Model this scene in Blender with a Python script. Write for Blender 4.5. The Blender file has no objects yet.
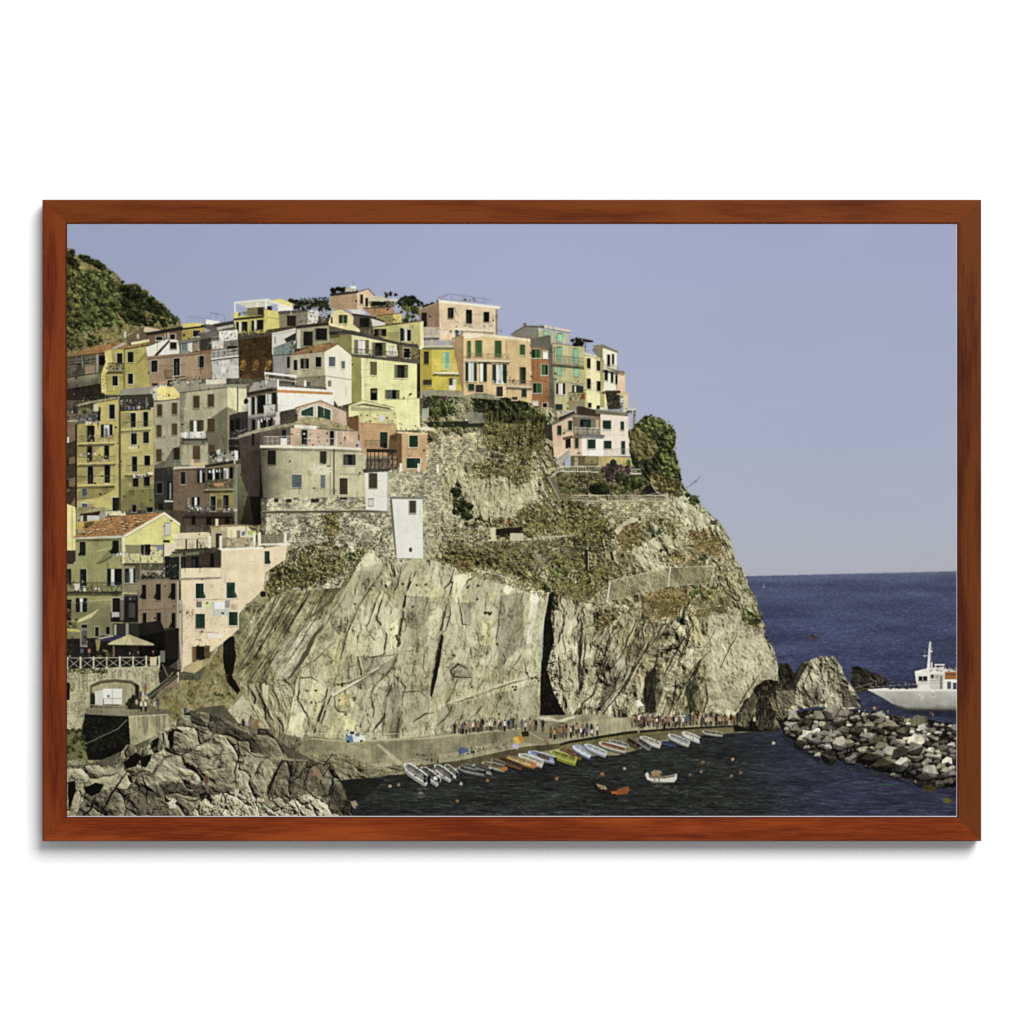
"""Framed photographic print of a cliff-top seaside village hanging on a white wall.

The thing in the photograph is one object: a wooden frame with a flat paper print in it.
The frame, the paper sheet and the wall are built as real geometry and lit by real lamps.
What is on the paper is printed INK: a flat picture, so its colours belong to the paper and
stay put whatever lamp shines on it.  The first half of this script draws that picture from
traced outlines and procedural noise; the second half lays it on the paper as flat inked cells,
one mesh per depicted house, boat, rock and so on, and builds frame, wall, lamps and camera.
All traced coordinates are in print pixels (1 px = 1 mm on the wall).
"""
import math
import numpy as np

# ------------------------------------------------------------------ the ink canvas
PX0, PY0, PW, PH = 67, 224, 890, 592        # printed area, mm
S = 3                                       # drawing samples per mm
CW, CH = PW * S, PH * S
HW, HH = CW // 2, CH // 2                   # ink cells (1.5 per mm)
C = np.zeros((CH, CW, 3), np.float32)
ID = np.zeros((CH, CW), np.int16)
rng = np.random.RandomState(7)
TAB = [np.random.RandomState(900 + i).rand(256, 256).astype(np.float32) for i in range(24)]


def vnoise(x, y, seed=0):
    t = TAB[seed % 24]
    xf = np.floor(x); yf = np.floor(y)
    fx = (x - xf).astype(np.float32); fy = (y - yf).astype(np.float32)
    ix = xf.astype(np.int64); iy = yf.astype(np.int64)
    fx = fx * fx * (3 - 2 * fx); fy = fy * fy * (3 - 2 * fy)
    x0 = ix & 255; x1 = (ix + 1) & 255; y0 = iy & 255; y1 = (iy + 1) & 255
    a = t[y0, x0] * (1 - fx) + t[y0, x1] * fx
    b = t[y1, x0] * (1 - fx) + t[y1, x1] * fx
    return a * (1 - fy) + b * fy


def fbm(x, y, seed=0, octv=4, gain=.5):
    s = 0; amp = 1; tot = 0
    for o in range(octv):
        s = s + amp * vnoise(x * 2 ** o + 17.3 * o, y * 2 ** o + 9.1 * o, seed + o)
        tot += amp; amp *= gain
    return s / tot


def ridged(x, y, seed=0, octv=4, gain=.55):
    s = 0; amp = 1; tot = 0
    for o in range(octv):
        s = s + amp * (1 - np.abs(2 * vnoise(x * 2 ** o + 17.3 * o, y * 2 ** o + 9.1 * o, seed + o) - 1))
        tot += amp; amp *= gain
    return s / tot


def cells(u, v, seed=0):
    """jittered cells: two random values per cell, distance to the nearest border, offset from the cell centre"""
    iu = np.floor(u).astype(np.int64); iv = np.floor(v).astype(np.int64)
    f1 = np.full(u.shape, 9., np.float32); f2 = f1.copy()
    ra = np.zeros(u.shape, np.float32); rb = ra.copy(); ou = ra.copy(); ov = ra.copy()
    A, B, D, E = TAB[seed % 24], TAB[(seed + 1) % 24], TAB[(seed + 2) % 24], TAB[(seed + 3) % 24]
    for dj in (-1, 0, 1):
        for di in (-1, 0, 1):
            ci, cj = iu + di, iv + dj
            a, b = ci & 255, cj & 255
            du = (ci + .1 + .8 * A[b, a] - u).astype(np.float32); dv = (cj + .1 + .8 * B[b, a] - v).astype(np.float32)
            q = np.sqrt(du * du + dv * dv)
            near = q < f1
            f2 = np.where(near, f1, np.minimum(f2, q))
            ra = np.where(near, D[b, a], ra); rb = np.where(near, E[b, a], rb)
            ou = np.where(near, du, ou); ov = np.where(near, dv, ov)
            f1 = np.where(near, q, f1)
    return ra, rb, f2 - f1, ou, ov


def sstep(a, b, x):
    t = np.clip((x - a) / (b - a), 0, 1)
    return t * t * (3 - 2 * t)


# half-resolution coordinate grids, in print pixels
GY, GX = np.mgrid[0:HH, 0:HW].astype(np.float32)
GX = GX / 1.5 + PX0; GY = GY / 1.5 + PY0
WHITE = np.random.RandomState(3).randn(HH, HW).astype(np.float32)
NF = (WHITE + np.roll(WHITE, 1, 0) + np.roll(WHITE, 1, 1)) / 1.73
NM = fbm(GX / 9, GY / 9, 1, 4) - .5
NV = fbm(GX / 2.2, GY / 22, 5, 3) - .5
WALLTEX = .016 * NF + .19 * NM + .10 * NV + .10 * (fbm(GX / 30, GY / 24, 15, 3) - .5)

ZS = (0., 0., 1.)


def Z(ox, oy, sc):
    global ZS
    ZS = (ox, oy, sc)


def pt(x, y):
    return ((x / ZS[2] + ZS[0] - PX0) * S, (y / ZS[2] + ZS[1] - PY0) * S)


def parse(s):
    if isinstance(s, str):
        s = [tuple(float(v) for v in p.split(',')) for p in s.split()]
    return [pt(*p) for p in s]


def roughen(P, amp, step=7, seed=1, closed=True):
    """jitter an outline (canvas coordinates) so that natural edges are uneven"""
    out = []
    n = len(P)
    for i in range(n if closed else n - 1):
        a = P[i]; b = P[(i + 1) % n]
        L = math.hypot(b[0] - a[0], b[1] - a[1]); k = max(1, int(L / step))
        for j in range(k):
            t = j / k
            out.append((a[0] + (b[0] - a[0]) * t, a[1] + (b[1] - a[1]) * t))
    if not closed:
        out.append(P[-1])
    q = np.array(out)
    nx = fbm(q[:, 0] / 24, q[:, 1] / 24, seed, 3, .7) - .5
    ny = fbm(q[:, 0] / 24 + 40, q[:, 1] / 24 + 7, seed + 3, 3, .7) - .5
    q[:, 0] += nx * amp * 2 * S; q[:, 1] += ny * amp * 2 * S
    return [tuple(p) for p in q]


def mask_of(P):
    """scanline mask of a polygon: returns (y0,y1,x0,x1,mask) aligned to even samples"""
    xs = [p[0] for p in P]; ys = [p[1] for p in P]
    x0 = max(0, int(min(xs)) // 2 * 2); x1 = min(CW, (int(max(xs)) // 2 + 1) * 2)
    y0 = max(0, int(min(ys)) // 2 * 2); y1 = min(CH, (int(max(ys)) // 2 + 1) * 2)
    if x1 <= x0 or y1 <= y0:
        return None
    m = np.zeros((y1 - y0, x1 - x0), bool)
    q = np.array(P); r = np.roll(q, -1, 0)
    for yy in range(y0, y1):
        c = yy + .5
        hit = (q[:, 1] <= c) != (r[:, 1] <= c)
        if not hit.any():
            continue
        a = q[hit]; b = r[hit]
        xx = np.sort(a[:, 0] + (c - a[:, 1]) * (b[:, 0] - a[:, 0]) / (b[:, 1] - a[:, 1]))
        for k in range(0, len(xx) - 1, 2):
            i0 = int(math.ceil(xx[k] - .5)) - x0; i1 = int(math.ceil(xx[k + 1] - .5)) - x0
            if i1 > 0:
                m[yy - y0, max(0, i0):i1] = True
    return y0, y1, x0, x1, m


REGS = [('printed_sky', None)]
CUR = 0


def begin(name, label=None):
    global CUR
    REGS.append((name, label)); CUR = len(REGS) - 1
    return CUR


def use(i):
    global CUR
    CUR = i


def up2(a):
    return a.repeat(2, 0).repeat(2, 1)


def put(M, col, alpha=1., setid=True):
    if M is None:
        return
    y0, y1, x0, x1, m = M
    v = C[y0:y1, x0:x1]
    if isinstance(col, np.ndarray) and col.ndim == 3:
        src = up2(col)[m]
    else:
        src = np.asarray(col, np.float32)
    v[m] = v[m] * (1 - alpha) + src * alpha if alpha < 1 else src
    if setid:
        ID[y0:y1, x0:x1][m] = CUR


def fill(s, col, t=1., rough=0, alpha=1., sh=None, step=7, setid=True):
    """fill an outline with plaster-like ink; sh=(axis,a,b) grades brightness from a to b"""
    P = parse(s)
    if rough:
        P = roughen(P, rough, step, seed=len(REGS) % 11)
    M = mask_of(P)
    if M is None:
        return
    y0, y1, x0, x1, m = M
    if min(col) > 185:
        t = min(t, .45)
    k = 1 + t * WALLTEX[y0 // 2:y1 // 2, x0 // 2:x1 // 2]
    if sh:
        n = (x1 - x0) // 2 if sh[0] == 'x' else (y1 - y0) // 2
        g = np.linspace(sh[1], sh[2], n)
        k = k * (g[None, :] if sh[0] == 'x' else g[:, None])
    put(M, np.clip(k[..., None], 0, 3) * np.array(col, np.float32), alpha, setid)


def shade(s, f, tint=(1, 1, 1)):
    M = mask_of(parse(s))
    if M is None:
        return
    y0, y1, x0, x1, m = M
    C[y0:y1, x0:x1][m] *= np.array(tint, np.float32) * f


def line(s, w, col, alpha=1., setid=False, rough=0, taper=False):
    """polyline of width w print pixels"""
    P = parse(s)
    if rough:
        P = roughen(P, rough, 6, seed=int(abs(P[0][0])) % 13, closed=False)
    n = len(P); L = []; R = []
    for i in range(n):
        a = P[max(0, i - 1)]; b = P[min(n - 1, i + 1)]
        dx, dy = b[0] - a[0], b[1] - a[1]; d = math.hypot(dx, dy) or 1
        h = w * S / 2
        if taper:
            h *= .25 + .75 * math.sin(math.pi * (i + .5) / n) * (.6 + .8 * vnoise(np.float64(i * .37), np.float64(w * 9.7), 3))
        L.append((P[i][0] - dy / d * h, P[i][1] + dx / d * h)); R.append((P[i][0] + dy / d * h, P[i][1] - dx / d * h))
    put(mask_of(L + R[::-1]), col, alpha, setid)


def rect(x0, y0, x1, y1, col, t=.6, alpha=1., sl=0., setid=True):
    d = (x1 - x0) * sl
    fill([(x0, y0), (x1, y0 + d), (x1, y1 + d), (x0, y1)], col, t, 0, alpha, None, 7, setid)


WC = dict(k=(27, 31, 30), g=(36, 64, 48), G=(62, 104, 52), b=(84, 60, 40), t=(122, 184, 146), w=(206, 206, 200), o=(112, 104, 62),
          s=(96, 108, 116), d=(40, 37, 33), r=(118, 82, 52), n=(68, 62, 54))
FR = (196, 190, 168)


def win(x0, y0, x1, y1, k='k', fr=FR, sl=0., cut=0):
    """a shuttered window: surround, panel with louvres, sill; two or three letters = panels side by side"""
    e = .72 * ZS[2]
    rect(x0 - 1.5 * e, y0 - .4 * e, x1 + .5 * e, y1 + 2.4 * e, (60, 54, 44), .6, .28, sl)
    if fr is not None:
        rect(x0 - e, y0 - e, x1 + e, y1 + e, np.array(fr) * (.86 + .14 * rng.rand()), .6, 1, sl)
    n = len(k); w = (x1 - x0) / n
    for i, c in enumerate(k):
        col = np.array(WC[c], np.float32) * (.9 + .2 * rng.rand())
        rect(x0 + i * w, y0, x0 + (i + 1) * w, y1, col, .9, 1, sl)
        if c in 'kgGbtor':
            yy = y0 + .5 * ZS[2]
            while yy < y1:
                rect(x0 + i * w + .3 * ZS[2], yy, x0 + (i + 1) * w - .3 * ZS[2], yy + .4 * ZS[2], col * 1.22 + 4, .3, .5, sl)
                yy += 1.1 * ZS[2]
        if i:
            rect(x0 + i * w - .18 * ZS[2], y0, x0 + i * w + .18 * ZS[2], y1, col * .6, 0, .8, sl)
    if 'k' in k and rng.rand() < .4:                             # a leaf of the shutter half open, or a pane catching the sky
        a_ = x0 + (x1 - x0) * (.1 + .3 * rng.rand())
        rect(a_, y0 + (y1 - y0) * (.1 + .2 * rng.rand()), a_ + (x1 - x0) * .32, y1, [(58, 66, 58), (84, 92, 98), (60, 58, 50)][rng.randint(3)], .6, .6, sl)
    rect(x0, y0, x1, y0 + .5 * ZS[2], (20, 20, 18), 0, .55, sl)
    for _ in range(2):                                            # damp runs below the sill
        a_ = x0 + (x1 - x0) * rng.rand()
        rect(a_, y1 + 1.6 * e, a_ + .5 * ZS[2], y1 + (2.5 + 5 * rng.rand()) * ZS[2], (70, 64, 50), .5, .10 + .12 * rng.rand())
    if fr is not None:
        rect(x0 - 1.3 * e, y1 + .5 * e, x1 + 1.3 * e, y1 + 1.3 * e, np.array(fr) * 1.08, .4, 1, sl)
        rect(x0 - 1.3 * e, y1 + 1.3 * e, x1 + e, y1 + 1.9 * e, (60, 55, 45), 0, .5, sl)


def balc(x0, y0, x1, y1, slab=(190, 175, 120), rail=(52, 50, 46), sl=0., under=.55, a=.65):
    """balcony: railing of thin bars, slab, shade under it"""
    u = ZS[2]
    d = sl * (x1 - x0)
    h = 1.7 * u
    xx = x0
    while xx < x1:
        o = sl * (xx - x0)
        rect(xx, y0 + o, xx + .45 * u, y1 - h + o, rail, 0, a, 0)
        xx += 1.25 * u
    rect(x0, y0, x1, y0 + .6 * u, rail, 0, .9, sl)
    rect(x0, (y0 + y1 - h) / 2, x1, (y0 + y1 - h) / 2 + .4 * u, rail, 0, .5, sl)
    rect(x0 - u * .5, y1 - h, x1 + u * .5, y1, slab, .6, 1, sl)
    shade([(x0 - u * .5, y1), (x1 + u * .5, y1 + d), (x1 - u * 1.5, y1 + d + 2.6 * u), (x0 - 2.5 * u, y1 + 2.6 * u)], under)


DISC = {}


def disc(r):
    if r not in DISC:
        n = int(math.ceil(r))
        yy, xx = np.mgrid[-n:n + 1, -n:n + 1]
        k = xx * xx + yy * yy <= r * r + .3
        DISC[r] = (yy[k], xx[k])
    return DISC[r]


def dabs(xs, ys, rs, cols, setid=True):
    """paint small round flecks, canvas coordinates, in the given order"""
    xs = np.asarray(xs).astype(int); ys = np.asarray(ys).astype(int)
    for i in range(len(xs)):
        dy, dx = disc(round(float(rs[i]) * 2) / 2)
        y = ys[i] + dy; x = xs[i] + dx
        k = (y >= 0) & (y < CH) & (x >= 0) & (x < CW)
        C[y[k], x[k]] = cols[i]
        if setid:
            ID[y[k], x[k]] = CUR


LEAF = np.array([(28, 34, 17), (60, 70, 31), (98, 108, 50), (140, 146, 78)], np.float32)
DARKLEAF = np.array([(17, 20, 12), (34, 39, 20), (58, 63, 32), (90, 94, 50)], np.float32)
OLIVE = np.array([(32, 34, 16), (72, 75, 35), (114, 113, 57), (160, 153, 92)], np.float32)
DRY = np.array([(62, 56, 32), (104, 92, 52), (142, 124, 70), (176, 152, 92)], np.float32)
RUST = np.array([(66, 54, 32), (112, 88, 52), (144, 116, 70), (174, 146, 96)], np.float32)
PURPLE = np.array([(40, 28, 30), (74, 46, 58), (108, 66, 90), (140, 100, 122)], np.float32)


def ramp(pal, v):
    v = np.clip(v, 0, .999) * (len(pal) - 1)
    i = v.astype(int); f = (v - i)[:, None]
    return pal[i] * (1 - f) + pal[i + 1] * f


def clump(x, y, rx, ry, pal=LEAF, n=None, dr=(.35, .8), light=.0, setid=True):
    """a bush or crown: many leaf flecks, light from the upper right"""
    if n is None:
        n = int(rx * ry * 9) + 10
    a = rng.rand(n) * 2 * math.pi; q = np.sqrt(rng.rand(n))
    lump = .8 + .4 * vnoise(a * 1.6 + x, a * 0 + y, 2)
    dx = np.cos(a) * q * lump; dy = np.sin(a) * q * lump
    X = x + dx * rx; Y = y + dy * ry
    nz = fbm(X / 3.2, Y / 3.2, 6, 2)
    v = .42 + light + .30 * (dx * .45 - dy * .8) + .75 * (nz - .5) + .16 * rng.randn(n)
    o = np.argsort(q * -1 + rng.rand(n) * .8)
    cx = (X - PX0) * S; cy = (Y - PY0) * S
    r = (dr[0] + (dr[1] - dr[0]) * rng.rand(n)) * S
    dabs(cx[o], cy[o], r[o], ramp(pal, v)[o], setid)


def inside(P, n):
    """n random points in a polygon given in canvas coordinates"""
    M = mask_of(P)
    if M is None:
        return np.zeros(0), np.zeros(0)
    y0, y1, x0, x1, m = M
    yy, xx = np.nonzero(m)
    k = rng.randint(0, len(yy), n)
    return xx[k] + x0 + rng.rand(n), yy[k] + y0 + rng.rand(n)


def scatter(s, n, r, pal=LEAF, light=0., dens=None, flat=1., sort=True, setid=True):
    """bushes scattered over an area: n clumps of radius r=(min,max) print pixels"""
    X, Y = inside(parse(s), n)
    X = X / S + PX0; Y = Y / S + PY0
    if dens is not None:
        k = fbm(X / dens[0], Y / dens[0], dens[2], 3) > dens[1]
        X = X[k]; Y = Y[k]
    if sort:
        o = np.argsort(Y); X = X[o]; Y = Y[o]
    for x, y in zip(X, Y):
        q = r[0] + (r[1] - r[0]) * rng.rand() ** 1.6
        clump(x, y, q, q * flat * (.7 + .4 * rng.rand()), pal, light=light + .12 * rng.randn() * .6, setid=setid)


def foliage(s, n, pal=DARKLEAF, r=(.35, .85), light=0., size=5., seed=3, setid=True, edge=1.):
    """a dense drape of leaves: light and dark clumps, uneven edge"""
    P = roughen(parse(s), edge, 6, seed)
    X, Y = inside(P, n)
    stray = rng.rand(len(X)) < .10
    X = X + stray * rng.randn(len(X)) * 1.5 * S; Y = Y + stray * rng.randn(len(X)) * 1.5 * S
    px = X / S + PX0; py = Y / S + PY0
    e = 1.2
    f = lambda a, b: fbm(a / size, b / size, seed, 3, .55)
    v = .42 + light + 3.2 * (f(px, py) - f(px + e * .7, py - e * .75)) + .3 * (fbm(px / 2, py / 2, seed + 4, 2) - .5) + .5 * (fbm(px / 9, py / 9, seed + 6, 2) - .5) + .08 * rng.randn(n)
    o = np.argsort(v + .25 * rng.randn(n))
    dabs(X[o], Y[o], ((r[0] + (r[1] - r[0]) * rng.rand(n)) * S)[o], ramp(pal, v)[o], setid)


def flecks(s, n, pal, r=(.3, .7), dens=None, light=0., setid=False):
    X, Y = inside(parse(s), n)
    px = X / S + PX0; py = Y / S + PY0
    nz = fbm(px / 6, py / 6, 8, 3)
    if dens is not None:
        k = fbm(px / dens[0], py / dens[0], dens[2], 3) + .05 * rng.randn(n) > dens[1]
        X, Y, nz = X[k], Y[k], nz[k]
    n = len(X)
    v = .45 + light + .9 * (nz - .5) + .2 * rng.randn(n)
    dabs(X, Y, (r[0] + (r[1] - r[0]) * rng.rand(n)) * S, ramp(pal, v), setid)


CLUT = [(222, 218, 208), (214, 208, 196), (60, 76, 42), (88, 98, 50), (40, 40, 36), (150, 96, 60), (112, 108, 98), (182, 170, 140), (70, 66, 58)]


def clutter(x0, y0, x1, y1, n=30, pal=CLUT, w=(.6, 1.8), h=(.6, 2.2)):
    """small chairs, pots, washing and the like on a terrace"""
    u = ZS[2]
    for i in range(n):
        a = x0 + (x1 - x0) * rng.rand(); b = y1 - (y1 - y0) * rng.rand() ** 1.3
        c = pal[rng.randint(len(pal))]
        ww = (w[0] + (w[1] - w[0]) * rng.rand()) * u; hh = (h[0] + (h[1] - h[0]) * rng.rand()) * u
        q = (rng.rand(4) - .5) * ww * .7
        fill([(a + q[0], b - hh), (a + ww + q[1], b - hh + q[2]), (a + ww, b), (a + q[3], b)], np.array(c) * (.6 + .4 * rng.rand()), .5, 0, .55 + .4 * rng.rand())


def tiles(s, col, ang=0., t=1.):
    """a roof of pantiles: rows of light and dark courses, odd paler tiles"""
    P = parse(s); M = mask_of(P)
    if M is None:
        return
    y0, y1, x0, x1, m = M
    gx = GX[y0 // 2:y1 // 2, x0 // 2:x1 // 2]; gy = GY[y0 // 2:y1 // 2, x0 // 2:x1 // 2]
    ca, sa = math.cos(ang), math.sin(ang)
    u = gx * ca + gy * sa; v = -gx * sa + gy * ca
    k = 1 + .10 * np.sin(v * 2 * math.pi / 1.9) + .34 * (vnoise(u / 1.1, v / 1.0, 4) - .5) + .3 * (fbm(gx / 7, gy / 7, 9, 3) - .5)
    k += .35 * (vnoise(u / 1.5, v / 1.3, 12) > .93)
    put(M, np.clip(k, 0.2, 2)[..., None] * np.array(col, np.float32))


def rock(s, pal, ang=60, size=7., stretch=3., warp=6., con=1., fold=(0, 20), crack=.5, seed=0, rough=0, tint=None, fine=1., step=7, bias=0., fac=.5, fs=2.4, edge=.6, lump=0):
    """bare rock: strata running along ang (degrees below the horizontal, to the right) broken into
    flat-faced blocks, lit from the upper right.  pal = dark, mid, light."""
    P = parse(s)
    if rough:
        P = roughen(P, rough, step, seed)
    M = mask_of(P)
    if M is None:
        return
    y0, y1, x0, x1, m = M
    sl = (slice(y0 // 2, y1 // 2), slice(x0 // 2, x1 // 2))
    x = GX[sl]; y = GY[sl]
    a = math.radians(ang); ca, sa = math.cos(a), math.sin(a)

    def UV(x, y):
        wx = (fbm(x / 28, y / 28, seed + 1, 4) - .5) * warp * 2; wy = (fbm(x / 28 + 31, y / 28 + 7, seed + 2, 4) - .5) * warp * 2
        return (x + wx) * ca + (y + wy) * sa, -(x + wx) * sa + (y + wy) * ca

    def H(x, y):
        u, v = UV(x, y)
        h = size * .55 * ridged(u / (size * stretch), v / size, seed, 4, .55) + size * .7 * fbm(u / (size * stretch * .7), v / (size * .8), seed + 8, 4, .6)
        h = h + fine * .8 * fbm(x / 2.2, y / 2.2, seed + 4, 3, .6)
        if fold[0]:
            h = h + fold[0] * (.6 * ridged((u + 11) / (fold[1] * 2.2), v / fold[1], seed + 5, 3, .5) + .6 * fbm((u + 5) / (fold[1] * 1.5), v / (fold[1] * .9), seed + 3, 3, .5))
        if lump:
            bu = (fbm(x / lump * 1.1, y / lump * 1.1, seed + 15, 3) - .5) * 1.1; bv = (fbm(x / lump * 1.1 + 5, y / lump * 1.1, seed + 16, 3) - .5) * 1.1
            for q, am in ((lump, 1.), (lump * .38, .34)):
                ed = cells(u / (q * 1.35) + bu * lump / q * .6, v / q + bv * lump / q * .6, seed * 2 + int(q))[2]
                h = h + am * q * .46 * np.sqrt(np.clip(ed, 0, .7)) + 0
                if am == 1.:
                    gap[0] = ed
        return h, u, v
    gap = [None]
    h0, u, v = H(x, y)
    gap0 = gap[0]
    e = .8
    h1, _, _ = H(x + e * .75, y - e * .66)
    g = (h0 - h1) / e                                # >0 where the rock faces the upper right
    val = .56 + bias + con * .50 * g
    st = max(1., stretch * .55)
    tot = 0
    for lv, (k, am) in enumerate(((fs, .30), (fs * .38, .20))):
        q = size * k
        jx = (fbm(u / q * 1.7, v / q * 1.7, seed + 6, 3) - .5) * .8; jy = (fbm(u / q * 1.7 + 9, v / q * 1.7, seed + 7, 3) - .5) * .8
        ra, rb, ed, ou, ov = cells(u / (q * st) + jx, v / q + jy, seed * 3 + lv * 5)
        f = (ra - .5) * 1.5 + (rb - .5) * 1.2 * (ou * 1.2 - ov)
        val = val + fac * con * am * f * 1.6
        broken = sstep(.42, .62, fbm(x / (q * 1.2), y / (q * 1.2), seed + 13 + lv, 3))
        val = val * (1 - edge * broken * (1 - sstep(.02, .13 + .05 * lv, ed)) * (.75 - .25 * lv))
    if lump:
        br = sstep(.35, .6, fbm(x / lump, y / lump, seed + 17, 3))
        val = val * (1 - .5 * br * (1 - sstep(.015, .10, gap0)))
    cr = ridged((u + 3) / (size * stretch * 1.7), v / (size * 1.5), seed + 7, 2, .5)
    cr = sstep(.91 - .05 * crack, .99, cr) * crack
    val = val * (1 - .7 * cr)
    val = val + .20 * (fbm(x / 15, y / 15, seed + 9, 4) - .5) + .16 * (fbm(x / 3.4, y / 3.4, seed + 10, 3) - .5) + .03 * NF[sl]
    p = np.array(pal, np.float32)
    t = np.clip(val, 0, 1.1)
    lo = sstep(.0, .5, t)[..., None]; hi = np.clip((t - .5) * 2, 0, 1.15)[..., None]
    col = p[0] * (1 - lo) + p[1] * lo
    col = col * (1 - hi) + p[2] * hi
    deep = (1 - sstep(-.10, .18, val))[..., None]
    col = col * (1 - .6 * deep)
    if tint is not None:
        tn = sstep(tint[1], tint[1] + .18, fbm(x / tint[2], y / tint[2], seed + 11, 4))[..., None] * tint[3]
        col = col * (1 - tn) + (np.array(tint[0], np.float32) * (.5 + .9 * t[..., None])) * tn
    put(M, col)


def masonry(s, col, seed=0, bw=2.6, bh=1.5, joint=.45, rough=0, patch=.5):
    """old rubble wall: courses of uneven stones"""
    P = parse(s)
    if rough:
        P = roughen(P, rough, 7, seed)
    M = mask_of(P)
    if M is None:
        return
    y0, y1, x0, x1, m = M
    x = GX[y0 // 2:y1 // 2, x0 // 2:x1 // 2]; y = GY[y0 // 2:y1 // 2, x0 // 2:x1 // 2]
    wy = y + (fbm(x / 6, y / 6, seed, 2) - .5) * 2.0; wx = x + (fbm(x / 5, y / 5, seed + 3, 2) - .5) * 2.4
    r = np.floor(wy / bh); cidx = np.floor(wx / bw + (r % 2) * .5)
    fy = wy / bh - r; fx = wx / bw + (r % 2) * .5 - cidx
    tone = TAB[(seed + 5) % 24][(r.astype(int) * 7) & 255, (cidx.astype(int) * 13) & 255]
    j = ((fy < .24) | (fx < .16)).astype(np.float32)
    k = (.78 + .42 * tone) * (1 - joint * j) + .55 * patch * (fbm(x / 8, y / 8, seed + 6, 4) - .45) + .05 * NF[y0 // 2:y1 // 2, x0 // 2:x1 // 2]
    put(M, np.clip(k, .15, 1.5)[..., None] * np.array(col, np.float32))


PC = [(34, 34, 36), (50, 54, 66), (206, 202, 196), (140, 62, 50), (76, 96, 140), (150, 116, 92), (40, 44, 40), (164, 122, 94), (176, 134, 104), (60, 60, 64), (196, 180, 150), (44, 70, 90), (226, 222, 214), (150, 112, 86)]
NP = 0


def person(x, y, h, top=None, leg=None, own=True, skin=(128, 104, 84), lean=0.):
    """a small standing figure in the print: x,y = feet in current zoom coordinates, h in print pixels"""
    global NP, CUR
    keep = CUR
    if own and NP < 84:
        begin('printed_person'); NP += 1
    X = x / ZS[2] + ZS[0]; Y = y / ZS[2] + ZS[1]
    top = PC[rng.randint(len(PC))] if top is None else top
    leg = [(40, 40, 42), (116, 96, 78), (60, 56, 52), (92, 78, 66)][rng.randint(4)] if leg is None else leg
    w = h * .22

    def q(x0, y0, x1, y1, c):
        k0, k1 = lean * (-y0), lean * (-y1)
        put(mask_of([((X + x0 + k0 - PX0) * S, (Y + y0 - PY0) * S), ((X + x1 + k0 - PX0) * S, (Y + y0 - PY0) * S),
                     ((X + x1 * .9 + k1 - PX0) * S, (Y + y1 - PY0) * S), ((X + x0 * .9 + k1 - PX0) * S, (Y + y1 - PY0) * S)]), c)
    q(-w * .36, -h * .5, -w * .04, 0, np.array(leg) * .9)
    q(w * .06, -h * .5, w * .38, 0, leg)
    q(-w * .5, -h * .85, w * .5, -h * .45, top)
    q(-w * .72, -h * .8, -w * .46, -h * .45, skin)
    q(w * .46, -h * .8, w * .7, -h * .42, skin)
    q(-w * .22, -h, w * .24, -h * .84, (64, 48, 40) if rng.rand() < .6 else skin)
    CUR = keep

# ================================================================== THE PICTURE
# ---------------------------------------------------------------- sky
g = np.clip((GY - 224) / (575 - 224), 0, 1)[..., None]
sky = np.array((155, 163, 192), np.float32) * (1 - g) + np.array((171, 177, 190), np.float32) * g
hz = sstep(.82, 1., g)
sky = sky * (1 - hz) + np.array((172, 175, 184), np.float32) * hz
sky += (7 * np.clip(fbm(GX / 70 + GY / 60, GY / 13, 17, 4) - .56, 0, 1) * sstep(600, 900, GX))[..., None]
sky += ((.25 * NF)[..., None] + 2.0 * (fbm(GX / 160, GY / 50, 3, 3) - .5)[..., None])
sky *= (1 + .035 * sstep(0, 1, (GX - 67) / 500) * (1 - sstep(.4, 1, (GX - 67) / 890)))[..., None]
C[:] = up2(sky)

# ---------------------------------------------------------------- hillside, upper left
Z(60, 240, 6.4)
begin('printed_hillside')
HILL = "40,45 75,62 110,98 130,88 170,96 215,122 240,160 290,176 330,192 380,236 410,282 450,280 490,276 520,302 545,345 600,385 650,397 690,440 710,485 750,487 772,520 780,640 400,700 40,780"
fill(HILL, (138, 128, 88), 2.5, rough=.8)
flecks(HILL, 5000, DRY, (.3, .7))
flecks(HILL, 3500, LEAF, (.3, .7), dens=(9, .5, 3))
foliage("40,150 180,185 300,215 385,300 420,480 380,540 230,560 40,620", 5200, LEAF, light=-.01, size=4.5)
foliage("395,290 450,285 500,285 550,350 640,405 690,450 750,500 740,540 690,520 600,470 540,450 520,545 440,540 400,420", 2600, DARKLEAF, light=.14, size=4.5)
scatter("40,60 110,100 215,125 290,180 400,280 520,310 690,445 760,500 700,560 560,540 420,560 250,560 40,680", 150, (1.6, 4.6), LEAF, -.07, dens=(10, .41, 5))
scatter("40,150 200,190 380,330 420,480 300,540 40,620", 70, (2, 5), LEAF, -.02, dens=(9, .4, 2))
scatter("400,300 500,290 560,360 640,410 700,480 520,540 430,480", 34, (2, 5), DARKLEAF, .02)
scatter("230,130 300,185 400,280 420,282 330,215 230,170", 12, (1.5, 2.8), DARKLEAF, .05)
scatter("130,90 210,125 235,155 190,150 140,120", 9, (1.6, 3), DARKLEAF, .04)
scatter("45,55 80,75 95,140 45,150", 9, (2, 3.6), DARKLEAF, .04)
scatter("45,590 130,640 60,720 45,700", 14, (2, 4), LEAF, -.08)
flecks("140,150 215,160 200,195 120,180", 260, DRY, (.3, .7), light=.2)
flecks("360,455 430,545 445,560 415,555 370,490", 160, DRY, (.3, .6), light=.25)
flecks("230,560 420,545 400,640 200,640", 420, DRY, (.3, .8), light=.08)
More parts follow.
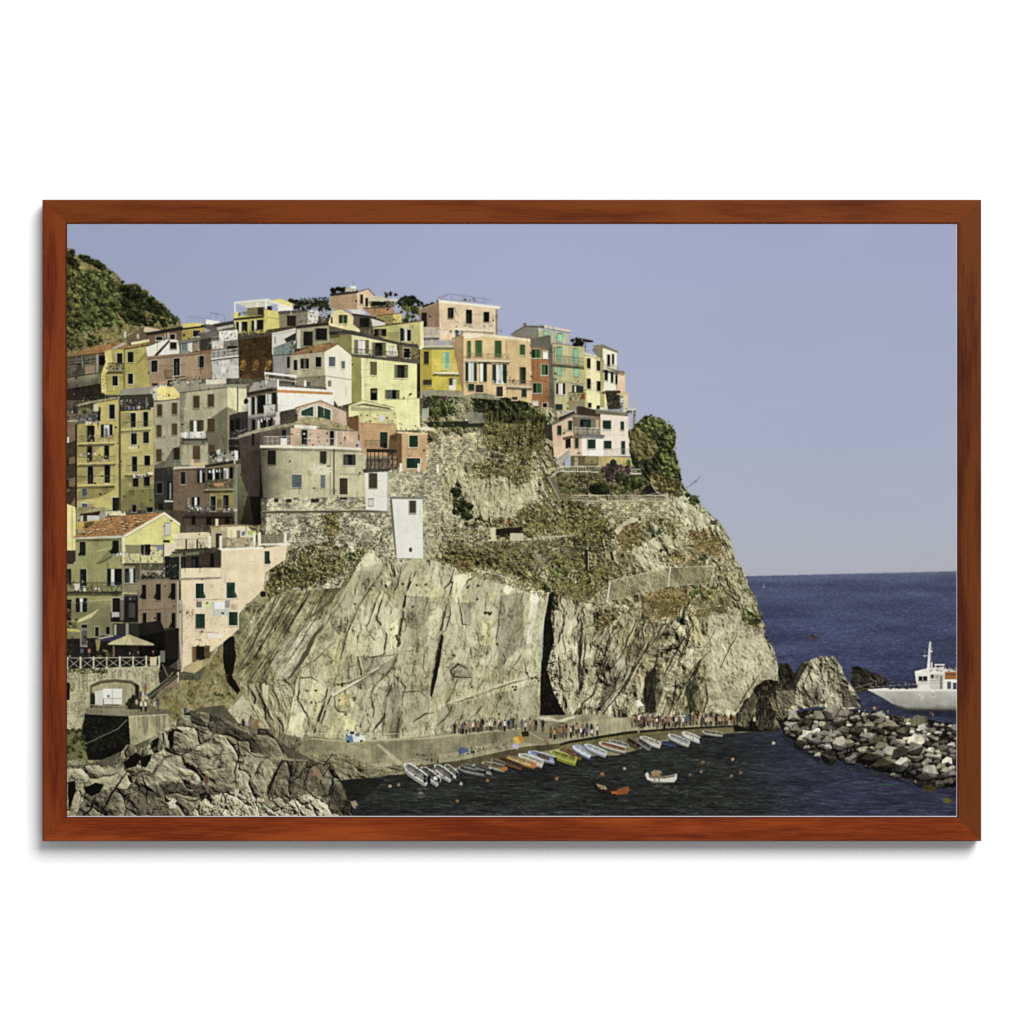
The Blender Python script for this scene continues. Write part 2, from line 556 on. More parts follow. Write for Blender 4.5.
flecks("540,450 690,500 690,545 560,540", 320, DRY, (.3, .7), light=.12)
scatter("120,600 260,610 260,670 130,690", 12, (1.5, 3), LEAF, -.08)
scatter("560,490 700,500 690,545 570,545", 10, (1.4, 2.8), DARKLEAF, .05)

CR = (38, 35, 25)


def tone(s, k, tint=(1, 1, 1), rough=1.3, soft=0.):
    """a differently weathered patch: the rock colour multiplied, with mottled strength"""
    P = roughen(parse(s), rough, 6, int(abs(k) * 100) % 9); M = mask_of(P)
    if M is None:
        return
    y0, y1, x0, x1, m_ = M
    f = fbm(GX[y0 // 2:y1 // 2, x0 // 2:x1 // 2] / 7, GY[y0 // 2:y1 // 2, x0 // 2:x1 // 2] / 11, 9, 3)
    g_ = up2(1 + (k - 1) * (.4 + 1.2 * f))
    C[y0:y1, x0:x1][m_] *= (g_[m_][:, None] * np.array(tint, np.float32))


def crack(s, w_, a=.85, lit=.26, side=1):
    """an open joint: dark core of uneven width, dirty edge, sunlit lip"""
    q = roughen(parse(s), .9, 5, int(w_ * 10) % 11, closed=False)
    keep = (ZS[0], ZS[1], ZS[2]); Z(PX0, PY0, S)
    n = len(q); i = 0
    line([(x_ - 1.6 * side, y_) for x_, y_ in q], w_ * 1.6 + 1.2, (124, 116, 84), .30, taper=True)
    while i < n - 1:
        k = min(n - 1, i + 2 + rng.randint(5)); seg = q[i:k + 1]
        ww = w_ * (.35 + 1.0 * rng.rand()) * (.5 + .7 * math.sin(math.pi * (i + k) / 2 / n))
        if rng.rand() > .10:
            line(seg, ww, CR, a * (.7 + .3 * rng.rand()))
        if rng.rand() < .45:
            line([(x_ + (ww * .6 + .3) * S * side, y_) for x_, y_ in seg], .3 + ww * .4, (226, 220, 188), lit * 1.4)
        if rng.rand() < .16:
            b = q[k]; L = (3 + 7 * rng.rand()) * S; d_ = 1 if rng.rand() < .5 else -1
            line([b, (b[0] + d_ * L * .5, b[1] + L * .45), (b[0] + d_ * L * .6, b[1] + L)], .25 + .3 * rng.rand(), (84, 78, 54), .55)
        i = k
    Z(*keep)


# ---------------------------------------------------------------- sea
Z(0, 0, 1)
SEA = begin('printed_sea')
SEAP = [(700, 577.2), (960, 571), (960, 820), (300, 820), (300, 740), (700, 720)]
M = mask_of(parse(SEAP)); y0, y1, x0, x1, m = M
x = GX[y0 // 2:y1 // 2, x0 // 2:x1 // 2]; y = GY[y0 // 2:y1 // 2, x0 // 2:x1 // 2]
d = np.clip((y - 571) / 249, 0, 1)
sc = .55 + 5.5 * d ** 1.3
ww = 1.6 * sc * (fbm(x / (6 * sc), y / (3 * sc), 11, 3) - .5)
w = .55 * fbm(x / (2.3 * sc) + .3 * ww, (y + ww) / (.80 * sc), 2, 4, .62) + .45 * ridged((x + ww) / (1.5 * sc) + y * .23, (y - ww) / (.55 * sc), 6, 3, .6) - .54
sw = fbm(x / 60, y / 9, 14, 3) - .5
stops = [(0, (112, 118, 142)), (.012, (92, 99, 130)), (.05, (80, 87, 121)), (.2, (74, 80, 116)), (.45, (66, 71, 102)), (.7, (54, 57, 74)), (1, (60, 63, 88))]
base = np.zeros(x.shape + (3,), np.float32)
for k in range(3):
    base[..., k] = np.interp(d, [s_[0] for s_ in stops], [s_[1][k] for s_ in stops])
har = 1 - sstep(0, 1, (x - 690 - (y - 730) * .5) / 120)                 # the harbour basin mirrors the cliff
har = np.where(y < 700, 0, har) * sstep(690, 720, y)
sh_ = np.exp(-np.clip(y - 738 - .02 * np.abs(x - 600), 0, 99) / 14) * har; base = base * (1 - .0 * sh_[..., None])
base = base * (1 - har[..., None]) + np.array((50, 53, 51), np.float32) * har[..., None]
k = 1 + (.42 + .80 * d) * w + .34 * sw
k = np.clip(k + 1.8 * np.clip(w - .10, 0, 1) * (har * .9 + .35) + 0.5 * np.clip(w, -1, 0) * har, .35, 2.4)
put(M, base * k[..., None])
Z(740, 620, 4.1796)
begin('printed_boat', 'tiny dark boat far out on the open sea')
fill("292,68 328,66 326,76 300,78", (96, 60, 62)); rect(300, 62, 312, 70, (60, 40, 44))
Z(420, 380, 2.7676)
begin('printed_boat', 'tiny sailing boat near the horizon')
line("952,575 953,562", .8, (120, 122, 150), setid=True); rect(948, 570, 957, 576, (120, 122, 146))

# ---------------------------------------------------------------- the headland
begin('printed_cliff_top', 'upper slope of the headland with dry grass, bushes and terrace walls')
TOPP = "-110,180 -110,60 -40,30 0,10 100,10 250,20 330,50 400,60 400,240 420,260 600,250 640,190 700,240 738,305 785,352 838,402 862,450 872,492 898,532 908,568 932,602 940,650 930,700 840,640 740,640 620,650 480,640 355,610 270,570 230,540 100,530 60,540 -110,560 -110,300"
rock("-440,300 -150,250 -110,60 60,60 60,700 -200,760 -520,900 -640,760 -560,620", ((62, 56, 38), (138, 129, 94), (200, 191, 154)), ang=120, size=4, stretch=4, con=.9, fold=(7, 12), seed=9)
rock(TOPP, ((66, 60, 42), (150, 141, 106), (212, 205, 172)), ang=62, size=5.5, stretch=1.5, warp=8, con=.95, fold=(12, 20), crack=.5, seed=3, rough=.7, tint=((126, 110, 68), .5, 24, .6), step=6)
masonry("10,180 90,150 175,138 185,190 240,205 330,250 320,330 260,370 150,385 70,375 30,300", (178, 168, 132), 6, 3.4, 2.1, .22, 1.4, 1.1)
rock("60,270 130,190 250,240 320,260 330,300 290,350 250,390 170,385 80,360", ((96, 88, 60), (172, 162, 124), (214, 206, 172)), ang=85, size=5, stretch=2.2, warp=5, con=.8, fold=(5, 14), crack=.6, seed=8, rough=1.2)
rock("-60,270 55,250 60,440 40,500 -60,560", ((100, 92, 66), (160, 150, 116), (206, 198, 166)), ang=80, size=4, stretch=1.5, con=.7, fold=(3, 12), seed=12, rough=.8)
masonry("-60,240 50,262 62,380 50,440 -40,440", (160, 150, 116), 9, 3, 1.9, .25, .6, .9)
masonry("440,335 690,328 692,385 600,395 520,380 455,400", (168, 158, 122), 2, 3.6, 2.3, .22, .8, 1)
masonry("65,405 195,408 200,440 65,445", (170, 160, 126), 7, 2.4, 1.5, .35, .3, .6)
rect(195, 408, 212, 444, (206, 190, 150)); fill("215,412 285,408 290,428 220,436", (48, 42, 32), 2); rect(250, 425, 285, 442, (190, 180, 150)); masonry("80,450 460,440 465,520 250,525 100,500", (138, 130, 98), 4, 3, 2, .16, 1.4, 1.2); fill("455,470 468,468 468,520 458,522", (54, 48, 36))
rock("590,470 660,430 720,430 740,500 680,520 600,530", ((110, 100, 72), (186, 178, 140), (220, 212, 180)), ang=60, size=5, con=.9, fold=(6, 12), seed=16, rough=1.6)
rock("700,330 740,315 790,365 840,405 862,455 872,495 900,535 912,575 880,580 850,520 800,480 760,440 720,420", ((96, 88, 62), (172, 164, 128), (216, 208, 178)), ang=62, size=6, stretch=2, con=.95, fold=(9, 15), seed=5, rough=1.)
rock("540,400 590,378 600,395 560,430 540,430", ((140, 130, 100), (196, 188, 150), (220, 212, 180)), ang=30, seed=2, rough=.8)
flecks(TOPP, 5000, DRY, (.3, .75), dens=(15, .53, 4), light=-.04)
foliage("60,420 200,380 300,380 420,330 460,400 560,400 500,470 460,520 420,600 350,590 270,560 180,520 90,510", 1500, DRY, light=-.12, size=6, setid=False)
foliage("400,380 520,385 540,440 500,480 430,470", 700, DARKLEAF, light=.1, size=4, setid=False)
foliage("340,560 460,560 530,490 560,540 480,600 440,640 390,620", 1000, DRY, light=-.14, size=4, setid=False)
flecks("60,400 480,380 620,330 830,430 900,560 830,640 620,650 350,600 230,540 80,520", 2600, DRY, (.3, .7), dens=(8, .46, 9), light=-.05)
flecks("480,380 700,380 860,480 880,560 760,640 600,640 480,620", 2600, RUST, (.3, .8), dens=(12, .53, 6))
foliage("545,420 600,390 630,410 600,450 560,470", 420, RUST, light=0, size=4, setid=False)
foliage("740,420 800,410 840,450 830,480 770,475", 520, RUST, light=.08, size=4, setid=False)
foliage("660,490 720,470 740,500 690,520", 260, RUST, light=0, size=4, setid=False)
foliage("620,590 740,575 750,620 650,655 600,640", 1000, RUST, light=.06, size=4, setid=False); flecks("290,390 450,380 430,410 300,415", 500, RUST, (.3, .7), light=.0); flecks("740,410 840,440 830,490 770,480", 500, RUST, (.3, .7), light=.1)
flecks(TOPP, 2600, DARKLEAF, (.3, .7), dens=(10, .57, 12))
scatter("60,380 480,380 620,330 830,470 890,560 830,620 620,640 350,600 230,530", 70, (1, 2.6), DRY, -.14, dens=(10, .45, 3))
scatter("60,380 480,380 620,330 830,470 880,560 620,640 350,600", 46, (.8, 2.2), LEAF, -.06, dens=(9, .5, 2))
scatter("380,260 420,300 450,420 440,440 340,300", 12, (1.4, 3), DRY, -.24)
scatter("440,420 560,420 500,620 440,560", 18, (1.2, 2.8), DRY, -.16)
fill("340,255 362,262 395,325 380,332", (92, 82, 58), 2, rough=.5)
Z(420, 430, 4.6545)
for s_, n_, pal_, li_ in (("130,540 330,530 480,545 520,600 500,700 420,660 300,640 160,640", 1500, OLIVE, -.06), ("480,440 620,420 740,430 760,480 640,490 500,490", 900, OLIVE, .02), ("690,330 800,350 860,480 800,540 740,500 660,400", 1200, OLIVE, -.1), ("820,340 850,340 870,460 800,480 780,420", 500, LEAF, -.06), ("440,380 600,320 660,400 560,430 460,420", 700, DRY, -.1), ("600,600 760,560 870,600 800,700 700,740 600,700", 1400, OLIVE, -.08), ("760,640 880,620 900,700 800,780 740,760", 700, OLIVE, -.02), ("230,160 380,110 420,170 330,230 250,210", 700, OLIVE, -.1), ("370,180 480,150 520,230 460,260 380,220", 500, OLIVE, -.08), ("600,640 680,620 700,680 640,690", 300, LEAF, .0), ("120,600 230,600 220,660 140,650", 400, DRY, -.1), ("900,430 1010,420 1020,520 930,520", 700, RUST, -.02), ("560,200 640,230 690,340 640,340 580,260", 600, OLIVE, -.14)):
    foliage(s_, int(n_ * .62), pal_, light=li_ + .04, size=3.6, setid=False, edge=4.5); flecks(s_, n_ // 2, DRY if pal_ is not DRY else OLIVE, (.3, .7), dens=(5, .46, 2))
foliage("150,290 172,235 190,250 195,300 238,360 228,400 160,400", 420, DARKLEAF, light=.04, size=3, setid=False, edge=1.5); fill("905,470 930,440 1000,400 1020,415 950,450 920,490", (196, 188, 152), 2, rough=1); fill("352,462 480,450 470,475 420,480 350,490", (44, 39, 29), 2, rough=.6); rect(420, 480, 482, 515, (186, 178, 146)); rect(330, 455, 354, 516, (206, 192, 152)); line("530,500 730,490", .7, (186, 180, 154)); line("95,190 92,500", .6, (196, 190, 166)); line("218,70 222,150", .5, (180, 174, 150)); rect(78, 160, 88, 200, (226, 222, 206)); rect(100, 60, 108, 130, (196, 190, 172)); rect(405, 410, 424, 432, (140, 62, 50), 1, .8); fill("772,560 784,560 784,650 770,655", (52, 46, 34), 2); line("785,560 785,650", .8, (196, 188, 160))
for k in range(10):
    line([(120 + k * 22, 488), (120 + k * 22, 520)], .4, (190, 184, 160))
line("110,490 330,486", .4, (190, 184, 160))
Z(420, 380, 2.7676)
begin('printed_bush', 'dark green ivy hanging below the terraced wall')
scatter("85,310 110,280 140,340 140,385 95,375", 14, (1.6, 3.4), DARKLEAF, .0); scatter("145,370 170,370 165,405 150,405", 4, (1.2, 2), LEAF, 0)
begin('printed_bush', 'broad dark bushes on the slope below the orange house')
foliage("140,22 200,20 250,35 330,75 362,110 350,150 345,195 320,190 300,225 262,195 240,205 210,170 185,150 165,110 150,95", 5200, OLIVE, light=-.03, size=5, edge=3)
foliage("140,22 200,20 240,34 300,62 290,120 240,120 180,110 150,90", 2400, DARKLEAF, light=.06, size=5, edge=3)
foliage("300,70 352,105 345,160 310,150", 800, DARKLEAF, light=.08, size=4, edge=3)
for k in range(150):                                              # trailing stems
    a_, b_ = 160 + 190 * rng.rand(), 60 + 110 * rng.rand(); L = 10 + 34 * rng.rand()
    line([(a_, b_), (a_ - 1, b_ + L * .5), (a_ - 3, b_ + L)], .4 + .5 * rng.rand(), ramp(OLIVE, np.array([rng.rand()]))[0], .8)
flecks("170,120 350,120 335,270 190,260", 1500, DRY, (.3, .7), dens=(7, .45, 3))
scatter("190,180 330,180 320,265 200,265", 22, (.8, 2), OLIVE, -.04); scatter("240,190 300,180 290,240 250,240", 8, (1, 2), DRY, .02)
begin('printed_bush', 'flowering garden shrub below the bright yellow house')
foliage("-5,45 60,20 110,45 100,98 10,104", 1300, LEAF, light=-.1, size=4)
scatter("-5,50 60,25 110,50 100,95 10,100", 22, (1.8, 4.2), LEAF, -.08); scatter("-5,60 25,45 25,80 0,85", 6, (1.4, 2.4), PURPLE, -.06); scatter("50,28 100,28 100,55 60,50", 7, (1.4, 2.6), PURPLE, -.02)
flecks("70,50 150,45 150,110 80,110", 320, np.array([(90, 92, 62), (150, 146, 110), (196, 190, 160)], np.float32), (.3, .7)); fill("0,80 25,76 25,105 0,108", (150, 156, 136)); fill("20,115 180,112 175,130 20,130", (54, 56, 44), 2); scatter("20,118 130,122 125,150 30,140", 12, (1, 2.2), LEAF, 0); fill("130,90 175,85 180,118 135,120", (130, 124, 108), 2)
scatter("140,35 200,40 190,90 150,85", 10, (2, 3.6), DARKLEAF, .04)
begin('printed_bush', 'green shrub at the end of the netted fence')
scatter("745,565 800,548 820,575 800,610 750,600", 14, (1.2, 2.8), LEAF, .08)
begin('printed_cactus', 'grey-blue agaves on the slope')
for (a, b) in ((205, 215), (225, 230), (285, 235), (640, 420), (662, 425), (780, 500), (790, 495), (760, 330), (815, 400)):
    for k in range(14):
        t_ = math.pi * (k + .5) / 14; L = 9 + 8 * rng.rand()
        line([(a, b), (a + math.cos(t_) * L * .6, b - math.sin(t_) * L * .9), (a + math.cos(t_) * L, b - math.sin(t_) * L * 1.1)], .8, np.array((92, 98, 76)) * (.5 + .6 * rng.rand()), setid=True, taper=True)
begin('printed_cliff', 'rugged folded rock face on the seaward side')
RC = "355,585 420,600 480,612 560,622 620,610 680,625 740,612 800,610 850,625 900,640 935,650 958,676 955,705 980,745 992,795 1006,835 1030,860 1030,940 700,935 500,945 370,940 330,925"
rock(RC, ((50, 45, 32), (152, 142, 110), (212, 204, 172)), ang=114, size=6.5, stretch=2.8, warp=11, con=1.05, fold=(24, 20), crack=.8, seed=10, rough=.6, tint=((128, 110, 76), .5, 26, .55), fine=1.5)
rock("360,590 420,600 445,640 440,720 450,800 440,900 420,940 370,935 345,900 350,720", ((70, 64, 46), (176, 167, 134), (216, 208, 178)), ang=96, size=5, stretch=3.5, warp=7, con=.95, fold=(10, 14), crack=.8, seed=14, rough=.8)
rock("800,640 930,660 960,720 990,800 960,880 880,920 800,900 790,780", ((90, 82, 60), (166, 156, 124), (208, 199, 168)), ang=80, size=4, stretch=1.8, warp=7, con=.7, fold=(6, 16), crack=.6, seed=18, rough=1.4, fine=1.6)
for q, w_ in (("445,655 450,720 440,800 445,870", 5), ("460,700 455,780 450,860", 3), ("640,720 600,790 560,860 500,930", 3), ("660,760 640,830 655,900", 3.5), ("628,800 622,900", 3), ("780,780 745,850 760,910", 3), ("740,700 690,790 670,830", 3), ("560,650 520,720 500,800 470,900", 2.5), ("600,660 560,760 530,800", 2.2), ("690,650 650,720 610,770", 2.4), ("880,700 850,760 830,800", 2), ("620,640 650,690 640,720", 1.8), ("500,660 480,720", 2), ("560,800 530,870 500,905", 2), ("710,830 700,900", 4), ("760,660 730,730", 1.8), ("400,640 395,700 405,760", 1.8), ("385,760 390,860", 2.2)):
    line(q, w_ * .55, (44, 39, 29), .85, rough=1.5, taper=True)
for q, w_ in (("505,640 490,720 470,800", 1.6), ("600,760 570,830 520,900", 2), ("700,700 650,780", 1.6), ("800,700 770,760", 1.8), ("640,650 600,720", 1.4), ("840,720 830,800", 1.6), ("430,620 420,700 425,780", 2.2), ("585,640 545,720", 1.4), ("660,700 600,800 560,890", 1.4)):
    line(q, w_ * .6, (206, 196, 162), .55, rough=1.2, taper=True)
Z(540, 580, 4.096)
for s_, w_ in (("170,220 160,300 175,390 160,470", 4), ("110,130 95,190 75,260", 2.6), ("470,360 440,400 430,470 440,540", 4.5), ("480,300 470,370 455,430", 2.6), ("660,330 620,400 600,470 625,540", 4), ("680,420 690,490 670,540", 2.4), ("560,410 580,460 560,530", 2.4), ("440,130 420,200 430,260 400,330", 2), ("520,240 560,270 600,240 620,210", 1.2), ("400,330 360,420 290,470 230,490", 1.6), ("330,260 270,330 250,400 180,470", 1.4), ("280,210 230,290 220,360", 1.3), ("640,170 600,260 570,330 560,410", 1.6), ("800,210 790,240", 1.6), ("700,290 650,340 600,400", 1.4), ("480,210 430,290 380,380 340,470", 1.6), ("350,190 300,230 280,280", 1), ("560,330 520,390 500,460 480,520", 1.3), ("850,450 830,490 800,540", 2.4), ("900,390 870,430 850,460", 1.4), ("250,410 220,470 180,500 150,550", 1.8), ("400,430 360,480 330,540", 1.3), ("520,460 530,520", 1.5), ("580,180 540,230", 1), ("720,200 690,260 660,300", 1)):
    crack(s_, w_ * .58, .8, .28)
fill("445,380 478,360 480,440 470,500 478,545 430,545 428,440", (62, 56, 41), 3, rough=1.8, alpha=.7); fill("600,430 640,400 630,470 640,520 620,545 600,500", (66, 60, 44), 3, rough=1.8, alpha=.6)
for s_, k_ in (("100,260 160,250 160,330 95,330", 1.1), ("90,150 170,170 150,280 80,300", 1.05), ("230,220 420,160 380,330 280,420 200,420", .95), ("480,230 640,170 600,330 500,380", 1.06), ("680,200 900,210 960,330 850,450 700,420", 1.08), ("640,340 690,420 640,520 620,450", 1.06), ("860,140 930,170 920,220 880,230", .85), ("300,330 420,270 340,470 240,500", .9), ("740,380 830,390 820,500 740,480", .96)):
    tone(s_, k_)
foliage("830,120 915,150 900,185 840,180", 500, OLIVE, light=-.12, size=3, setid=False, edge=2); foliage("440,70 520,40 600,60 610,100 500,150 450,110", 900, RUST, light=.02, size=3.4, setid=False, edge=3); foliage("250,130 300,110 330,140 280,190 230,210", 420, RUST, light=-.04, size=3, setid=False, edge=2.5); foliage("0,60 70,50 80,110 20,150", 420, DARKLEAF, light=.0, size=3, setid=False, edge=2)
Z(420, 380, 2.7676)
shade("620,830 660,780 670,860 650,920 625,920", .78); shade("740,860 770,840 790,920 745,920", .75); shade("500,860 560,800 540,870 510,930", .75)
flecks("540,610 860,600 840,650 700,660 560,650", 1500, DRY, (.3, .7), dens=(7, .48, 5)); flecks("560,620 740,610 700,670 640,660", 700, RUST, (.3, .7), dens=(6, .46, 2)); scatter("480,640 560,625 540,690 490,680", 9, (1, 2.2), DRY, -.1); scatter("880,640 950,640 930,680 890,675", 8, (1, 2), DRY, -.2); flecks("370,560 480,590 470,620 370,600", 500, DRY, (.3, .7), light=-.1)
flecks("890,770 930,780 925,800 895,800", 40, np.array([(210, 204, 180), (226, 222, 200)], np.float32), (.4, .9))
fill("348,600 372,590 362,650 372,720 350,800 372,870 405,930 330,930 335,820 342,700", (30, 27, 21), 2.2, rough=1.1)
flecks("348,600 372,590 372,720 380,870 395,925 335,925 342,700", 420, np.array([(22, 20, 16), (40, 36, 28), (62, 56, 42)], np.float32), (.4, .9)); scatter("345,575 375,570 372,610 355,620", 5, (1, 2), DARKLEAF)

Z(230, 540, 3.0118)
begin('printed_cliff', 'smooth pale rock slabs cut by dark cracks')
CR = (38, 35, 25)
SLAB = "330,20 400,30 480,38 495,68 580,55 660,72 750,88 850,118 962,158 938,300 934,540 800,565 680,595 400,610 150,610 165,560 196,430 240,330 295,230 355,110"
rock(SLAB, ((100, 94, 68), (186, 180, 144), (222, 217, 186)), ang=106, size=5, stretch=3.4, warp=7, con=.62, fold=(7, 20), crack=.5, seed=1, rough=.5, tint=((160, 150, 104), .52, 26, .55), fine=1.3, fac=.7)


Z(230, 550, 5.118)
for s_, k_ in (("690,10 800,0 780,90 640,110 600,140", 1.10), ("620,110 760,110 700,230 610,370 480,360 560,190", .93), ("640,360 760,300 760,360 800,430 790,540 650,540 600,520 590,440", 1.08), ("540,440 610,390 560,560 520,690 360,650 400,560", 1.03), ("560,540 660,540 680,640 540,690", .96), ("670,550 780,540 770,600 680,640", .86), ("790,220 860,220 860,520 800,540 805,430 755,350", 1.04), ("820,380 860,360 850,500 820,510", 1.2), ("360,655 450,665 495,715 430,930 400,900 345,770", 1.07), ("300,760 345,680 345,770 400,870 370,970 280,950", 1.12), ("540,720 700,720 680,760 600,830 540,815", 1.02), ("480,960 560,830 640,850 680,960", 1.10), ("620,690 850,540 860,610 740,690 700,720", .8), ("740,720 830,690 790,850 740,920 720,800", .92), ("790,720 870,640 870,960 790,950", .84), ("640,110 770,60 860,60 860,200 790,200 700,220", .9), ("530,400 600,370 560,440", .7)):
    tone(s_, k_)
tone("420,700 470,700 440,860 420,840", 1.0, (1.02, .99, .92)); tone("540,500 560,480 545,680 520,690", 1, (1.01, .98, .92)); tone("550,740 620,740 600,810 550,800", .95, (1.03, .98, .88))
for a_, b_, r_ in ((395, 720, 1.2), (440, 720, 1), (415, 780, 1), (560, 770, 1), (635, 760, 2), (706, 845, 1.6), (590, 175, .8), (683, 172, .8), (825, 405, .8), (593, 842, .8), (640, 275, .7)):
    clump(230 + a_ / 5.118, 550 + b_ / 5.118, r_, r_ * .9, np.array([(60, 54, 36), (110, 96, 64), (150, 130, 88)], np.float32), 14)
for s_, w_ in (("800,70 760,140 720,195 660,290 620,380 592,450 572,540 548,640 530,690", 1.2), ("500,712 485,780 455,860 432,940", 2.0), ("522,740 500,790 470,880 455,955", 1.3), ("795,215 768,290 752,355 802,432 793,500 785,545", 1.7), ("772,210 742,280 712,370 696,392", 1.1), ("655,545 666,600 674,642", 1.9), ("360,655 347,770 405,862 400,920 375,972", 1.1), ("360,655 420,650 452,668", .9), ("830,690 802,750 792,830 782,950", 2.4), ("860,530 830,610 745,690 722,740 738,830 720,900", 1.2), ("735,925 770,880 795,840", 1.6), ("538,722 536,800 560,826 600,830", .9), ("690,380 720,430 745,465", .5), ("480,340 560,345", .5), ("660,545 720,550 800,530", .8), ("545,690 600,680 700,690", .8), ("860,560 800,640 745,690", 1.0), ("790,30 830,50", 1.3), ("820,90 800,130 830,160 850,190", 1.1), ("640,590 610,600 605,650", .5), ("800,260 830,300 820,330", .6), ("350,620 440,560 540,470", .5), ("680,960 720,900 700,860", .7)):
    crack(s_, w_)
line("522,746 620,690 765,603", 2.4, (214, 209, 182), .95, rough=.5); line("525,755 620,700 762,612", .6, (84, 78, 52), .8)
line("528,690 620,676 700,640 770,606", 1.6, (104, 100, 58), .7, rough=.8); line("770,545 855,535", 1.2, (120, 116, 74), .8, rough=.6); scatter("840,440 870,440 870,500 845,500", 5, (.8, 1.6), LEAF, -.06); scatter("710,185 740,180 735,205 710,205", 3, (.5, 1), LEAF); scatter("530,680 610,675 600,695 535,700", 5, (.5, 1), LEAF, .0)
line("290,940 870,940", .35, (206, 202, 178), .7); line("270,965 870,985", .6, (150, 144, 112), .6)
Z(390, 550, 5.118)
for s_, k_ in (("100,130 210,130 200,240 90,240", 1.05), ("95,245 210,245 190,480 70,500 80,330", .88), ("60,520 180,510 210,740 60,690", .97), ("220,90 290,90 270,330 240,440 200,450", 1.06), ("330,130 480,98 430,130 370,190 345,270 320,240", 1.22), ("360,270 412,265 415,380 375,380", .82), ("415,150 530,110 530,300 420,330", .95), ("470,360 525,360 520,490 465,490", 1.1), ("300,380 420,390 410,560 320,560 260,620", 1.0), ("390,540 510,560 500,650 430,650", 1.08), ("560,230 680,215 690,480 600,560 555,640 545,400", .83), ("590,130 625,200 605,235 580,210", 1.25), ("690,180 800,215 785,270 720,260", 1.15), ("725,210 765,215 722,480 698,480", 1.12), ("680,500 770,500 760,650 690,640", 1.05), ("300,580 390,580 420,640 320,700", .82), ("200,700 330,640 300,790 220,790", .93), ("330,730 760,640 760,680 300,800", 1.1), ("0,700 200,690 200,900 0,960", .9), ("240,810 760,680 760,850 400,880 240,930", .9), ("30,340 80,330 60,520 30,500", 1.05)):
    tone(s_, k_)
tone("725,210 765,215 722,480 698,480", 1.04, (1, 1.0, 1.1)); tone("380,200 410,190 405,260 370,260", 1, (1.02, .99, .93)); tone("470,360 525,360 520,490 465,490", 1, (1.02, .99, .93))
for s_, w_ in (("112,115 84,215 66,330 52,430 42,500 28,580", 1.9), ("132,112 105,170 88,210", 1.4), ("60,80 40,180 20,220", 1), ("330,95 305,170 276,200", 1.3), ("322,165 300,250 276,340 255,440 262,500 228,610 212,750", 2.4), ("262,430 246,520 224,620 208,750", 1.6), ("298,250 310,330 285,420", 1), ("348,240 375,380 415,382", 1), ("400,190 395,160 440,128", .9), ("500,200 490,300 500,330", .5), ("580,530 592,560 570,620 556,682", 1), ("575,240 545,480", .6), ("310,620 350,580 400,610", 1.5), ("300,600 330,650 420,655", 1.2), ("350,660 320,730 290,790", .9), ("400,870 450,830 470,800", .9), ("240,900 300,850 320,800", .8), ("120,880 180,840 230,830", .9), ("60,730 150,720 200,760", .8), ("640,560 620,600 650,620", .7), ("690,560 700,630 720,660", .7), ("600,640 660,560 690,500", .6), ("415,480 420,560", .5), ("180,520 170,600 190,640", .5), ("70,520 120,515 200,500", .6), ("90,240 200,242", .5), ("20,640 80,700 60,800", .8), ("500,760 540,800 520,850", .8), ("620,700 630,760", .7)):
    crack(s_, w_)
fill("262,430 275,440 258,560 240,660 215,755 205,740 228,610 250,520", CR, 1.5, rough=.7); crack("282,800 450,745 600,690 765,640", .9, .8, .3); line("290,785 450,732 600,680 690,650", 1.6, (214, 208, 176), .5, rough=.7)
for a_, b_, r_ in ((68, 175, .9), (138, 180, .8), (184, 176, .8), (452, 182, .9), (318, 165, 1), (397, 190, 1.1), (447, 250, .8), (550, 482, 1.1), (420, 700, .9), (330, 540, 1), (700, 630, 1.2), (640, 715, 1), (560, 840, 1.2), (116, 290, .8)):
    clump(390 + a_ / 5.118, 550 + b_ / 5.118, r_, r_, np.array([(46, 42, 28), (80, 74, 50), (120, 110, 80)], np.float32), 12)
scatter("480,320 515,320 510,350 480,350", 4, (.8, 1.6), LEAF, .0); scatter("30,470 55,470 55,510 30,510", 4, (.7, 1.4), LEAF, -.02); scatter("55,350 70,340 60,400", 3, (.5, 1), LEAF); scatter("720,655 765,650 760,672 725,672", 4, (.6, 1.2), LEAF); scatter("620,690 650,700 640,720", 3, (.6, 1), LEAF)
for _ in range(150):
    a_, b_ = 20 + 740 * rng.rand(), 130 + 700 * rng.rand(); L = 10 + 60 * rng.rand() ** 2
    line([(a_, b_), (a_ - L * .12, b_ + L * .5), (a_ - L * .2, b_ + L)], .3 + .5 * rng.rand(), [(96, 90, 62), (120, 113, 82), (222, 216, 186)][rng.randint(3)], .45, rough=.5)
Z(390, 550, 5.118)
foliage("260,40 330,70 345,105 400,100 470,70 560,90 620,125 700,160 790,195 800,180 640,80 450,20 280,10", 1100, OLIVE, light=-.02, size=3.4, setid=False, edge=3.5)
foliage("325,60 430,55 425,110 350,105", 260, RUST, light=.02, size=3, setid=False, edge=2.5)
rock("270,60 330,90 300,140 260,190 250,120", ((80, 73, 50), (170, 162, 124), (214, 207, 174)), ang=100, size=3, con=.9, fold=(5, 9), seed=6, rough=1.6)
Z(230, 550, 5.118)
rock("690,-10 800,10 860,20 870,110 800,200 770,130 800,60 740,30", ((70, 64, 44), (164, 156, 118), (216, 209, 176)), ang=70, size=3, con=1., fold=(6, 9), seed=10, rough=1.6)
Z(230, 540, 3.0118)
flecks("670,70 960,150 950,180 850,140 690,100", 500, DRY, (.3, .7), light=-.05)
begin('printed_cliff', 'slanting streaked strata at the left of the rock face')
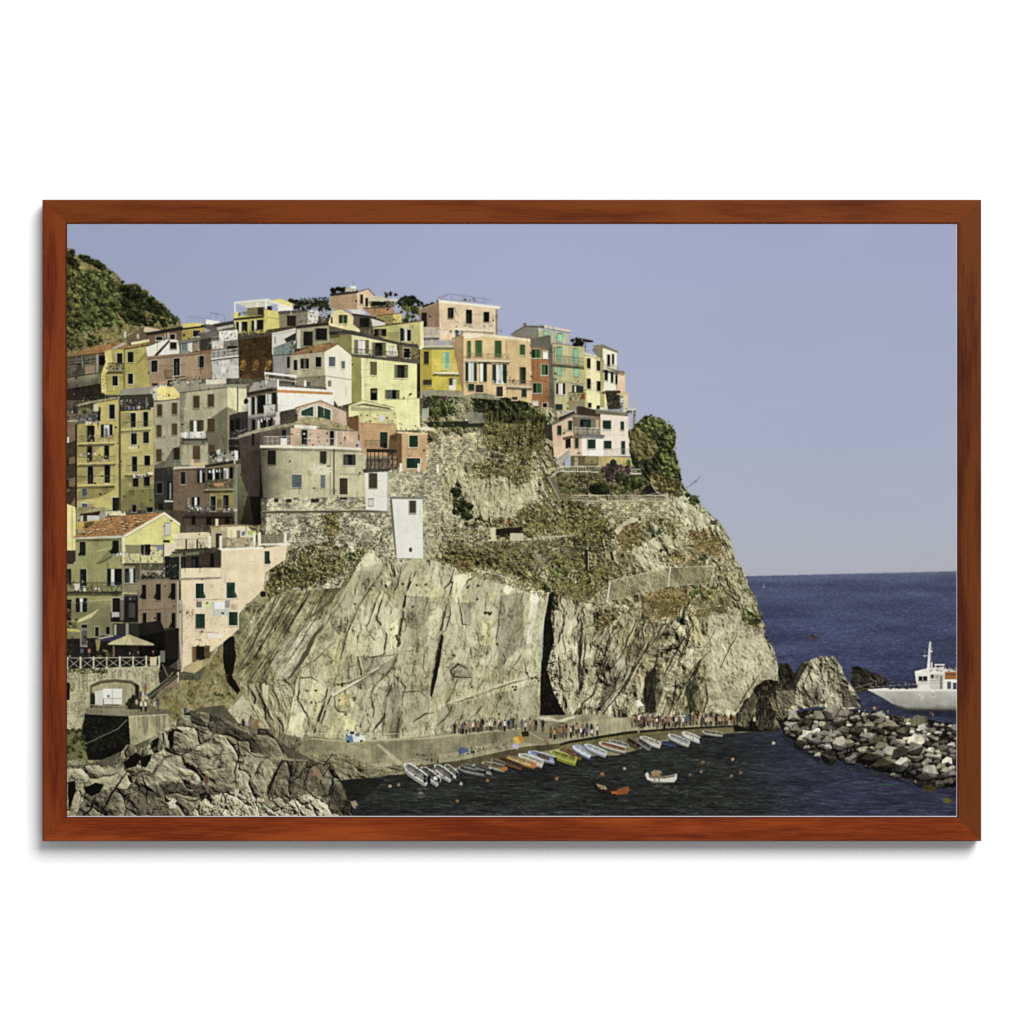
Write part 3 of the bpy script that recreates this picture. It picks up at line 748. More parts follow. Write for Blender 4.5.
rock("130,100 170,50 330,15 405,30 372,105 302,225 245,325 200,425 168,600 80,580 40,530 15,460 0,470 5,340 30,220 100,165", ((58, 54, 34), (150, 142, 100), (208, 200, 160)), ang=121, size=3.0, stretch=9, warp=4, con=.95, fold=(7, 11), crack=.9, seed=6, rough=.8, tint=((96, 92, 56), .5, 20, .5))
rock("120,380 170,300 230,250 300,225 250,310 200,400 150,420", ((80, 76, 58), (160, 152, 124), (214, 207, 184)), ang=125, size=2.2, stretch=5, warp=4, con=.8, fold=(4, 9), crack=.8, seed=9, rough=1.2)
rock("40,440 100,425 160,430 195,430 165,600 100,580 60,520", ((52, 48, 32), (140, 131, 96), (200, 191, 152)), ang=72, size=3, stretch=7, warp=6, con=.95, fold=(6, 10), crack=.9, seed=13, rough=.9)
flecks("140,400 185,400 180,470 140,480", 160, np.array([(214, 208, 190), (190, 184, 162)], np.float32), (.3, .6)); fill("95,430 118,440 112,500 98,470", (196, 188, 150), 1, rough=.8)
for k in range(34):
    a_ = 60 + 300 * rng.rand(); b_ = 60 + 70 * rng.rand(); L = 60 + 200 * rng.rand()
    if a_ - L * .6 > 5 and a_ < 380 - b_ * .1:
        line([(a_, b_ + 60), (a_ - L * .3, b_ + 60 + L * .5), (a_ - L * .62, b_ + 60 + L)], .5 + .9 * rng.rand(), [(44, 41, 26), (56, 52, 32), (196, 188, 146)][rng.randint(3)], .65, rough=.8, taper=True)
scatter("170,60 330,20 390,40 300,120 200,140 140,110", 40, (1, 2.8), DRY, -.16, dens=(8, .4, 4)); scatter("230,90 300,70 290,130 250,140", 10, (1, 2), DARKLEAF, .1); flecks("120,150 330,30 380,60 280,160 150,200", 900, DRY, (.3, .6), dens=(6, .5, 3)); line("395,60 330,120 280,190 250,230", 2.6, (110, 104, 74), .6, rough=1, taper=True)
Z(230, 550, 5.118)
line("690,-10 600,110 552,195 505,270 440,325 380,360", 4.2, (92, 86, 58), .75, rough=1.2, taper=True); line("480,380 432,440 392,520 345,600 300,662", 4.6, (74, 69, 48), .8, rough=1.2, taper=True)
tone("370,380 470,355 440,415 385,460 345,530 320,600 250,640 300,560 335,470", 1.18)
foliage("190,130 260,80 420,60 560,60 520,130 440,180 330,190 230,200", 900, OLIVE, light=-.04, size=3.4, setid=False, edge=2)
foliage("260,90 520,60 480,130 300,150", 260, DARKLEAF, light=.1, size=3, setid=False, edge=2)
for s_, w_ in (("90,690 130,760 120,830", 2.2), ("130,690 180,800 185,870", 1.8), ("300,650 280,670 310,690", 2), ("200,640 150,700 190,780", 1.2), ("320,330 260,440 180,560 90,680", 1.2), ("420,190 360,300 280,430 200,560", 1.4), ("250,200 200,330 120,480 50,600", 1.1), ("330,200 260,330 170,480 70,640", 1.2)):
    crack(s_, w_)
begin('printed_rock_slope', 'grassy brown rock slope beside the peach house')
Z(30, 660, 3.103)
rock("110,100 380,20 640,-60 640,200 840,240 860,330 110,360", ((52, 47, 34), (122, 114, 84), (180, 172, 136)), ang=140, size=4, con=.8, fold=(8, 12), seed=7)
rock("385,135 470,60 505,40 560,0 600,-40 640,-60 650,0 625,60 650,100 615,195 560,175 500,155 440,195 395,170", ((70, 62, 38), (146, 134, 90), (188, 176, 128)), ang=130, size=3.6, stretch=3, warp=6, con=.7, fold=(5, 13), crack=.5, seed=17, rough=.8, tint=((120, 102, 56), .45, 16, .6))
rock("600,170 660,110 690,150 680,190 640,200", ((120, 112, 84), (190, 182, 148), (216, 208, 178)), ang=100, size=4, con=.5, fold=(3, 10), seed=4, rough=.8)
fill("598,-60 632,-75 640,-10 626,50 652,92 644,108 612,70 600,10", (34, 31, 23), 2, rough=1.2); flecks("420,90 620,20 610,120 440,160", 900, DRY, (.3, .6), dens=(6, .48, 2)); scatter("570,95 620,100 610,120 575,120", 5, (.8, 1.6), LEAF, 0)
Z(420, 380, 2.7676)

# ---------------------------------------------------------------- terraces and back walls seen in the gaps between the houses
Z(0, 0, 1)
begin('printed_terraces', 'shaded walls and roof terraces in the gaps between the houses')
TOWN = "67,372 150,345 200,334 235,322 262,316 300,312 330,318 345,316 400,316 425,334 425,345 464,350 464,384 425,392 418,440 330,440 262,470 255,560 240,580 200,680 67,680"
fill(TOWN, (92, 86, 68), 3)
scatter("200,330 330,315 420,330 420,400 200,400", 60, (.8, 1.8), DARKLEAF, 0, dens=(6, .52, 3))
flecks(TOWN, 5000, np.array([(40, 36, 28), (84, 78, 60), (130, 120, 92), (176, 166, 136)], np.float32), (.4, 1.0), dens=(4, .5, 2))

# ---------------------------------------------------------------- houses on the ridge, left
Z(60, 240, 6.4)
begin('printed_house', 'dark-eaved brown house under the wooded slope')
fill("425,620 540,550 650,570 640,640 430,660", (112, 88, 70))
fill("540,552 648,572 600,600 535,585", (204, 170, 146))
fill("550,600 780,565 930,548 930,650 570,665", (120, 86, 70))
win(615, 616, 655, 640, 'd'); win(705, 602, 737, 633, 'd')
rect(668, 598, 676, 630, (170, 160, 150)); rect(684, 590, 700, 630, (172, 150, 130))
fill("545,592 780,552 930,541 930,556 780,574 560,610", (52, 44, 40))
rect(410, 585, 424, 625, (190, 180, 165)); rect(490, 600, 505, 630, (180, 170, 155))
begin('printed_house', 'ochre house with white-framed window at the ridge')
fill("780,574 930,556 930,650 780,650", (172, 146, 66))
win(852, 578, 895, 614, 'd'); win(790, 600, 800, 610, 'd', None)
fill("782,532 918,528 900,548 785,562", (206, 182, 100))
clutter(850, 595, 890, 618, 5)
for xx in range(815, 960, 24):
    line([(xx, 530), (xx + 2, 485)], .35, (110, 110, 124), .7)
line("815,485 960,505", .4, (110, 110, 124), .8)
line("960,510 960,463 1024,475", .4, (84, 84, 92), .8); line("1000,510 1000,470", .4, (84, 84, 92), .8)
fill("935,505 1024,520 1024,560 930,550", (226, 222, 214))
begin('printed_house', 'old house with terracotta roof and canvas awning at the left edge')
fill("40,745 285,712 305,850 260,880 40,960", (96, 88, 68), 2)
clutter(60, 760, 240, 860, 46, [(60, 56, 46), (130, 116, 92), (84, 74, 60), (46, 42, 36), (120, 112, 98)], (1, 4), (1, 4))
rect(160, 800, 225, 860, (150, 122, 98)); rect(230, 730, 245, 850, (150, 146, 136)); rect(250, 740, 290, 800, (34, 28, 24))
for yy in (755, 775, 795):
    line([(50, yy + 14), (240, yy - 6)], .5, (142, 136, 118), .7)
line("140,735 145,820", .7, (150, 145, 130))
fill("45,885 255,850 262,915 60,955", (132, 128, 98), 1.5, sh=('y', 1.1, .7))
line("45,880 255,848", .8, (60, 54, 46))
fill("40,955 262,915 300,1000 300,1024 40,1024", (56, 49, 40), 2)
clutter(60, 930, 260, 1000, 12, [(60, 50, 40), (30, 26, 22), (100, 90, 74)], (1, 3), (1, 3))
tiles("50,745 160,690 250,668 400,652 330,700 285,716", (158, 100, 66), .2)
line("50,748 285,718", .8, (70, 56, 44))
begin('printed_house', 'yellow house with small balcony below the slope')
fill("265,850 300,845 335,770 325,700 410,692 565,665 572,935 410,950 390,990 292,990", (172, 158, 82))
fill("285,712 325,700 336,768 302,850 262,856 290,780", (214, 196, 118))
fill("262,856 290,850 295,985 264,975", (216, 198, 124)); clutter(265, 860, 290, 980, 14, [(180, 150, 80), (120, 100, 60), (226, 210, 150)])
shade("405,695 415,690 415,950 405,955", .72)
tiles("325,700 400,660 445,678 565,650 575,668 410,697", (150, 104, 72), .1)
fill("320,700 400,655 430,660 350,695", (180, 168, 150)); fill("450,655 570,632 572,650 460,670", (220, 204, 150))
line("410,699 572,670", .9, (64, 50, 36))
win(364, 724, 398, 784, 'k'); win(434, 714, 470, 780, 'k'); win(336, 868, 370, 930, 'k'); win(436, 854, 468, 920, 'k')
balc(308, 785, 408, 838, (150, 140, 110)); clutter(312, 800, 405, 832, 22, [(150, 148, 140), (60, 60, 54), (190, 186, 176), (90, 86, 76)])
shade("470,815 568,730 570,690 500,770", .85)
begin('printed_house', 'pink house with white gabled terrace above it')
fill("550,685 690,632 700,640 760,640 765,740 560,750", (222, 218, 210))
fill("600,738 695,640 705,645 625,738", (74, 62, 52)); win(706, 656, 745, 694, 'd', (150, 128, 104))
fill("755,652 1020,610 1020,710 770,728", (120, 114, 104)); win(778, 656, 816, 714, 's'); rect(822, 650, 846, 714, (210, 206, 196)); rect(855, 660, 884, 712, (160, 122, 100))
win(888, 650, 930, 700, 's'); rect(925, 660, 960, 700, (40, 38, 34)); clutter(780, 690, 960, 716, 14)
fill("750,645 1024,600 1024,622 760,664", (122, 118, 112)); line("760,665 1020,624", .6, (50, 46, 42))
fill("555,755 968,712 972,872 900,885 770,900 572,937", (166, 128, 106))
fill("553,745 972,704 974,720 555,762", (146, 108, 88)); line("556,764 972,722", .5, (84, 62, 50))
win(584, 770, 622, 845, 'k', sl=-.1); win(727, 757, 766, 867, 'k', sl=-.1); win(884, 742, 923, 818, 'k', sl=-.08)
line("690,812 800,795", .4, (90, 70, 58)); line("680,885 805,872 805,890 690,902", .8, (54, 50, 46)); rect(590, 915, 625, 932, (40, 36, 32))
shade("660,830 720,825 725,880 670,890", .82)
rect(690, 895, 770, 930, (42, 38, 34)); win(735, 905, 765, 935, 's')
begin('printed_awning', 'grey striped awning on the yellow terrace')
fill("385,1000 395,952 618,930 622,962 578,1000", (158, 154, 138))
for k in range(24):
    line([(392 + k * 9.6, 955 - k * .9), (388 + k * 9, 1000)], .7, (110, 108, 98), .7)
rect(400, 990, 580, 1024, (40, 38, 34)); clutter(400, 1000, 570, 1024, 10, [(90, 84, 70), (50, 50, 44)])
begin('printed_house', 'bright yellow terrace wall with pots')
fill("618,932 772,938 772,1024 618,1024", (224, 200, 116)); fill("580,948 620,935 622,1024 580,1024", (176, 174, 162))
fill("770,905 900,900 920,945 775,960", (206, 190, 130))
clutter(820, 880, 960, 925, 34, [(222, 218, 208), (60, 76, 42), (214, 206, 190), (150, 140, 110)]); clutter(622, 985, 760, 1020, 18, [(230, 226, 220), (216, 208, 190), (190, 90, 60)])

# ---------------------------------------------------------------- town, top centre left
Z(200, 270, 6.4)
begin('printed_house', 'low white house with roof terrace on the ridge')
fill("35,315 130,330 135,345 215,330 215,400 100,395 30,370", (96, 88, 78)); fill("38,312 130,330 120,350 36,345", (228, 224, 216))
fill("80,345 215,322 215,350 110,375", (70, 64, 60)); fill("105,365 215,345 215,362 110,385", (170, 166, 158))
line("65,310 68,272 160,290 158,328", .4, (84, 84, 92), .9); line("104,318 104,280", .4, (84, 84, 92), .9)
begin('printed_house', 'yellow rooftop house under a white pergola')
fill("215,300 300,285 505,262 612,250 612,362 430,382 412,400 230,405", (196, 182, 96))
fill("300,240 425,226 428,285 300,294", (126, 116, 66)); rect(370, 240, 405, 285, (56, 54, 44)); rect(428, 230, 460, 255, (52, 50, 42))
fill("460,192 500,181 592,206 592,256 500,262 495,212", (216, 200, 120)); fill("498,208 590,236 590,256 500,264", (230, 226, 214))
fill("220,206 430,185 500,212 425,228 300,238", (200, 196, 182)); line("218,206 430,186 500,212", 1.2, (236, 234, 228)); line("300,238 425,228", .8, (216, 212, 200))
rect(219, 206, 229, 280, (230, 228, 222)); rect(417, 190, 429, 248, (228, 226, 220)); clutter(240, 270, 300, 300, 10, [(40, 50, 30), (60, 72, 40)])
fill("215,308 410,288 410,304 215,322", (70, 64, 46)); fill("215,270 245,262 245,305 215,308", (212, 198, 104))
win(232, 330, 248, 392, 'k', None); rect(252, 330, 266, 395, (206, 204, 192)); win(268, 328, 302, 390, 'kk', None); rect(308, 320, 322, 392, (176, 162, 84)); win(330, 322, 346, 386, 'k', None)
rect(350, 320, 362, 385, (214, 212, 200)); win(364, 318, 406, 380, 'kk', None)
clutter(230, 380, 400, 415, 34, [(180, 170, 110), (60, 72, 40), (120, 110, 70), (200, 196, 180), (84, 78, 60)])
fill("412,250 500,262 505,372 430,382 412,330", (206, 192, 104)); line("430,300 612,330", .35, (110, 100, 60))
begin('printed_house', 'grey house with dark loggia beside the yellow rooftop house')
fill("505,270 690,250 692,352 510,372", (134, 126, 100)); fill("500,262 690,248 692,266 505,284", (90, 86, 82)); rect(556, 290, 614, 356, (46, 42, 38))
fill("430,380 612,355 615,372 440,392", (90, 70, 62)); rect(618, 262, 628, 350, (120, 116, 106))
fill("692,250 760,262 755,335 690,345", (206, 204, 196)); clutter(620, 300, 820, 340, 44, [(150, 130, 90), (200, 196, 188), (70, 84, 44), (100, 76, 50), (182, 150, 96), (150, 150, 170)])
clutter(690, 262, 830, 300, 24, [(50, 58, 36), (120, 112, 90), (170, 160, 130), (84, 80, 66)])
begin('printed_tree', 'garden trees against the sky on the ridge')
scatter("575,190 640,180 640,240 600,240", 16, (1.2, 2.6), DARKLEAF, -.02); scatter("640,200 830,190 830,250 650,250", 32, (1, 2.2), DARKLEAF, .0)
flecks("640,180 830,170 830,240 650,240", 260, DARKLEAF, (.25, .5), setid=True)
for k in range(12):
    line([(650 + k * 15, 250), (652 + k * 15 + rng.randint(-5, 5), 178 + rng.randint(0, 22))], .4, (66, 62, 52), setid=True)
line("600,205 820,190", .4, (80, 76, 66))
scatter("835,115 860,98 935,110 930,140 840,145", 12, (1.2, 2.2), DARKLEAF)
begin('printed_house', 'pink house with dark eaves, highest on the ridge')
fill("835,160 1010,148 1020,250 835,245", (176, 130, 106)); fill("832,150 1010,128 1024,140 1024,160 1005,146 835,166", (66, 52, 48))
fill("1005,148 1024,140 1060,150 1060,250 1010,245", (212, 172, 148)); rect(965, 100, 998, 132, (226, 224, 220)); line("981,100 981,70", .4, (90, 90, 90)); fill("930,112 1000,118 1000,134 930,138", (170, 160, 140))
begin('printed_house', 'pale yellow gabled house with a green window on the ridge')
fill("820,340 850,258 905,248 985,290 980,345 1024,380 1024,402 825,352", (214, 198, 142)); line("850,256 905,246 985,288", .8, (120, 104, 70)); win(890, 286, 942, 340, 'gog', (224, 212, 170)); rect(838, 300, 850, 340, (60, 50, 40))
fill("820,335 1024,378 1024,400 820,352", (222, 208, 154))
begin('printed_house', 'house with deep dark verandah')
fill("615,370 825,345 832,460 620,505", (152, 144, 114)); win(664, 392, 722, 482, 'dd', None); win(738, 372, 812, 446, 'ddd', None); fill("612,355 822,332 828,352 615,374", (62, 54, 46)); rect(736, 372, 742, 446, (120, 112, 96)); rect(622, 380, 642, 500, (196, 192, 180))
begin('printed_house', 'olive house with shaded left wall')
fill("828,400 975,390 975,560 960,540 880,470 832,468", (136, 126, 80)); fill("825,395 970,384 978,398 830,414", (60, 52, 44)); shade("832,412 975,398 975,420 832,436", .7)
begin('printed_house', 'white terrace house with railing')
fill("120,390 240,380 242,442 125,458", (222, 219, 212)); clutter(130, 395, 240, 450, 26, [(200, 198, 190), (120, 116, 108), (236, 234, 228), (80, 78, 70)])
fill("70,460 245,444 246,548 70,578", (120, 114, 106)); rect(175, 485, 240, 520, (44, 42, 40)); fill("75,455 150,448 150,500 80,505", (196, 192, 184)); clutter(90, 470, 235, 520, 16)
balc(65, 520, 246, 575, (214, 211, 204), (216, 213, 206), -.12)
fill("75,580 248,560 250,690 80,695", (190, 188, 182)); clutter(80, 620, 240, 690, 14, [(180, 178, 172), (206, 204, 198), (150, 148, 140)])
begin('printed_house', 'shaded house end with small terrace at the left')
fill("0,440 70,430 72,520 0,530", (70, 66, 58)); clutter(0, 450, 65, 500, 12); fill("0,400 110,388 118,420 0,444", (104, 100, 94)); fill("0,515 75,508 75,530 0,538", (140, 92, 70)); fill("0,535 70,530 75,690 0,700", (150, 112, 92)); win(-4, 548, 26, 622, 'k')
begin('printed_house', 'rusty brown unfinished wall with orange stains')
fill("245,435 462,410 466,672 350,697 250,688", (84, 52, 34), 2.4, sh=('y', .8, 1.15))
flecks("250,450 460,420 464,670 255,680", 1400, np.array([(50, 28, 20), (78, 48, 32), (104, 66, 42), (120, 80, 52)], np.float32), (.3, .6), dens=(5, .52, 2))
for cx_ in (272, 355, 434):
    flecks([(cx_ - 20, 640), (cx_ - 8, 585), (cx_ + 18, 570), (cx_ + 26, 600), (cx_ + 10, 640)], 44, np.array([(110, 70, 30), (150, 98, 40), (170, 120, 56)], np.float32), (.4, .8), light=.1)
for yy in (520, 560):
    line([(250, yy), (464, yy - 14)], .35, (52, 30, 22), .8)
fill("246,432 460,406 462,418 248,446", (90, 74, 60))
begin('printed_house', 'white house with a pale green net on its terrace')
fill("460,402 612,370 614,470 470,545 462,540", (206, 203, 194)); line("470,412 610,384", .5, (140, 120, 90)); rect(476, 425, 486, 470, (150, 144, 130)); fill("540,440 612,400 612,450 560,470", (52, 58, 44)); fill("468,495 575,455 600,445 604,530 470,546", (122, 138, 128)); clutter(570, 460, 612, 530, 12, [(44, 50, 40), (70, 84, 60)])
fill("466,548 578,540 578,662 468,664", (142, 141, 138)); rect(556, 552, 576, 625, (44, 44, 44)); line("468,545 580,538", .7, (70, 64, 60))
begin('printed_house', 'cream gabled house with terracotta roof and blue-grey window')
fill("575,540 800,512 804,678 620,692 575,690", (170, 160, 128)); fill("798,518 882,474 972,546 974,850 885,872 800,745", (230, 224, 202))
fill("620,692 804,676 806,750 620,755", (140, 130, 108))
tiles("570,540 740,478 888,464 860,484 800,518", (150, 96, 66), -.15); line("575,543 800,518 884,472 974,548", .7, (120, 84, 60))
win(600, 574, 622, 640, 'k', FR); win(645, 566, 698, 630, 'kok'); win(740, 554, 776, 618, 'k'); win(826, 554, 866, 614, 's', (220, 216, 200)); win(906, 582, 928, 630, 's', (226, 220, 204))
line("800,675 972,702", .7, (150, 130, 110)); line("620,690 804,676", .8, (110, 98, 84)); rect(968, 640, 996, 700, (206, 202, 192)); rect(820, 706, 840, 745, (120, 118, 112)); rect(684, 712, 706, 740, (90, 86, 80))
begin('printed_house', 'white house with an orange frieze and shaded balcony front')
fill("290,790 492,752 505,905 512,985 480,1024 300,1024", (112, 107, 100))
fill("290,785 490,748 492,764 292,804", (60, 52, 48)); line("300,806 490,768", .9, (112, 56, 34))
fill("340,720 480,690 500,745 310,780", (150, 146, 138)); clutter(320, 715, 480, 760, 22, [(206, 203, 196), (120, 116, 108), (70, 70, 66), (182, 178, 170)])
fill("410,650 620,672 622,686 412,664", (232, 229, 222)); line("415,655 425,730", .9, (222, 219, 212)); line("612,680 612,735", .8, (222, 219, 212)); line("420,690 620,712", .7, (210, 206, 198)); line("440,660 425,735", .7, (200, 196, 188))
fill("500,720 620,735 800,745 800,760 500,745", (110, 102, 92))
fill("495,780 862,792 856,872 622,882 500,908", (238, 235, 228)); fill("495,762 850,778 850,797 495,782", (196, 118, 66)); fill("493,742 875,768 876,782 493,764", (234, 231, 224)); rect(492, 700, 505, 760, (234, 231, 224)); rect(666, 705, 680, 745, (226, 223, 216))
rect(302, 815, 328, 930, (190, 187, 180)); win(332, 812, 350, 922, 'k', None); rect(352, 806, 366, 920, (186, 183, 176)); win(368, 800, 418, 915, 'dk', None); rect(420, 792, 434, 860, (200, 197, 190)); win(436, 790, 458, 858, 'w', None); win(462, 784, 488, 858, 'd', None)
fill("405,865 480,858 478,915 415,925", (192, 190, 182)); clutter(408, 855, 480, 920, 14, [(226, 224, 218), (150, 148, 140), (90, 88, 82)]); fill("300,930 500,905 500,920 300,948", (150, 145, 136)); win(332, 955, 355, 1024, 'd', None); rect(370, 960, 382, 1024, (190, 187, 180)); win(390, 948, 425, 1010, 'k', None); win(438, 940, 466, 1000, 'd', None)
fill("488,905 512,910 512,985 480,1000", (200, 198, 194))

# ---------------------------------------------------------------- town, top centre right
Z(340, 270, 6.4)
begin('printed_house', 'terrace house with a cream parasol below the pink ridge house')
fill("110,140 180,120 222,162 225,250 110,245", (214, 174, 150)); line("112,140 182,118 222,162", .9, (90, 66, 54)); win(132, 156, 148, 214, 'k', None); win(165, 178, 180, 230, 'k', None)
fill("150,240 330,232 348,262 345,290 200,292", (176, 112, 84)); fill("180,200 345,190 350,235 200,240", (120, 110, 80)); clutter(190, 195, 345, 238, 34, [(40, 48, 34), (70, 82, 46), (150, 130, 100), (96, 80, 60)])
fill("205,195 290,188 300,222 205,228", (38, 40, 30))
fill("180,180 230,162 290,170 320,190 280,200 190,198", (190, 182, 160)); fill("300,190 350,178 378,192 330,200", (206, 200, 184)); line("150,244 330,236", .7, (76, 56, 46))
fill("235,290 395,275 398,335 240,342", (216, 188, 104)); fill("240,290 340,280 345,342 240,345", (146, 128, 66)); line("235,290 395,274", .7, (76, 60, 44))
fill("60,250 140,248 170,280 90,280", (206, 202, 196))
begin('printed_house', 'small white-grey house with a flat roof')
fill("80,280 200,300 205,362 100,345", (96, 88, 76)); win(128, 306, 188, 362, 'dd', None); fill("198,300 290,328 290,352 210,365", (206, 202, 190)); fill("80,276 200,292 290,326 285,334 198,306 80,290", (70, 62, 54))
clutter(280, 300, 400, 335, 16, [(150, 120, 70), (60, 66, 40), (120, 110, 84)])
begin('printed_tree', 'palm tree on the terraces')
line("440,260 438,190", 1.2, (74, 62, 44), setid=True)
for k in range(34):
    a = -math.pi * (k + .5) / 34 + .1 * rng.randn(); L = 66 + 26 * rng.rand()
    q = [(440 + math.cos(a) * L * t, 190 + math.sin(a) * L * .85 * t + 46 * t * t) for t in (0, .35, .7, 1)]
    line(q, 1.1 + .7 * rng.rand(), (np.array((40, 50, 28)) * (.6 + .9 * rng.rand())), setid=True, taper=True)
clump(340 + 440 / 6.4, 270 + 212 / 6.4, 5, 4, DARKLEAF, 160)
scatter("380,210 520,200 640,185 640,215 520,260 400,270", 26, (1, 2.4), DARKLEAF); scatter("280,140 360,150 350,178 290,170", 8, (.8, 1.6), DARKLEAF)
scatter("385,240 505,235 505,330 400,330", 26, (1, 2.4), LEAF, -.04); clutter(400, 270, 510, 335, 20, [(150, 140, 110), (120, 104, 80), (70, 66, 50), (90, 80, 60)])
begin('printed_house', 'beige pink house with flat roof and roof terrace railings')
fill("505,250 635,200 642,442 545,425 510,330", (146, 110, 92)); fill("633,200 1006,236 1006,412 800,440 640,452", (222, 186, 158)); fill("630,188 1024,230 1024,246 632,206", (232, 224, 208)); line("505,252 632,204", .9, (170, 140, 120))
rect(522, 270, 556, 360, (46, 38, 36)); win(694, 240, 728, 304, 'o', None); win(694, 240, 728, 304, 'k', None, .05); win(808, 252, 845, 344, 'k', None, .05); win(922, 266, 955, 330, 'k', None, .05); win(740, 380, 778, 420, 'sw', (210, 180, 150))
balc(738, 335, 990, 382, (226, 208, 184), (190, 180, 168), .05, .75); clutter(740, 320, 985, 370, 18, [(206, 200, 188), (110, 96, 84), (150, 140, 126)]); line("738,240 740,330", .5, (140, 118, 100)); line("728,230 760,300", .4, (110, 92, 80))
line("620,178 695,150 970,188 935,208", .5, (110, 106, 108), .9); line("695,150 640,190", .5, (110, 106, 108)); line("640,184 930,206", .35, (110, 106, 108))
for xx, yy in ((720, 155), (790, 164), (860, 174), (930, 183)):
    line([(xx, yy), (xx - 6, yy + 28)], .35, (110, 106, 108))
clutter(760, 185, 880, 205, 12, [(100, 92, 84), (180, 170, 150)])
fill("540,370 635,368 640,440 545,425", (176, 150, 130)); balc(540, 365, 636, 430, (196, 180, 160), (210, 206, 196)); rect(996, 248, 1010, 412, (150, 126, 110))
begin('printed_house', 'olive yellow house behind a grey terrace')
fill("210,362 520,322 535,330 538,495 500,505 360,472 215,405", (184, 172, 104)); fill("512,332 535,324 540,492 515,496", (226, 216, 164)); win(220, 376, 296, 420, 'kok', None); win(386, 370, 455, 452, 'kwk', (200, 190, 140)); fill("395,350 465,358 465,385 400,372", (190, 182, 140)); line("210,364 520,324", 1., (88, 78, 58)); shade("300,400 380,392 380,460 310,440", .85)
rect(385, 470, 500, 560, (120, 108, 66)); win(408, 500, 448, 560, 'kk', (206, 200, 180)); clutter(390, 520, 510, 570, 26, [(160, 150, 120), (80, 84, 60), (206, 200, 186), (60, 56, 48)])
begin('printed_house', 'large pale yellow house with olive shutters')
fill("70,412 362,466 372,548 72,545", (214, 206, 158)); fill("0,400 75,412 78,545 70,545 0,480", (134, 124, 72))
fill("-20,400 75,384 360,456 500,478 510,500 360,474 75,410 -15,412", (82, 76, 70))
win(92, 446, 186, 532, 'owwo', (206, 200, 170), .05); win(206, 462, 294, 548, 'okko', (206, 200, 170), .05); win(320, 486, 354, 546, 'ww', (226, 220, 190)); balc(85, 500, 360, 562, (110, 102, 86), (84, 78, 66), .08, .5)
fill("75,545 142,556 146,838 75,850", (152, 142, 74)); fill("138,556 496,592 496,832 275,858 145,838", (224, 220, 154)); fill("136,556 150,558 152,838 140,838", (234, 232, 200))
fill("72,534 515,580 518,602 72,552", (96, 90, 78)); win(194, 585, 236, 670, 'o', (228, 222, 180), .04); win(350, 606, 435, 688, 'okko', (228, 222, 180), .04); win(196, 756, 240, 832, 'k', (228, 222, 180)); rect(205, 765, 235, 785, WC['o']); win(290, 766, 382, 824, 'osko', (228, 222, 180), .04)
shade("492,595 515,600 515,800 492,825", .55)
fill("275,832 510,822 512,1024 365,1024 345,880 275,855", (228, 222, 158)); line("275,832 512,820", .7, (180, 166, 110)); clutter(385, 795, 450, 825, 9, [(160, 100, 60), (90, 60, 40), (70, 60, 50)])
fill("55,862 150,836 345,880 350,980 55,960", (222, 212, 156)); line("55,866 150,834 345,878", .8, (156, 138, 96)); fill("75,870 150,850 320,880 320,890 150,866", (110, 100, 70)); shade("70,872 330,888 340,905 70,900", .75)
begin('printed_house', 'bright yellow house with mint shutters and a white balcony')
fill("514,500 796,505 796,772 600,768 590,755 515,800", (204, 178, 66)); fill("514,502 585,506 590,760 515,800", (174, 150, 54)); fill("510,488 800,494 803,509 510,505", (228, 222, 200))
win(540, 520, 568, 600, 'k', None); win(662, 526, 704, 632, 'tt', (200, 206, 140)); balc(606, 598, 776, 662, (232, 228, 214), (214, 200, 130), .02, .6); win(534, 702, 586, 734, 'nn', (170, 150, 80)); win(700, 692, 742, 766, 'nw', (206, 186, 100)); rect(700, 735, 742, 766, (226, 222, 210)); shade("590,680 690,640 610,640", .9)
rect(580, 440, 595, 490, (214, 196, 84)); rect(684, 446, 698, 490, (214, 196, 84)); rect(782, 450, 795, 492, (206, 170, 84)); balc(540, 445, 796, 492, (200, 190, 150), (150, 140, 116), 0, .5); clutter(700, 450, 780, 486, 10, [(160, 120, 90), (120, 90, 70)])
fill("515,775 590,762 595,800 515,820", (150, 142, 120)); fill("590,765 800,772 1024,800 1024,830 720,810 590,800", (150, 144, 116), 2)

# ---------------------------------------------------------------- the row on the point
Z(480, 300, 4.6545)
begin('printed_house', 'grey-green house with mint shutters, tallest on the point')
fill("140,160 212,120 275,130 278,190 330,160 345,505 318,490 316,225 236,200", (122, 116, 104)); fill("272,132 412,156 412,198 335,200 276,190", (170, 170, 142)); fill("135,160 210,117 300,118 425,142 421,153 300,130 210,125", (96, 90, 82)); fill("300,114 424,140 424,150 300,128", (196, 190, 178)); rect(203, 105, 216, 120, (110, 100, 90))
fill("240,178 328,162 332,226 240,205", (104, 98, 88)); win(300, 142, 320, 162, 't', None); win(362, 154, 385, 192, 't', None)
fill("335,200 486,216 492,300 496,440 450,500 430,522 345,508", (182, 176, 128)); fill("316,225 338,200 346,508 322,492", (104, 98, 86)); line("335,200 486,216", .9, (120, 112, 90)); line("340,378 494,390", .5, (140, 130, 90))
win(360, 216, 382, 280, 't', None); win(436, 224, 457, 292, 't', None); win(362, 304, 382, 348, 't', None); win(440, 312, 460, 354, 't', None)
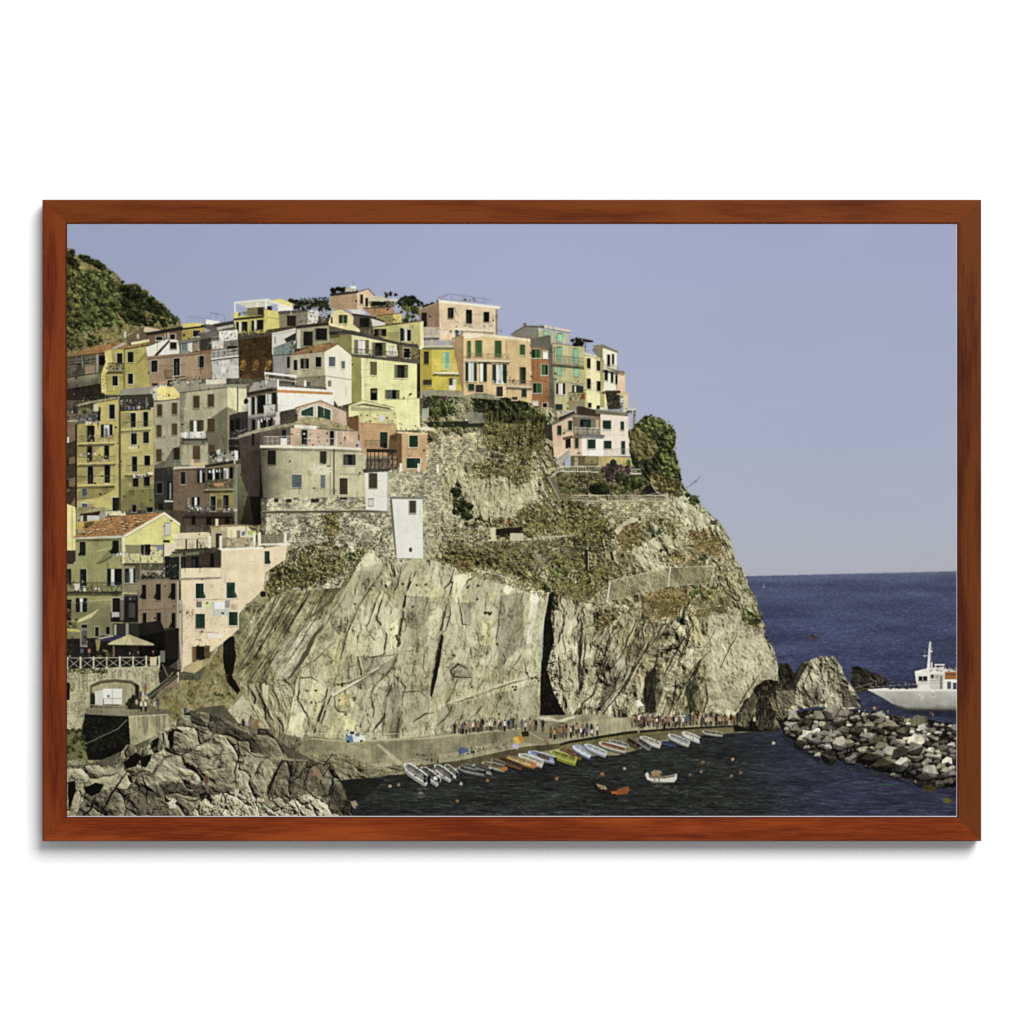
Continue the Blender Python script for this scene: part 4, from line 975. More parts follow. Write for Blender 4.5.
balc(345, 255, 492, 296, (150, 142, 112), (110, 106, 90), .1, .55); win(355, 386, 397, 438, 'kwwk', (200, 194, 160)); rect(430, 395, 482, 432, (60, 58, 48)); rect(440, 398, 448, 430, (210, 206, 196)); line("420,385 490,400", 1.6, (150, 142, 126)); win(352, 484, 384, 510, 'g', None)
balc(412, 428, 492, 474, (150, 130, 90), (90, 72, 48), 0, .7); clutter(415, 440, 470, 468, 14, [(120, 90, 56), (80, 64, 42), (150, 120, 80)]); rect(470, 436, 487, 462, (160, 54, 44)); rect(414, 478, 490, 512, (140, 130, 96)); line("346,215 346,505", .6, (90, 84, 70))
begin('printed_tree', 'rooftop shrub between the houses on the point')
scatter("418,190 440,172 475,185 478,210 425,205", 12, (1.4, 2.6), DARKLEAF)
begin('printed_house', 'orange apartment house with green shutters')
fill("-130,178 -75,160 -72,445 -78,448", (164, 122, 92)); fill("-76,168 0,160 236,184 243,480 125,452 0,428 -76,446", (216, 174, 130)); fill("-80,166 -74,150 0,153 236,180 236,192 0,166", (228, 204, 176)); line("122,180 128,452", .5, (150, 108, 80)); shade("122,182 240,192 244,480 126,452", .96)
win(-58, 190, -42, 264, 'G', None); win(-20, 188, 10, 262, 'GG', None); win(71, 188, 101, 265, 'GG', None, .05); win(186, 206, 211, 254, 'G', (220, 190, 150), .05); balc(-64, 245, 138, 283, (214, 196, 168), (150, 120, 96), .03, .5)
win(-66, 288, -14, 376, 'gwwg', (226, 200, 166), .03); win(2, 292, 32, 378, 'wg', None); win(59, 297, 125, 386, 'gwwg', (226, 200, 166), .04); win(187, 312, 214, 388, 'ng', None); balc(130, 370, 250, 403, (200, 186, 162), (120, 100, 84), .05, .6)
win(-52, 390, -26, 420, 'g', None); win(-18, 394, 16, 428, 'n', (210, 180, 150)); win(78, 402, 107, 448, 'n', (220, 190, 160)); win(196, 414, 217, 450, 'g', None); win(150, 450, 175, 464, 'n', (220, 190, 150)); clutter(133, 362, 160, 395, 6)
fill("-75,162 0,156 0,172 -70,178", (226, 214, 196)); line("-130,180 -76,152", 1, (120, 100, 84))
begin('printed_house', 'narrow brick red house with green shutters')
fill("237,212 318,228 324,502 245,490", (164, 88, 66)); fill("232,205 320,212 320,230 236,216", (110, 98, 88)); line("240,362 322,382", .5, (140, 66, 48))
win(242, 228, 282, 268, 'dGG'); win(296, 238, 315, 268, 'w', (226, 216, 200)); win(287, 300, 316, 348, 'GGd'); win(248, 386, 288, 432, 'dGG'); win(248, 470, 270, 488, 'w'); win(293, 480, 314, 498, 'k')
begin('printed_house', 'cream house with dark windows on the point')
fill("484,246 575,274 592,300 592,508 498,505", (228, 216, 168)); fill("484,240 574,268 576,280 484,256", (206, 196, 166)); line("484,254 576,280", .5, (140, 130, 104)); clutter(486, 215, 570, 250, 16, [(150, 140, 116), (90, 84, 70), (190, 180, 150)]); fill("478,178 530,188 525,196 480,194", (52, 46, 42)); line("492,196 492,240", .5, (70, 64, 56))
fill("484,255 492,258 500,505 492,505", (200, 180, 90)); win(499, 269, 515, 315, 'k', None, .1); win(545, 281, 560, 326, 'k', None, .1); win(500, 364, 516, 410, 'k', None, .1); win(546, 376, 561, 420, 'k', None, .1); win(505, 478, 520, 500, 'k', None); win(545, 490, 558, 506, 'k', None)
begin('printed_house', 'white house at the seaward end of the row')
fill("630,330 676,336 676,442 630,440", (216, 172, 152)); fill("632,335 674,338 674,352 632,345", (160, 120, 104)); fill("530,212 575,210 578,275 545,262", (132, 122, 92)); fill("572,222 637,240 638,305 634,422 576,422", (234, 227, 206)); fill("525,210 575,206 645,238 642,246 575,222", (128, 118, 96)); shade("560,270 578,278 580,500 560,500", .75, (1, .97, .8))
win(595, 252, 606, 306, 'k', None, .1); win(616, 250, 626, 296, 'k', None, .1); win(582, 324, 596, 372, 'k', None, .1); win(611, 336, 622, 382, 'k', None, .1); win(632, 348, 640, 390, 'k', None); balc(580, 296, 645, 322, (206, 196, 170), (140, 130, 112), .2, .5); fill("578,312 675,332 676,342 640,335", (120, 108, 90)); balc(574, 395, 634, 424, (220, 212, 196), (226, 222, 212), 0, .5)
fill("585,430 655,425 652,505 598,508", (56, 50, 42)); clutter(590, 440, 650, 500, 30, [(120, 108, 90), (80, 72, 58), (170, 160, 140), (44, 40, 36), (150, 120, 84)]); fill("635,420 690,430 690,446 640,440", (198, 164, 116)); fill("582,420 655,420 655,432 590,436", (70, 58, 46)); balc(600, 470, 690, 525, (160, 150, 130), (90, 84, 72), 0, .6); win(655, 452, 668, 476, 'w', (120, 110, 96)); rect(668, 440, 690, 520, (206, 186, 150), 1); clutter(640, 470, 690, 520, 12)
balc(690, 470, 729, 512, (196, 190, 176), (170, 164, 150), .05, .5); rect(709, 512, 723, 595, (176, 168, 150)); rect(714, 512, 723, 595, (120, 112, 98))
begin('printed_house', 'pink and white villa with a balcony below the row')
fill("300,585 340,570 345,660 305,640", (70, 60, 48)); fill("335,570 435,536 478,545 478,722 430,722 345,732", (216, 172, 152)); fill("330,574 440,522 562,538 560,548 440,536 335,584", (120, 106, 92)); fill("430,540 562,548 562,625 436,628", (120, 104, 88)); fill("474,632 578,640 578,724 476,724", (238, 232, 224)); fill("562,532 692,536 694,724 576,724 576,640 562,620", (232, 208, 200))
fill("448,495 470,493 560,516 560,542 450,530", (76, 52, 44)); fill("540,508 690,528 692,541 540,528", (120, 112, 88)); fill("365,548 440,515 440,527 370,560", (66, 56, 48))
win(362, 584, 380, 627, 'g', None); win(413, 562, 429, 605, 'g', None); win(468, 556, 517, 592, 'kg', None); rect(540, 556, 556, 600, (180, 156, 110)); win(573, 560, 611, 600, 'gg', (220, 200, 190)); win(656, 564, 672, 604, 'g', None); win(443, 643, 460, 687, 'g', None); win(502, 648, 538, 690, 'gg'); win(578, 655, 613, 690, 'gg', None); win(659, 656, 676, 720, 'g', None)
balc(440, 590, 580, 630, (120, 110, 98), (206, 204, 196), .03, .6); rect(398, 640, 424, 690, (46, 38, 34)); fill("385,640 432,628 432,640 390,652", (110, 80, 70))
balc(580, 690, 708, 726, (206, 200, 188), (170, 166, 156), 0, .5); fill("552,726 716,732 716,785 556,778", (186, 160, 98)); fill("605,778 607,748 622,738 637,750 639,780", (40, 56, 44)); fill("683,782 683,748 692,740 701,748 701,782", (70, 106, 60))
fill("424,724 552,726 552,782 424,782", (112, 96, 66)); rect(440, 730, 458, 782, (170, 156, 116)); rect(490, 728, 548, 760, (146, 126, 84)); clutter(425, 750, 550, 782, 14, [(70, 60, 44), (140, 124, 90)])
begin('printed_stairs', 'pale outdoor stairs beside the pink villa')
fill("350,750 418,688 422,720 372,775", (170, 164, 148)); line("345,745 418,685", .7, (220, 216, 206)); line("355,762 420,712", .6, (206, 200, 190)); 
for k in range(8):
    line([(352 + k * 9, 750 - k * 8), (354 + k * 9, 768 - k * 7)], .4, (120, 112, 96))

# ---------------------------------------------------------------- the tall houses on the left
Z(60, 390, 8.533)
begin('printed_house', 'narrow brown house with dark balconies at the left edge')
fill("55,180 140,180 145,1024 55,1024", (128, 98, 78)); shade("55,460 140,420 140,560 55,590", .62); shade("55,640 140,620 140,740 55,760", .62); shade("55,880 140,800 140,900 55,1024", .6)
for yy in (450, 632, 822):
    rect(55, yy, 108, yy + 22, (52, 50, 48)); rect(55, yy - 60, 75, yy, (36, 34, 32))
rect(60, 395, 76, 450, (200, 198, 190)); clutter(55, 180, 150, 262, 26, [(206, 204, 196), (90, 86, 78), (150, 146, 136), (60, 56, 50)]); rect(55, 255, 150, 268, (176, 166, 146)); rect(110, 140, 140, 200, (60, 56, 50))
for yy in (470, 525, 585, 650):
    line([(56, yy), (110, yy - 6)], .5, (160, 130, 100), .5)
rect(128, 290, 148, 1024, (58, 42, 36)); line("138,290 140,1024", .5, (100, 76, 62), .8)
begin('printed_house', 'tall yellow house with white chairs on its upper balcony')
fill("145,292 345,262 345,150 280,100 510,65 503,760 512,1024 145,1024", (186, 166, 96))
fill("150,160 345,160 345,262 150,292", (104, 98, 88)); clutter(150, 175, 345, 268, 60, [(206, 204, 200), (150, 148, 140), (80, 78, 76), (120, 120, 140), (60, 58, 54)], (1, 2.6), (1, 2.8)); rect(318, 145, 345, 260, (44, 44, 40)); rect(180, 150, 250, 195, (122, 128, 52)); rect(285, 120, 330, 180, (196, 186, 150))
clump(60 + 215 / 8.533, 390 + 172 / 8.533, 4, 2.4, LEAF, 120, light=.12)
tiles("145,120 260,92 505,52 508,72 262,112 150,138", (150, 138, 112)); clutter(180, 60, 480, 95, 16, [(120, 110, 90), (180, 170, 140)]); line("262,112 506,74", .6, (80, 70, 50))
win(422, 122, 466, 246, 'k'); win(232, 302, 292, 438, 'kkk', None); win(350, 292, 446, 400, 'kwwk', None); win(233, 480, 272, 608, 'k', None); win(378, 472, 418, 588, 'k', None); win(237, 650, 283, 798, 'k', FR); win(378, 640, 426, 790, 'k', FR)
win(188, 842, 228, 906, 's', (216, 212, 200)); win(186, 966, 232, 1040, 's', (226, 224, 214)); win(446, 915, 500, 1040, 'd', (226, 222, 210))
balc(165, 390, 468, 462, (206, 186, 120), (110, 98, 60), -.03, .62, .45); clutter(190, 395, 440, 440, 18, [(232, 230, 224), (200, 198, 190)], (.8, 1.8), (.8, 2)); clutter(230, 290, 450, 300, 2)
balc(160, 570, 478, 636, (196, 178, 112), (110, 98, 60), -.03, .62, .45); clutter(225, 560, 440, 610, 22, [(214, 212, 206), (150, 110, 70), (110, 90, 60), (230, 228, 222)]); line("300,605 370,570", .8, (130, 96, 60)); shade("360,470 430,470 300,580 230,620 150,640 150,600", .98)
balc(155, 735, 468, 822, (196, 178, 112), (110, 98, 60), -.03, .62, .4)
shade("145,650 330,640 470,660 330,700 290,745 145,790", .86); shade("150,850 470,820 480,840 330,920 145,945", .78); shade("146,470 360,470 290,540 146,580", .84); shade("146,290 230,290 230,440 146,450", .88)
rect(500, 80, 518, 1024, (104, 90, 56)); line("512,80 512,1024", .5, (58, 52, 38))
begin('printed_house', 'yellow house with dark awninged roof terrace')
fill("518,180 800,155 804,1024 518,1024", (184, 168, 100)); fill("515,45 790,30 798,165 515,180", (66, 63, 55)); clutter(515, 90, 600, 150, 26, [(224, 222, 216), (176, 172, 166), (190, 90, 70)]); clutter(600, 80, 795, 165, 30, [(90, 84, 70), (60, 58, 50), (206, 204, 196), (40, 44, 36), (120, 112, 94)]); rect(730, 60, 745, 170, (120, 118, 108)); line("515,172 800,150", 1, (70, 64, 46)); rect(775, 148, 800, 162, (206, 200, 186))
win(603, 192, 647, 316, 'k'); win(710, 186, 752, 310, 'k'); win(606, 368, 654, 464, 'k'); win(712, 355, 757, 452, 'k'); win(613, 565, 658, 694, 'k'); win(720, 558, 767, 643, 'k'); win(622, 752, 667, 822, 'k', (190, 178, 140)); win(718, 742, 765, 815, 'k', (190, 178, 140)); win(616, 980, 648, 1040, 'k', (180, 176, 160)); win(742, 1000, 790, 1040, 'k', (180, 176, 160))
balc(530, 275, 780, 345, (206, 188, 120), (116, 100, 60), -.05, .75, .35); balc(560, 640, 790, 722, (196, 180, 120), (104, 92, 56), 0, .65, .45); rect(745, 700, 790, 722, (216, 210, 190)); shade("520,190 600,190 600,270 520,320", .85)
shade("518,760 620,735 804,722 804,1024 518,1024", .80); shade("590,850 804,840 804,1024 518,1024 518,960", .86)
for k in range(3):
    line([(525, 540 + k * 9), (700, 520 + k * 9)], .35, (120, 104, 60), .6)
begin('printed_house', 'grey-cream house with brown shutters and a dark ground floor')
fill("800,98 1024,72 1024,660 806,668", (166, 158, 132)); line("800,98 1024,74", 1.3, (118, 108, 90))
for a in ((830, 122, 870, 218), (957, 108, 998, 206), (824, 300, 866, 398), (957, 286, 998, 382), (822, 505, 866, 608)):
    win(*a, 'b', (150, 136, 108))
win(972, 492, 1018, 604, 'b', None); shade("960,500 1024,470 1024,670 806,670 806,640 900,600", .68)
fill("806,668 972,655 972,1024 806,1024", (62, 60, 54), 2); win(826, 790, 872, 880, 'k', (110, 106, 96)); rect(915, 780, 960, 940, (30, 30, 30)); rect(932, 790, 950, 930, (140, 140, 136)); rect(890, 940, 968, 955, (180, 178, 170)); rect(840, 970, 880, 1024, (34, 34, 32)); clutter(880, 650, 970, 720, 16, [(60, 58, 50), (34, 34, 32), (110, 104, 90)])

Z(170, 390, 8.533)
begin('printed_house', 'large beige house with brown shutters and washing on a balcony')
fill("82,20 490,-30 490,640 330,640 90,640", (168, 160, 130)); fill("488,-40 655,-30 655,640 488,640", (224, 214, 170)); fill("-10,-70 260,-90 260,-60 490,-50 655,-50 655,-10 490,-25 80,25", (150, 144, 124), 1); clutter(0, -110, 470, -40, 60, [(206, 202, 190), (150, 140, 110), (110, 100, 76), (80, 90, 54), (226, 222, 214)]); fill("300,-90 480,-100 480,-55 310,-50", (206, 200, 180)); line("80,22 490,-26", 1.1, (104, 96, 80))
rect(572, -30, 584, 180, (110, 104, 84))
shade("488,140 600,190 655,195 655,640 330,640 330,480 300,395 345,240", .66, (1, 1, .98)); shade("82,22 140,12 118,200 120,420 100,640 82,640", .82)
win(200, 48, 250, 152, 'b', (150, 140, 112)); win(324, 38, 374, 140, 'b', (150, 140, 112)); win(172, 255, 288, 352, 'bwnb', None); win(322, 246, 380, 352, 'b', None); win(196, 474, 255, 602, 'b', None); win(330, 468, 382, 538, 'b', (120, 114, 96))
rect(100, 412, 322, 430, (64, 60, 52)); shade("95,430 322,430 300,470 90,465", .7)
for k in range(13):
    w_ = 12 + 8 * rng.rand(); x_ = 84 + k * 17
    c_ = [(222, 222, 218), (206, 206, 204), (150, 160, 190), (232, 232, 228), (120, 140, 186), (190, 188, 180)][rng.randint(6)]
    fill([(x_, 362 - k), (x_ + w_, 361 - k), (x_ + w_ - 2, 400 + 18 * rng.rand() - k * .5), (x_ + 2, 396 + 16 * rng.rand() - k * .5)], c_, 1)
clutter(260, 340, 300, 400, 8, [(206, 204, 196), (150, 120, 80)])
line("440,380 460,440", .6, (70, 66, 56))
begin('printed_house', 'dark shadowed house front between the beige house and the white house')
fill("505,215 600,185 665,180 665,440 640,480 505,420", (66, 62, 56), 2); win(515, 250, 545, 350, 'k', None); win(560, 240, 595, 345, 'k', None); clutter(510, 340, 660, 430, 30, [(90, 84, 74), (44, 42, 38), (150, 146, 136), (110, 106, 96)]); line("505,412 650,410", .8, (150, 146, 134)); line("560,345 600,350 650,330", .5, (160, 156, 146)); rect(610, 130, 645, 180, (190, 188, 180)); clump(246, 401, 1.8, 2.6, DARKLEAF, 60); clutter(505, 425, 720, 480, 20, [(60, 56, 50), (30, 30, 28), (96, 90, 80)])
fill("500,420 720,440 720,620 540,620 500,500", (50, 46, 40), 2); clutter(520, 450, 720, 600, 40, [(80, 74, 62), (34, 32, 30), (120, 114, 100), (150, 148, 140), (44, 42, 38)]); line("450,480 700,470", .5, (120, 112, 96), .8)
begin('printed_house', 'russet house with washing on its roof terrace')
fill("25,672 312,650 545,612 548,860 350,872 350,1150 25,1150", (122, 94, 80)); fill("320,655 545,618 548,840 322,850", (128, 112, 76)); fill("345,868 550,850 550,1024 350,1024", (150, 132, 66)); fill("345,1024 550,1024 550,1150 345,1150", (96, 74, 58))
fill("22,665 310,642 312,656 25,680", (196, 176, 144)); balc(35, 595, 312, 668, (200, 190, 170), (176, 172, 160), -.02, .8, .6); fill("175,590 200,588 206,628 305,612 305,640 175,650", (206, 172, 122)); fill("300,640 545,598 545,622 300,660", (52, 48, 42))
clutter(335, 530, 560, 612, 40, [(230, 230, 226), (214, 214, 210), (190, 188, 182), (236, 236, 232), (60, 56, 50)], (1.2, 3), (2, 4.5)); rect(552, 515, 580, 600, (226, 226, 220)); fill("540,590 580,585 575,620 548,625", (200, 198, 190))
line("320,520 330,640", .4, (120, 116, 106)); line("450,470 450,540", .4, (130, 126, 116))
win(92, 697, 130, 803, 'k', (176, 160, 140)); win(232, 680, 298, 788, 'kwk', None); win(322, 672, 362, 764, 'k', None); win(366, 668, 420, 762, 'wkk', None); win(436, 662, 500, 756, 'kww', None); win(508, 656, 538, 754, 'k', None)
balc(300, 775, 545, 858, (150, 142, 116), (60, 56, 50), -.02, .6, .7); clutter(330, 770, 540, 840, 44, [(150, 120, 90), (206, 200, 190), (60, 56, 48), (160, 80, 60), (84, 78, 66), (190, 180, 160)]); fill("370,795 450,790 460,815 380,820", (190, 120, 90))
win(346, 905, 390, 1030, 'k', (176, 170, 140)); win(456, 895, 500, 1030, 'k', (176, 170, 140)); win(188, 912, 252, 1006, 'kwk', None); rect(150, 915, 165, 1000, (160, 140, 120)); shade("400,930 440,930 440,1000 400,1000", .7)
balc(120, 985, 545, 1075, (90, 80, 70), (110, 106, 100), 0, .7, .6); clutter(125, 985, 340, 1060, 40, [(200, 198, 194), (90, 84, 80), (140, 130, 126), (60, 56, 54)]); win(185, 1075, 215, 1150, 'd', None); win(310, 1080, 350, 1150, 'd', None); win(470, 1085, 510, 1140, 'd', None)
shade("25,1024 545,1050 545,1150 25,1150", .75)
begin('printed_house', 'olive grey blank-walled house in the shade')
fill("555,622 722,612 800,700 795,1150 556,1150", (124, 118, 84), 1, sh=('y', 1.08, .6)); rect(552, 630, 575, 1150, (130, 132, 126)); fill("560,600 720,590 722,620 560,632", (80, 74, 56)); line("575,845 700,850", .5, (90, 84, 64)); shade("660,680 800,680 800,1150 720,1150 690,1000", .55); rect(712, 880, 790, 945, (44, 44, 56)); rect(660, 670, 780, 760, (54, 46, 40)); clutter(660, 670, 780, 780, 14, [(70, 60, 52), (40, 36, 32), (90, 80, 70)]); shade("660,900 800,880 800,1150 600,1150", .6)

# ---------------------------------------------------------------- the round house and its neighbours
Z(260, 400, 5.3895)
begin('printed_wall', 'old rubble retaining wall below the round house')
masonry("560,500 690,375 900,385 975,400 980,620 880,640 880,860 700,860 600,800", (176, 168, 136), 6, 3, 1.9, .22, .6, 1.)
masonry("5,515 575,510 690,588 720,650 730,850 560,800 430,1010 300,1024 20,1024 100,850 10,700", (178, 171, 142), 4, 2.9, 1.9, .22, 1.2, 1.3)
flecks("20,530 700,600 720,840 300,1000 60,1000", 1900, np.array([(120, 112, 84), (170, 162, 132), (214, 208, 184), (226, 222, 206)], np.float32), (.3, .9), dens=(6, .55, 5))
flecks("20,600 700,610 720,840 560,800 420,1000 60,1000", 2600, np.array([(54, 52, 36), (90, 86, 58), (120, 114, 82)], np.float32), (.3, .8), dens=(8, .5, 8))
scatter("340,610 420,600 400,720 350,760", 10, (1.4, 3), DRY, -.12); scatter("60,880 300,760 420,760 300,960 150,1000 60,1000", 34, (1.2, 3.4), DRY, -.16, dens=(8, .45, 2)); scatter("130,900 380,840 300,960 200,970", 16, (1, 2.4), DARKLEAF, .12)
foliage("60,860 220,790 330,760 470,800 420,900 330,980 180,1010 40,1010", 1700, DRY, light=-.2, size=3.5, setid=False)
foliage("330,620 420,600 430,700 380,780 350,740", 420, DRY, light=-.12, size=3.5, setid=False)
shade("0,520 40,520 20,900 0,900", .6); fill("10,598 690,592 690,604 10,610", (92, 88, 66), 1); line("10,596 690,590", .7, (196, 190, 160))
for a in ((75, 530, 98, 550), (140, 532, 170, 552), (275, 532, 318, 552), (430, 522, 470, 538)):
    rect(*a, (62, 58, 46))
scatter("140,480 270,480 260,520 150,520", 8, (.8, 1.8), DRY, 0)
begin('printed_house', 'brown shaded house with white railed terrace beside the round house')
fill("-115,195 -20,165 150,125 170,150 165,250 0,262 -90,290 -105,300", (88, 72, 66), 1.4); fill("-120,190 -20,158 140,120 150,132 0,172 -115,205", (160, 150, 122)); win(116, 158, 140, 205, 'k', (120, 110, 100)); rect(-45, 180, -30, 245, (40, 36, 34)); win(-48, 300, -28, 370, 'd', (110, 104, 96))
fill("-105,290 5,262 20,520 -60,520 -100,420", (84, 70, 62), 1.4, sh=('x', 1.05, .7))
fill("195,45 330,0 465,60 470,140 200,140", (196, 160, 142)); fill("105,75 195,42 205,110 110,135", (90, 74, 66)); clutter(105, 60, 200, 130, 22, [(60, 50, 46), (110, 94, 80), (44, 38, 34)]); line("190,42 326,3 464,62", 1.3, (150, 104, 80)); line("195,48 326,9 460,66", .5, (226, 200, 176))
fill("214,54 292,22 294,94 216,90", (222, 216, 200)); fill("222,58 287,32 287,86 222,83", (42, 72, 60)); fill("304,20 388,48 388,114 304,98", (222, 216, 200)); fill("311,28 381,54 381,108 311,92", (42, 72, 60))
for k in range(5):
    line([(314 + k * 15, 32 + k * 5), (314 + k * 15, 96 + k * 2)], .3, (90, 120, 104), .8)
for k in range(4):
    line([(226 + k * 15, 60 - k * 6), (226 + k * 15, 84)], .3, (90, 120, 104), .8)
for yy in (56, 76):
    line([(222, yy + 12), (382, yy + 6)], .3, (90, 120, 104), .6)
begin('printed_house', 'pink house with tiled hip roof on top of the round house')
fill("165,150 530,150 527,262 165,262", (194, 156, 138)); fill("5,172 166,132 166,262 0,262", (106, 84, 76)); tiles("175,125 245,88 340,94 470,138 538,162 400,158 250,150 180,138", (160, 146, 106), .1); line("180,140 400,160 536,166", .9, (96, 88, 70)); fill("185,132 310,140 305,155 185,148", (230, 226, 214)); tiles("0,152 178,122 186,136 0,172", (150, 142, 112)); rect(408, 165, 416, 255, (206, 196, 180))
win(224, 160, 256, 238, 'k'); win(118, 160, 140, 210, 'k', (130, 114, 104)); win(378, 166, 398, 240, 'k'); balc(20, 195, 165, 252, (200, 196, 180), (206, 204, 198), -.02, 1, .7); rect(112, 205, 145, 245, (222, 220, 214)); clutter(240, 200, 400, 250, 24, [(226, 222, 212), (180, 170, 156), (120, 108, 96), (70, 64, 60)]); clutter(425, 205, 460, 245, 5, [(50, 44, 40)]); balc(235, 205, 405, 256, (220, 214, 196), (206, 200, 188), .0, 1, .4)
begin('printed_house', 'round beige tower-like house on the old wall')
fill("0,250 400,258 572,268 572,522 400,524 16,526 8,420", (186, 178, 142), 1.2); [shade([(8 * k, 252), (8 * k + 8, 252), (8 * k + 8, 530), (8 * k, 530)], .42 + .58 * math.sin(min(1, (k + .5) / 24) * math.pi / 2) ** 1.1) for k in range(24)]; [shade([(192 + 8 * k, 252), (200 + 8 * k, 252), (200 + 8 * k, 530), (192 + 8 * k, 530)], 1 + .05 * math.sin(math.pi * k / 26)) for k in range(26)]; fill("402,262 572,268 572,520 402,524", (190, 182, 144), 1.2)
fill("0,243 400,250 582,260 582,272 400,262 0,256", (222, 216, 198)); shade("10,256 400,264 572,272 572,284 400,278 10,270", .75)
win(42, 272, 84, 346, 'd', (120, 112, 88)); win(326, 277, 357, 338, 'n', (150, 142, 114)); win(450, 292, 516, 350, 'nkn', (206, 198, 168)); win(173, 402, 225, 470, 's', (196, 188, 156)); win(329, 406, 350, 473, 's', (180, 172, 140)); win(430, 420, 472, 508, 'nb', (200, 190, 156)); rect(396, 262, 403, 510, (84, 76, 62)); rect(376, 264, 381, 510, (140, 132, 106)); line("420,398 560,402", .6, (130, 122, 98)); flecks("290,350 390,350 390,400 290,395", 90, np.array([(206, 198, 176), (226, 220, 204)], np.float32), (.4, .9)); shade("100,360 170,380 170,480 90,520 80,400", .93)
begin('printed_house', 'orange house with a green door and a railed terrace')
fill("478,90 545,80 735,128 738,300 570,300 545,262 530,150 485,140", (188, 136, 102)); fill("478,92 532,80 532,168 482,150", (120, 70, 48)); fill("532,60 735,66 735,132 540,120", (206, 196, 130)); clutter(540, 80, 735, 125, 26, [(120, 104, 80), (222, 220, 214), (170, 150, 110), (70, 64, 52)]); rect(645, 80, 672, 112, (206, 210, 220)); line("530,122 738,132", 1.2, (180, 130, 104)); win(648, 172, 686, 258, 'k', (210, 170, 140)); rect(652, 176, 682, 230, WC['g']); balc(560, 215, 660, 262, (176, 130, 100), (96, 70, 54), 0, 1, .5)
shade("700,190 740,175 740,300 690,300", .6); fill("575,300 745,300 750,378 575,378", (140, 112, 92)); fill("575,262 745,266 745,282 575,280", (60, 50, 44)); clutter(580, 310, 745, 375, 34, [(226, 224, 218), (44, 40, 38), (90, 76, 66), (206, 200, 190), (120, 100, 84)])
for xx in (580, 596, 618, 640, 660, 690, 715, 740):
    line([(xx, 268), (xx, 375)], .55, (40, 36, 34))
line("570,318 745,318", .6, (44, 40, 38)); balc(570, 325, 700, 378, (70, 64, 58), (44, 40, 38), 0, 1, .6)
begin('printed_house', 'narrow orange house with two green windows')
fill("765,178 902,182 892,384 765,380", (200, 150, 114)); fill("700,200 766,178 766,380 745,350 735,268 715,240", (120, 76, 54)); fill("740,168 905,178 905,186 740,178", (222, 190, 150)); win(804, 190, 851, 254, 'gg', (226, 200, 170)); win(790, 312, 865, 366, 'gg', (226, 200, 170)); clutter(745, 130, 860, 172, 22, [(206, 200, 170), (150, 140, 110), (100, 92, 70), (224, 220, 200)]); fill("860,150 900,138 940,158 930,164 870,162", (222, 206, 180)); rect(752, 340, 768, 384, (226, 222, 212)); rect(850, 342, 862, 386, (226, 222, 212))
begin('printed_house', 'small white house standing on the rubble wall')
fill("566,388 690,382 694,600 572,592", (222, 220, 212), .5); fill("552,372 694,368 694,384 560,392", (80, 74, 64)); rect(684, 384, 694, 600, (180, 178, 170)); win(590, 396, 630, 472, 'oo', (150, 140, 110)); rect(590, 396, 630, 472, (56, 60, 48), .8, .7); win(586, 532, 611, 566, 'w', (170, 166, 150)); line("572,592 694,600", .9, (150, 146, 130))
begin('printed_house', 'tall blank white house at the cliff edge')
fill("708,525 876,530 880,852 736,852 716,690", (220, 219, 213), .45); fill("690,520 876,524 876,534 706,532", (120, 116, 104)); fill("700,540 712,530 738,852 728,830", (110, 104, 84)); win(806, 542, 840, 608, 'o', (170, 164, 140)); rect(806, 542, 840, 608, (56, 60, 48), .8, .75); rect(804, 795, 819, 818, (50, 48, 42))

# ---------------------------------------------------------------- the green gabled house, lower left
Z(60, 500, 8.533)
begin('printed_house', 'narrow cream house lit by the sun at the left edge')
fill("55,30 132,60 136,435 55,435", (226, 206, 140), 1.2); shade("95,60 110,60 112,430 97,430", .85); fill("55,430 135,430 130,545 55,540", (62, 58, 48)); rect(120, 530, 138, 552, (200, 196, 184))
begin('printed_house', 'low terrace building with dark brown awning')
rect(140, 60, 400, 300, (150, 140, 100), 2); fill("165,120 345,92 330,132 175,132", (60, 42, 34)); rect(180, 130, 330, 180, (190, 188, 180)); rect(195, 130, 230, 185, (60, 58, 54)); fill("140,190 330,170 210,250 140,245", (190, 146, 72)); fill("205,190 300,180 250,235 205,245", (110, 84, 46)); fill("330,130 385,80 390,150 350,165", (150, 150, 146)); rect(390, 95, 560, 130, (222, 206, 166)); clutter(390, 60, 780, 120, 26, [(206, 190, 140), (150, 140, 110), (44, 42, 40), (90, 80, 60)]); clutter(140, 230, 240, 300, 14, [(90, 70, 50), (150, 140, 120)])
begin('printed_house', 'green gabled house with terracotta roof and balcony plants')
fill("130,325 525,318 535,400 535,1300 55,1300 55,545 130,545", (150, 146, 92), 1); fill("528,318 885,112 1024,205 1024,420 885,540 535,545", (214, 208, 126), .8)
tiles("100,322 370,150 640,122 888,104 560,302 515,316", (166, 102, 70), -.05, 1); 
for _ in range(26):
    a_, b_ = 180 + 520 * rng.rand(), 150 + 140 * rng.rand()
    if b_ > 322 - (a_ - 100) * .62 and b_ < 310 - (a_ - 520) * .55:
        rect(a_, b_, a_ + 22, b_ + 9, (206, 180, 150)); rect(a_ + 3, b_ + 9, a_ + 26, b_ + 17, (84, 54, 40))
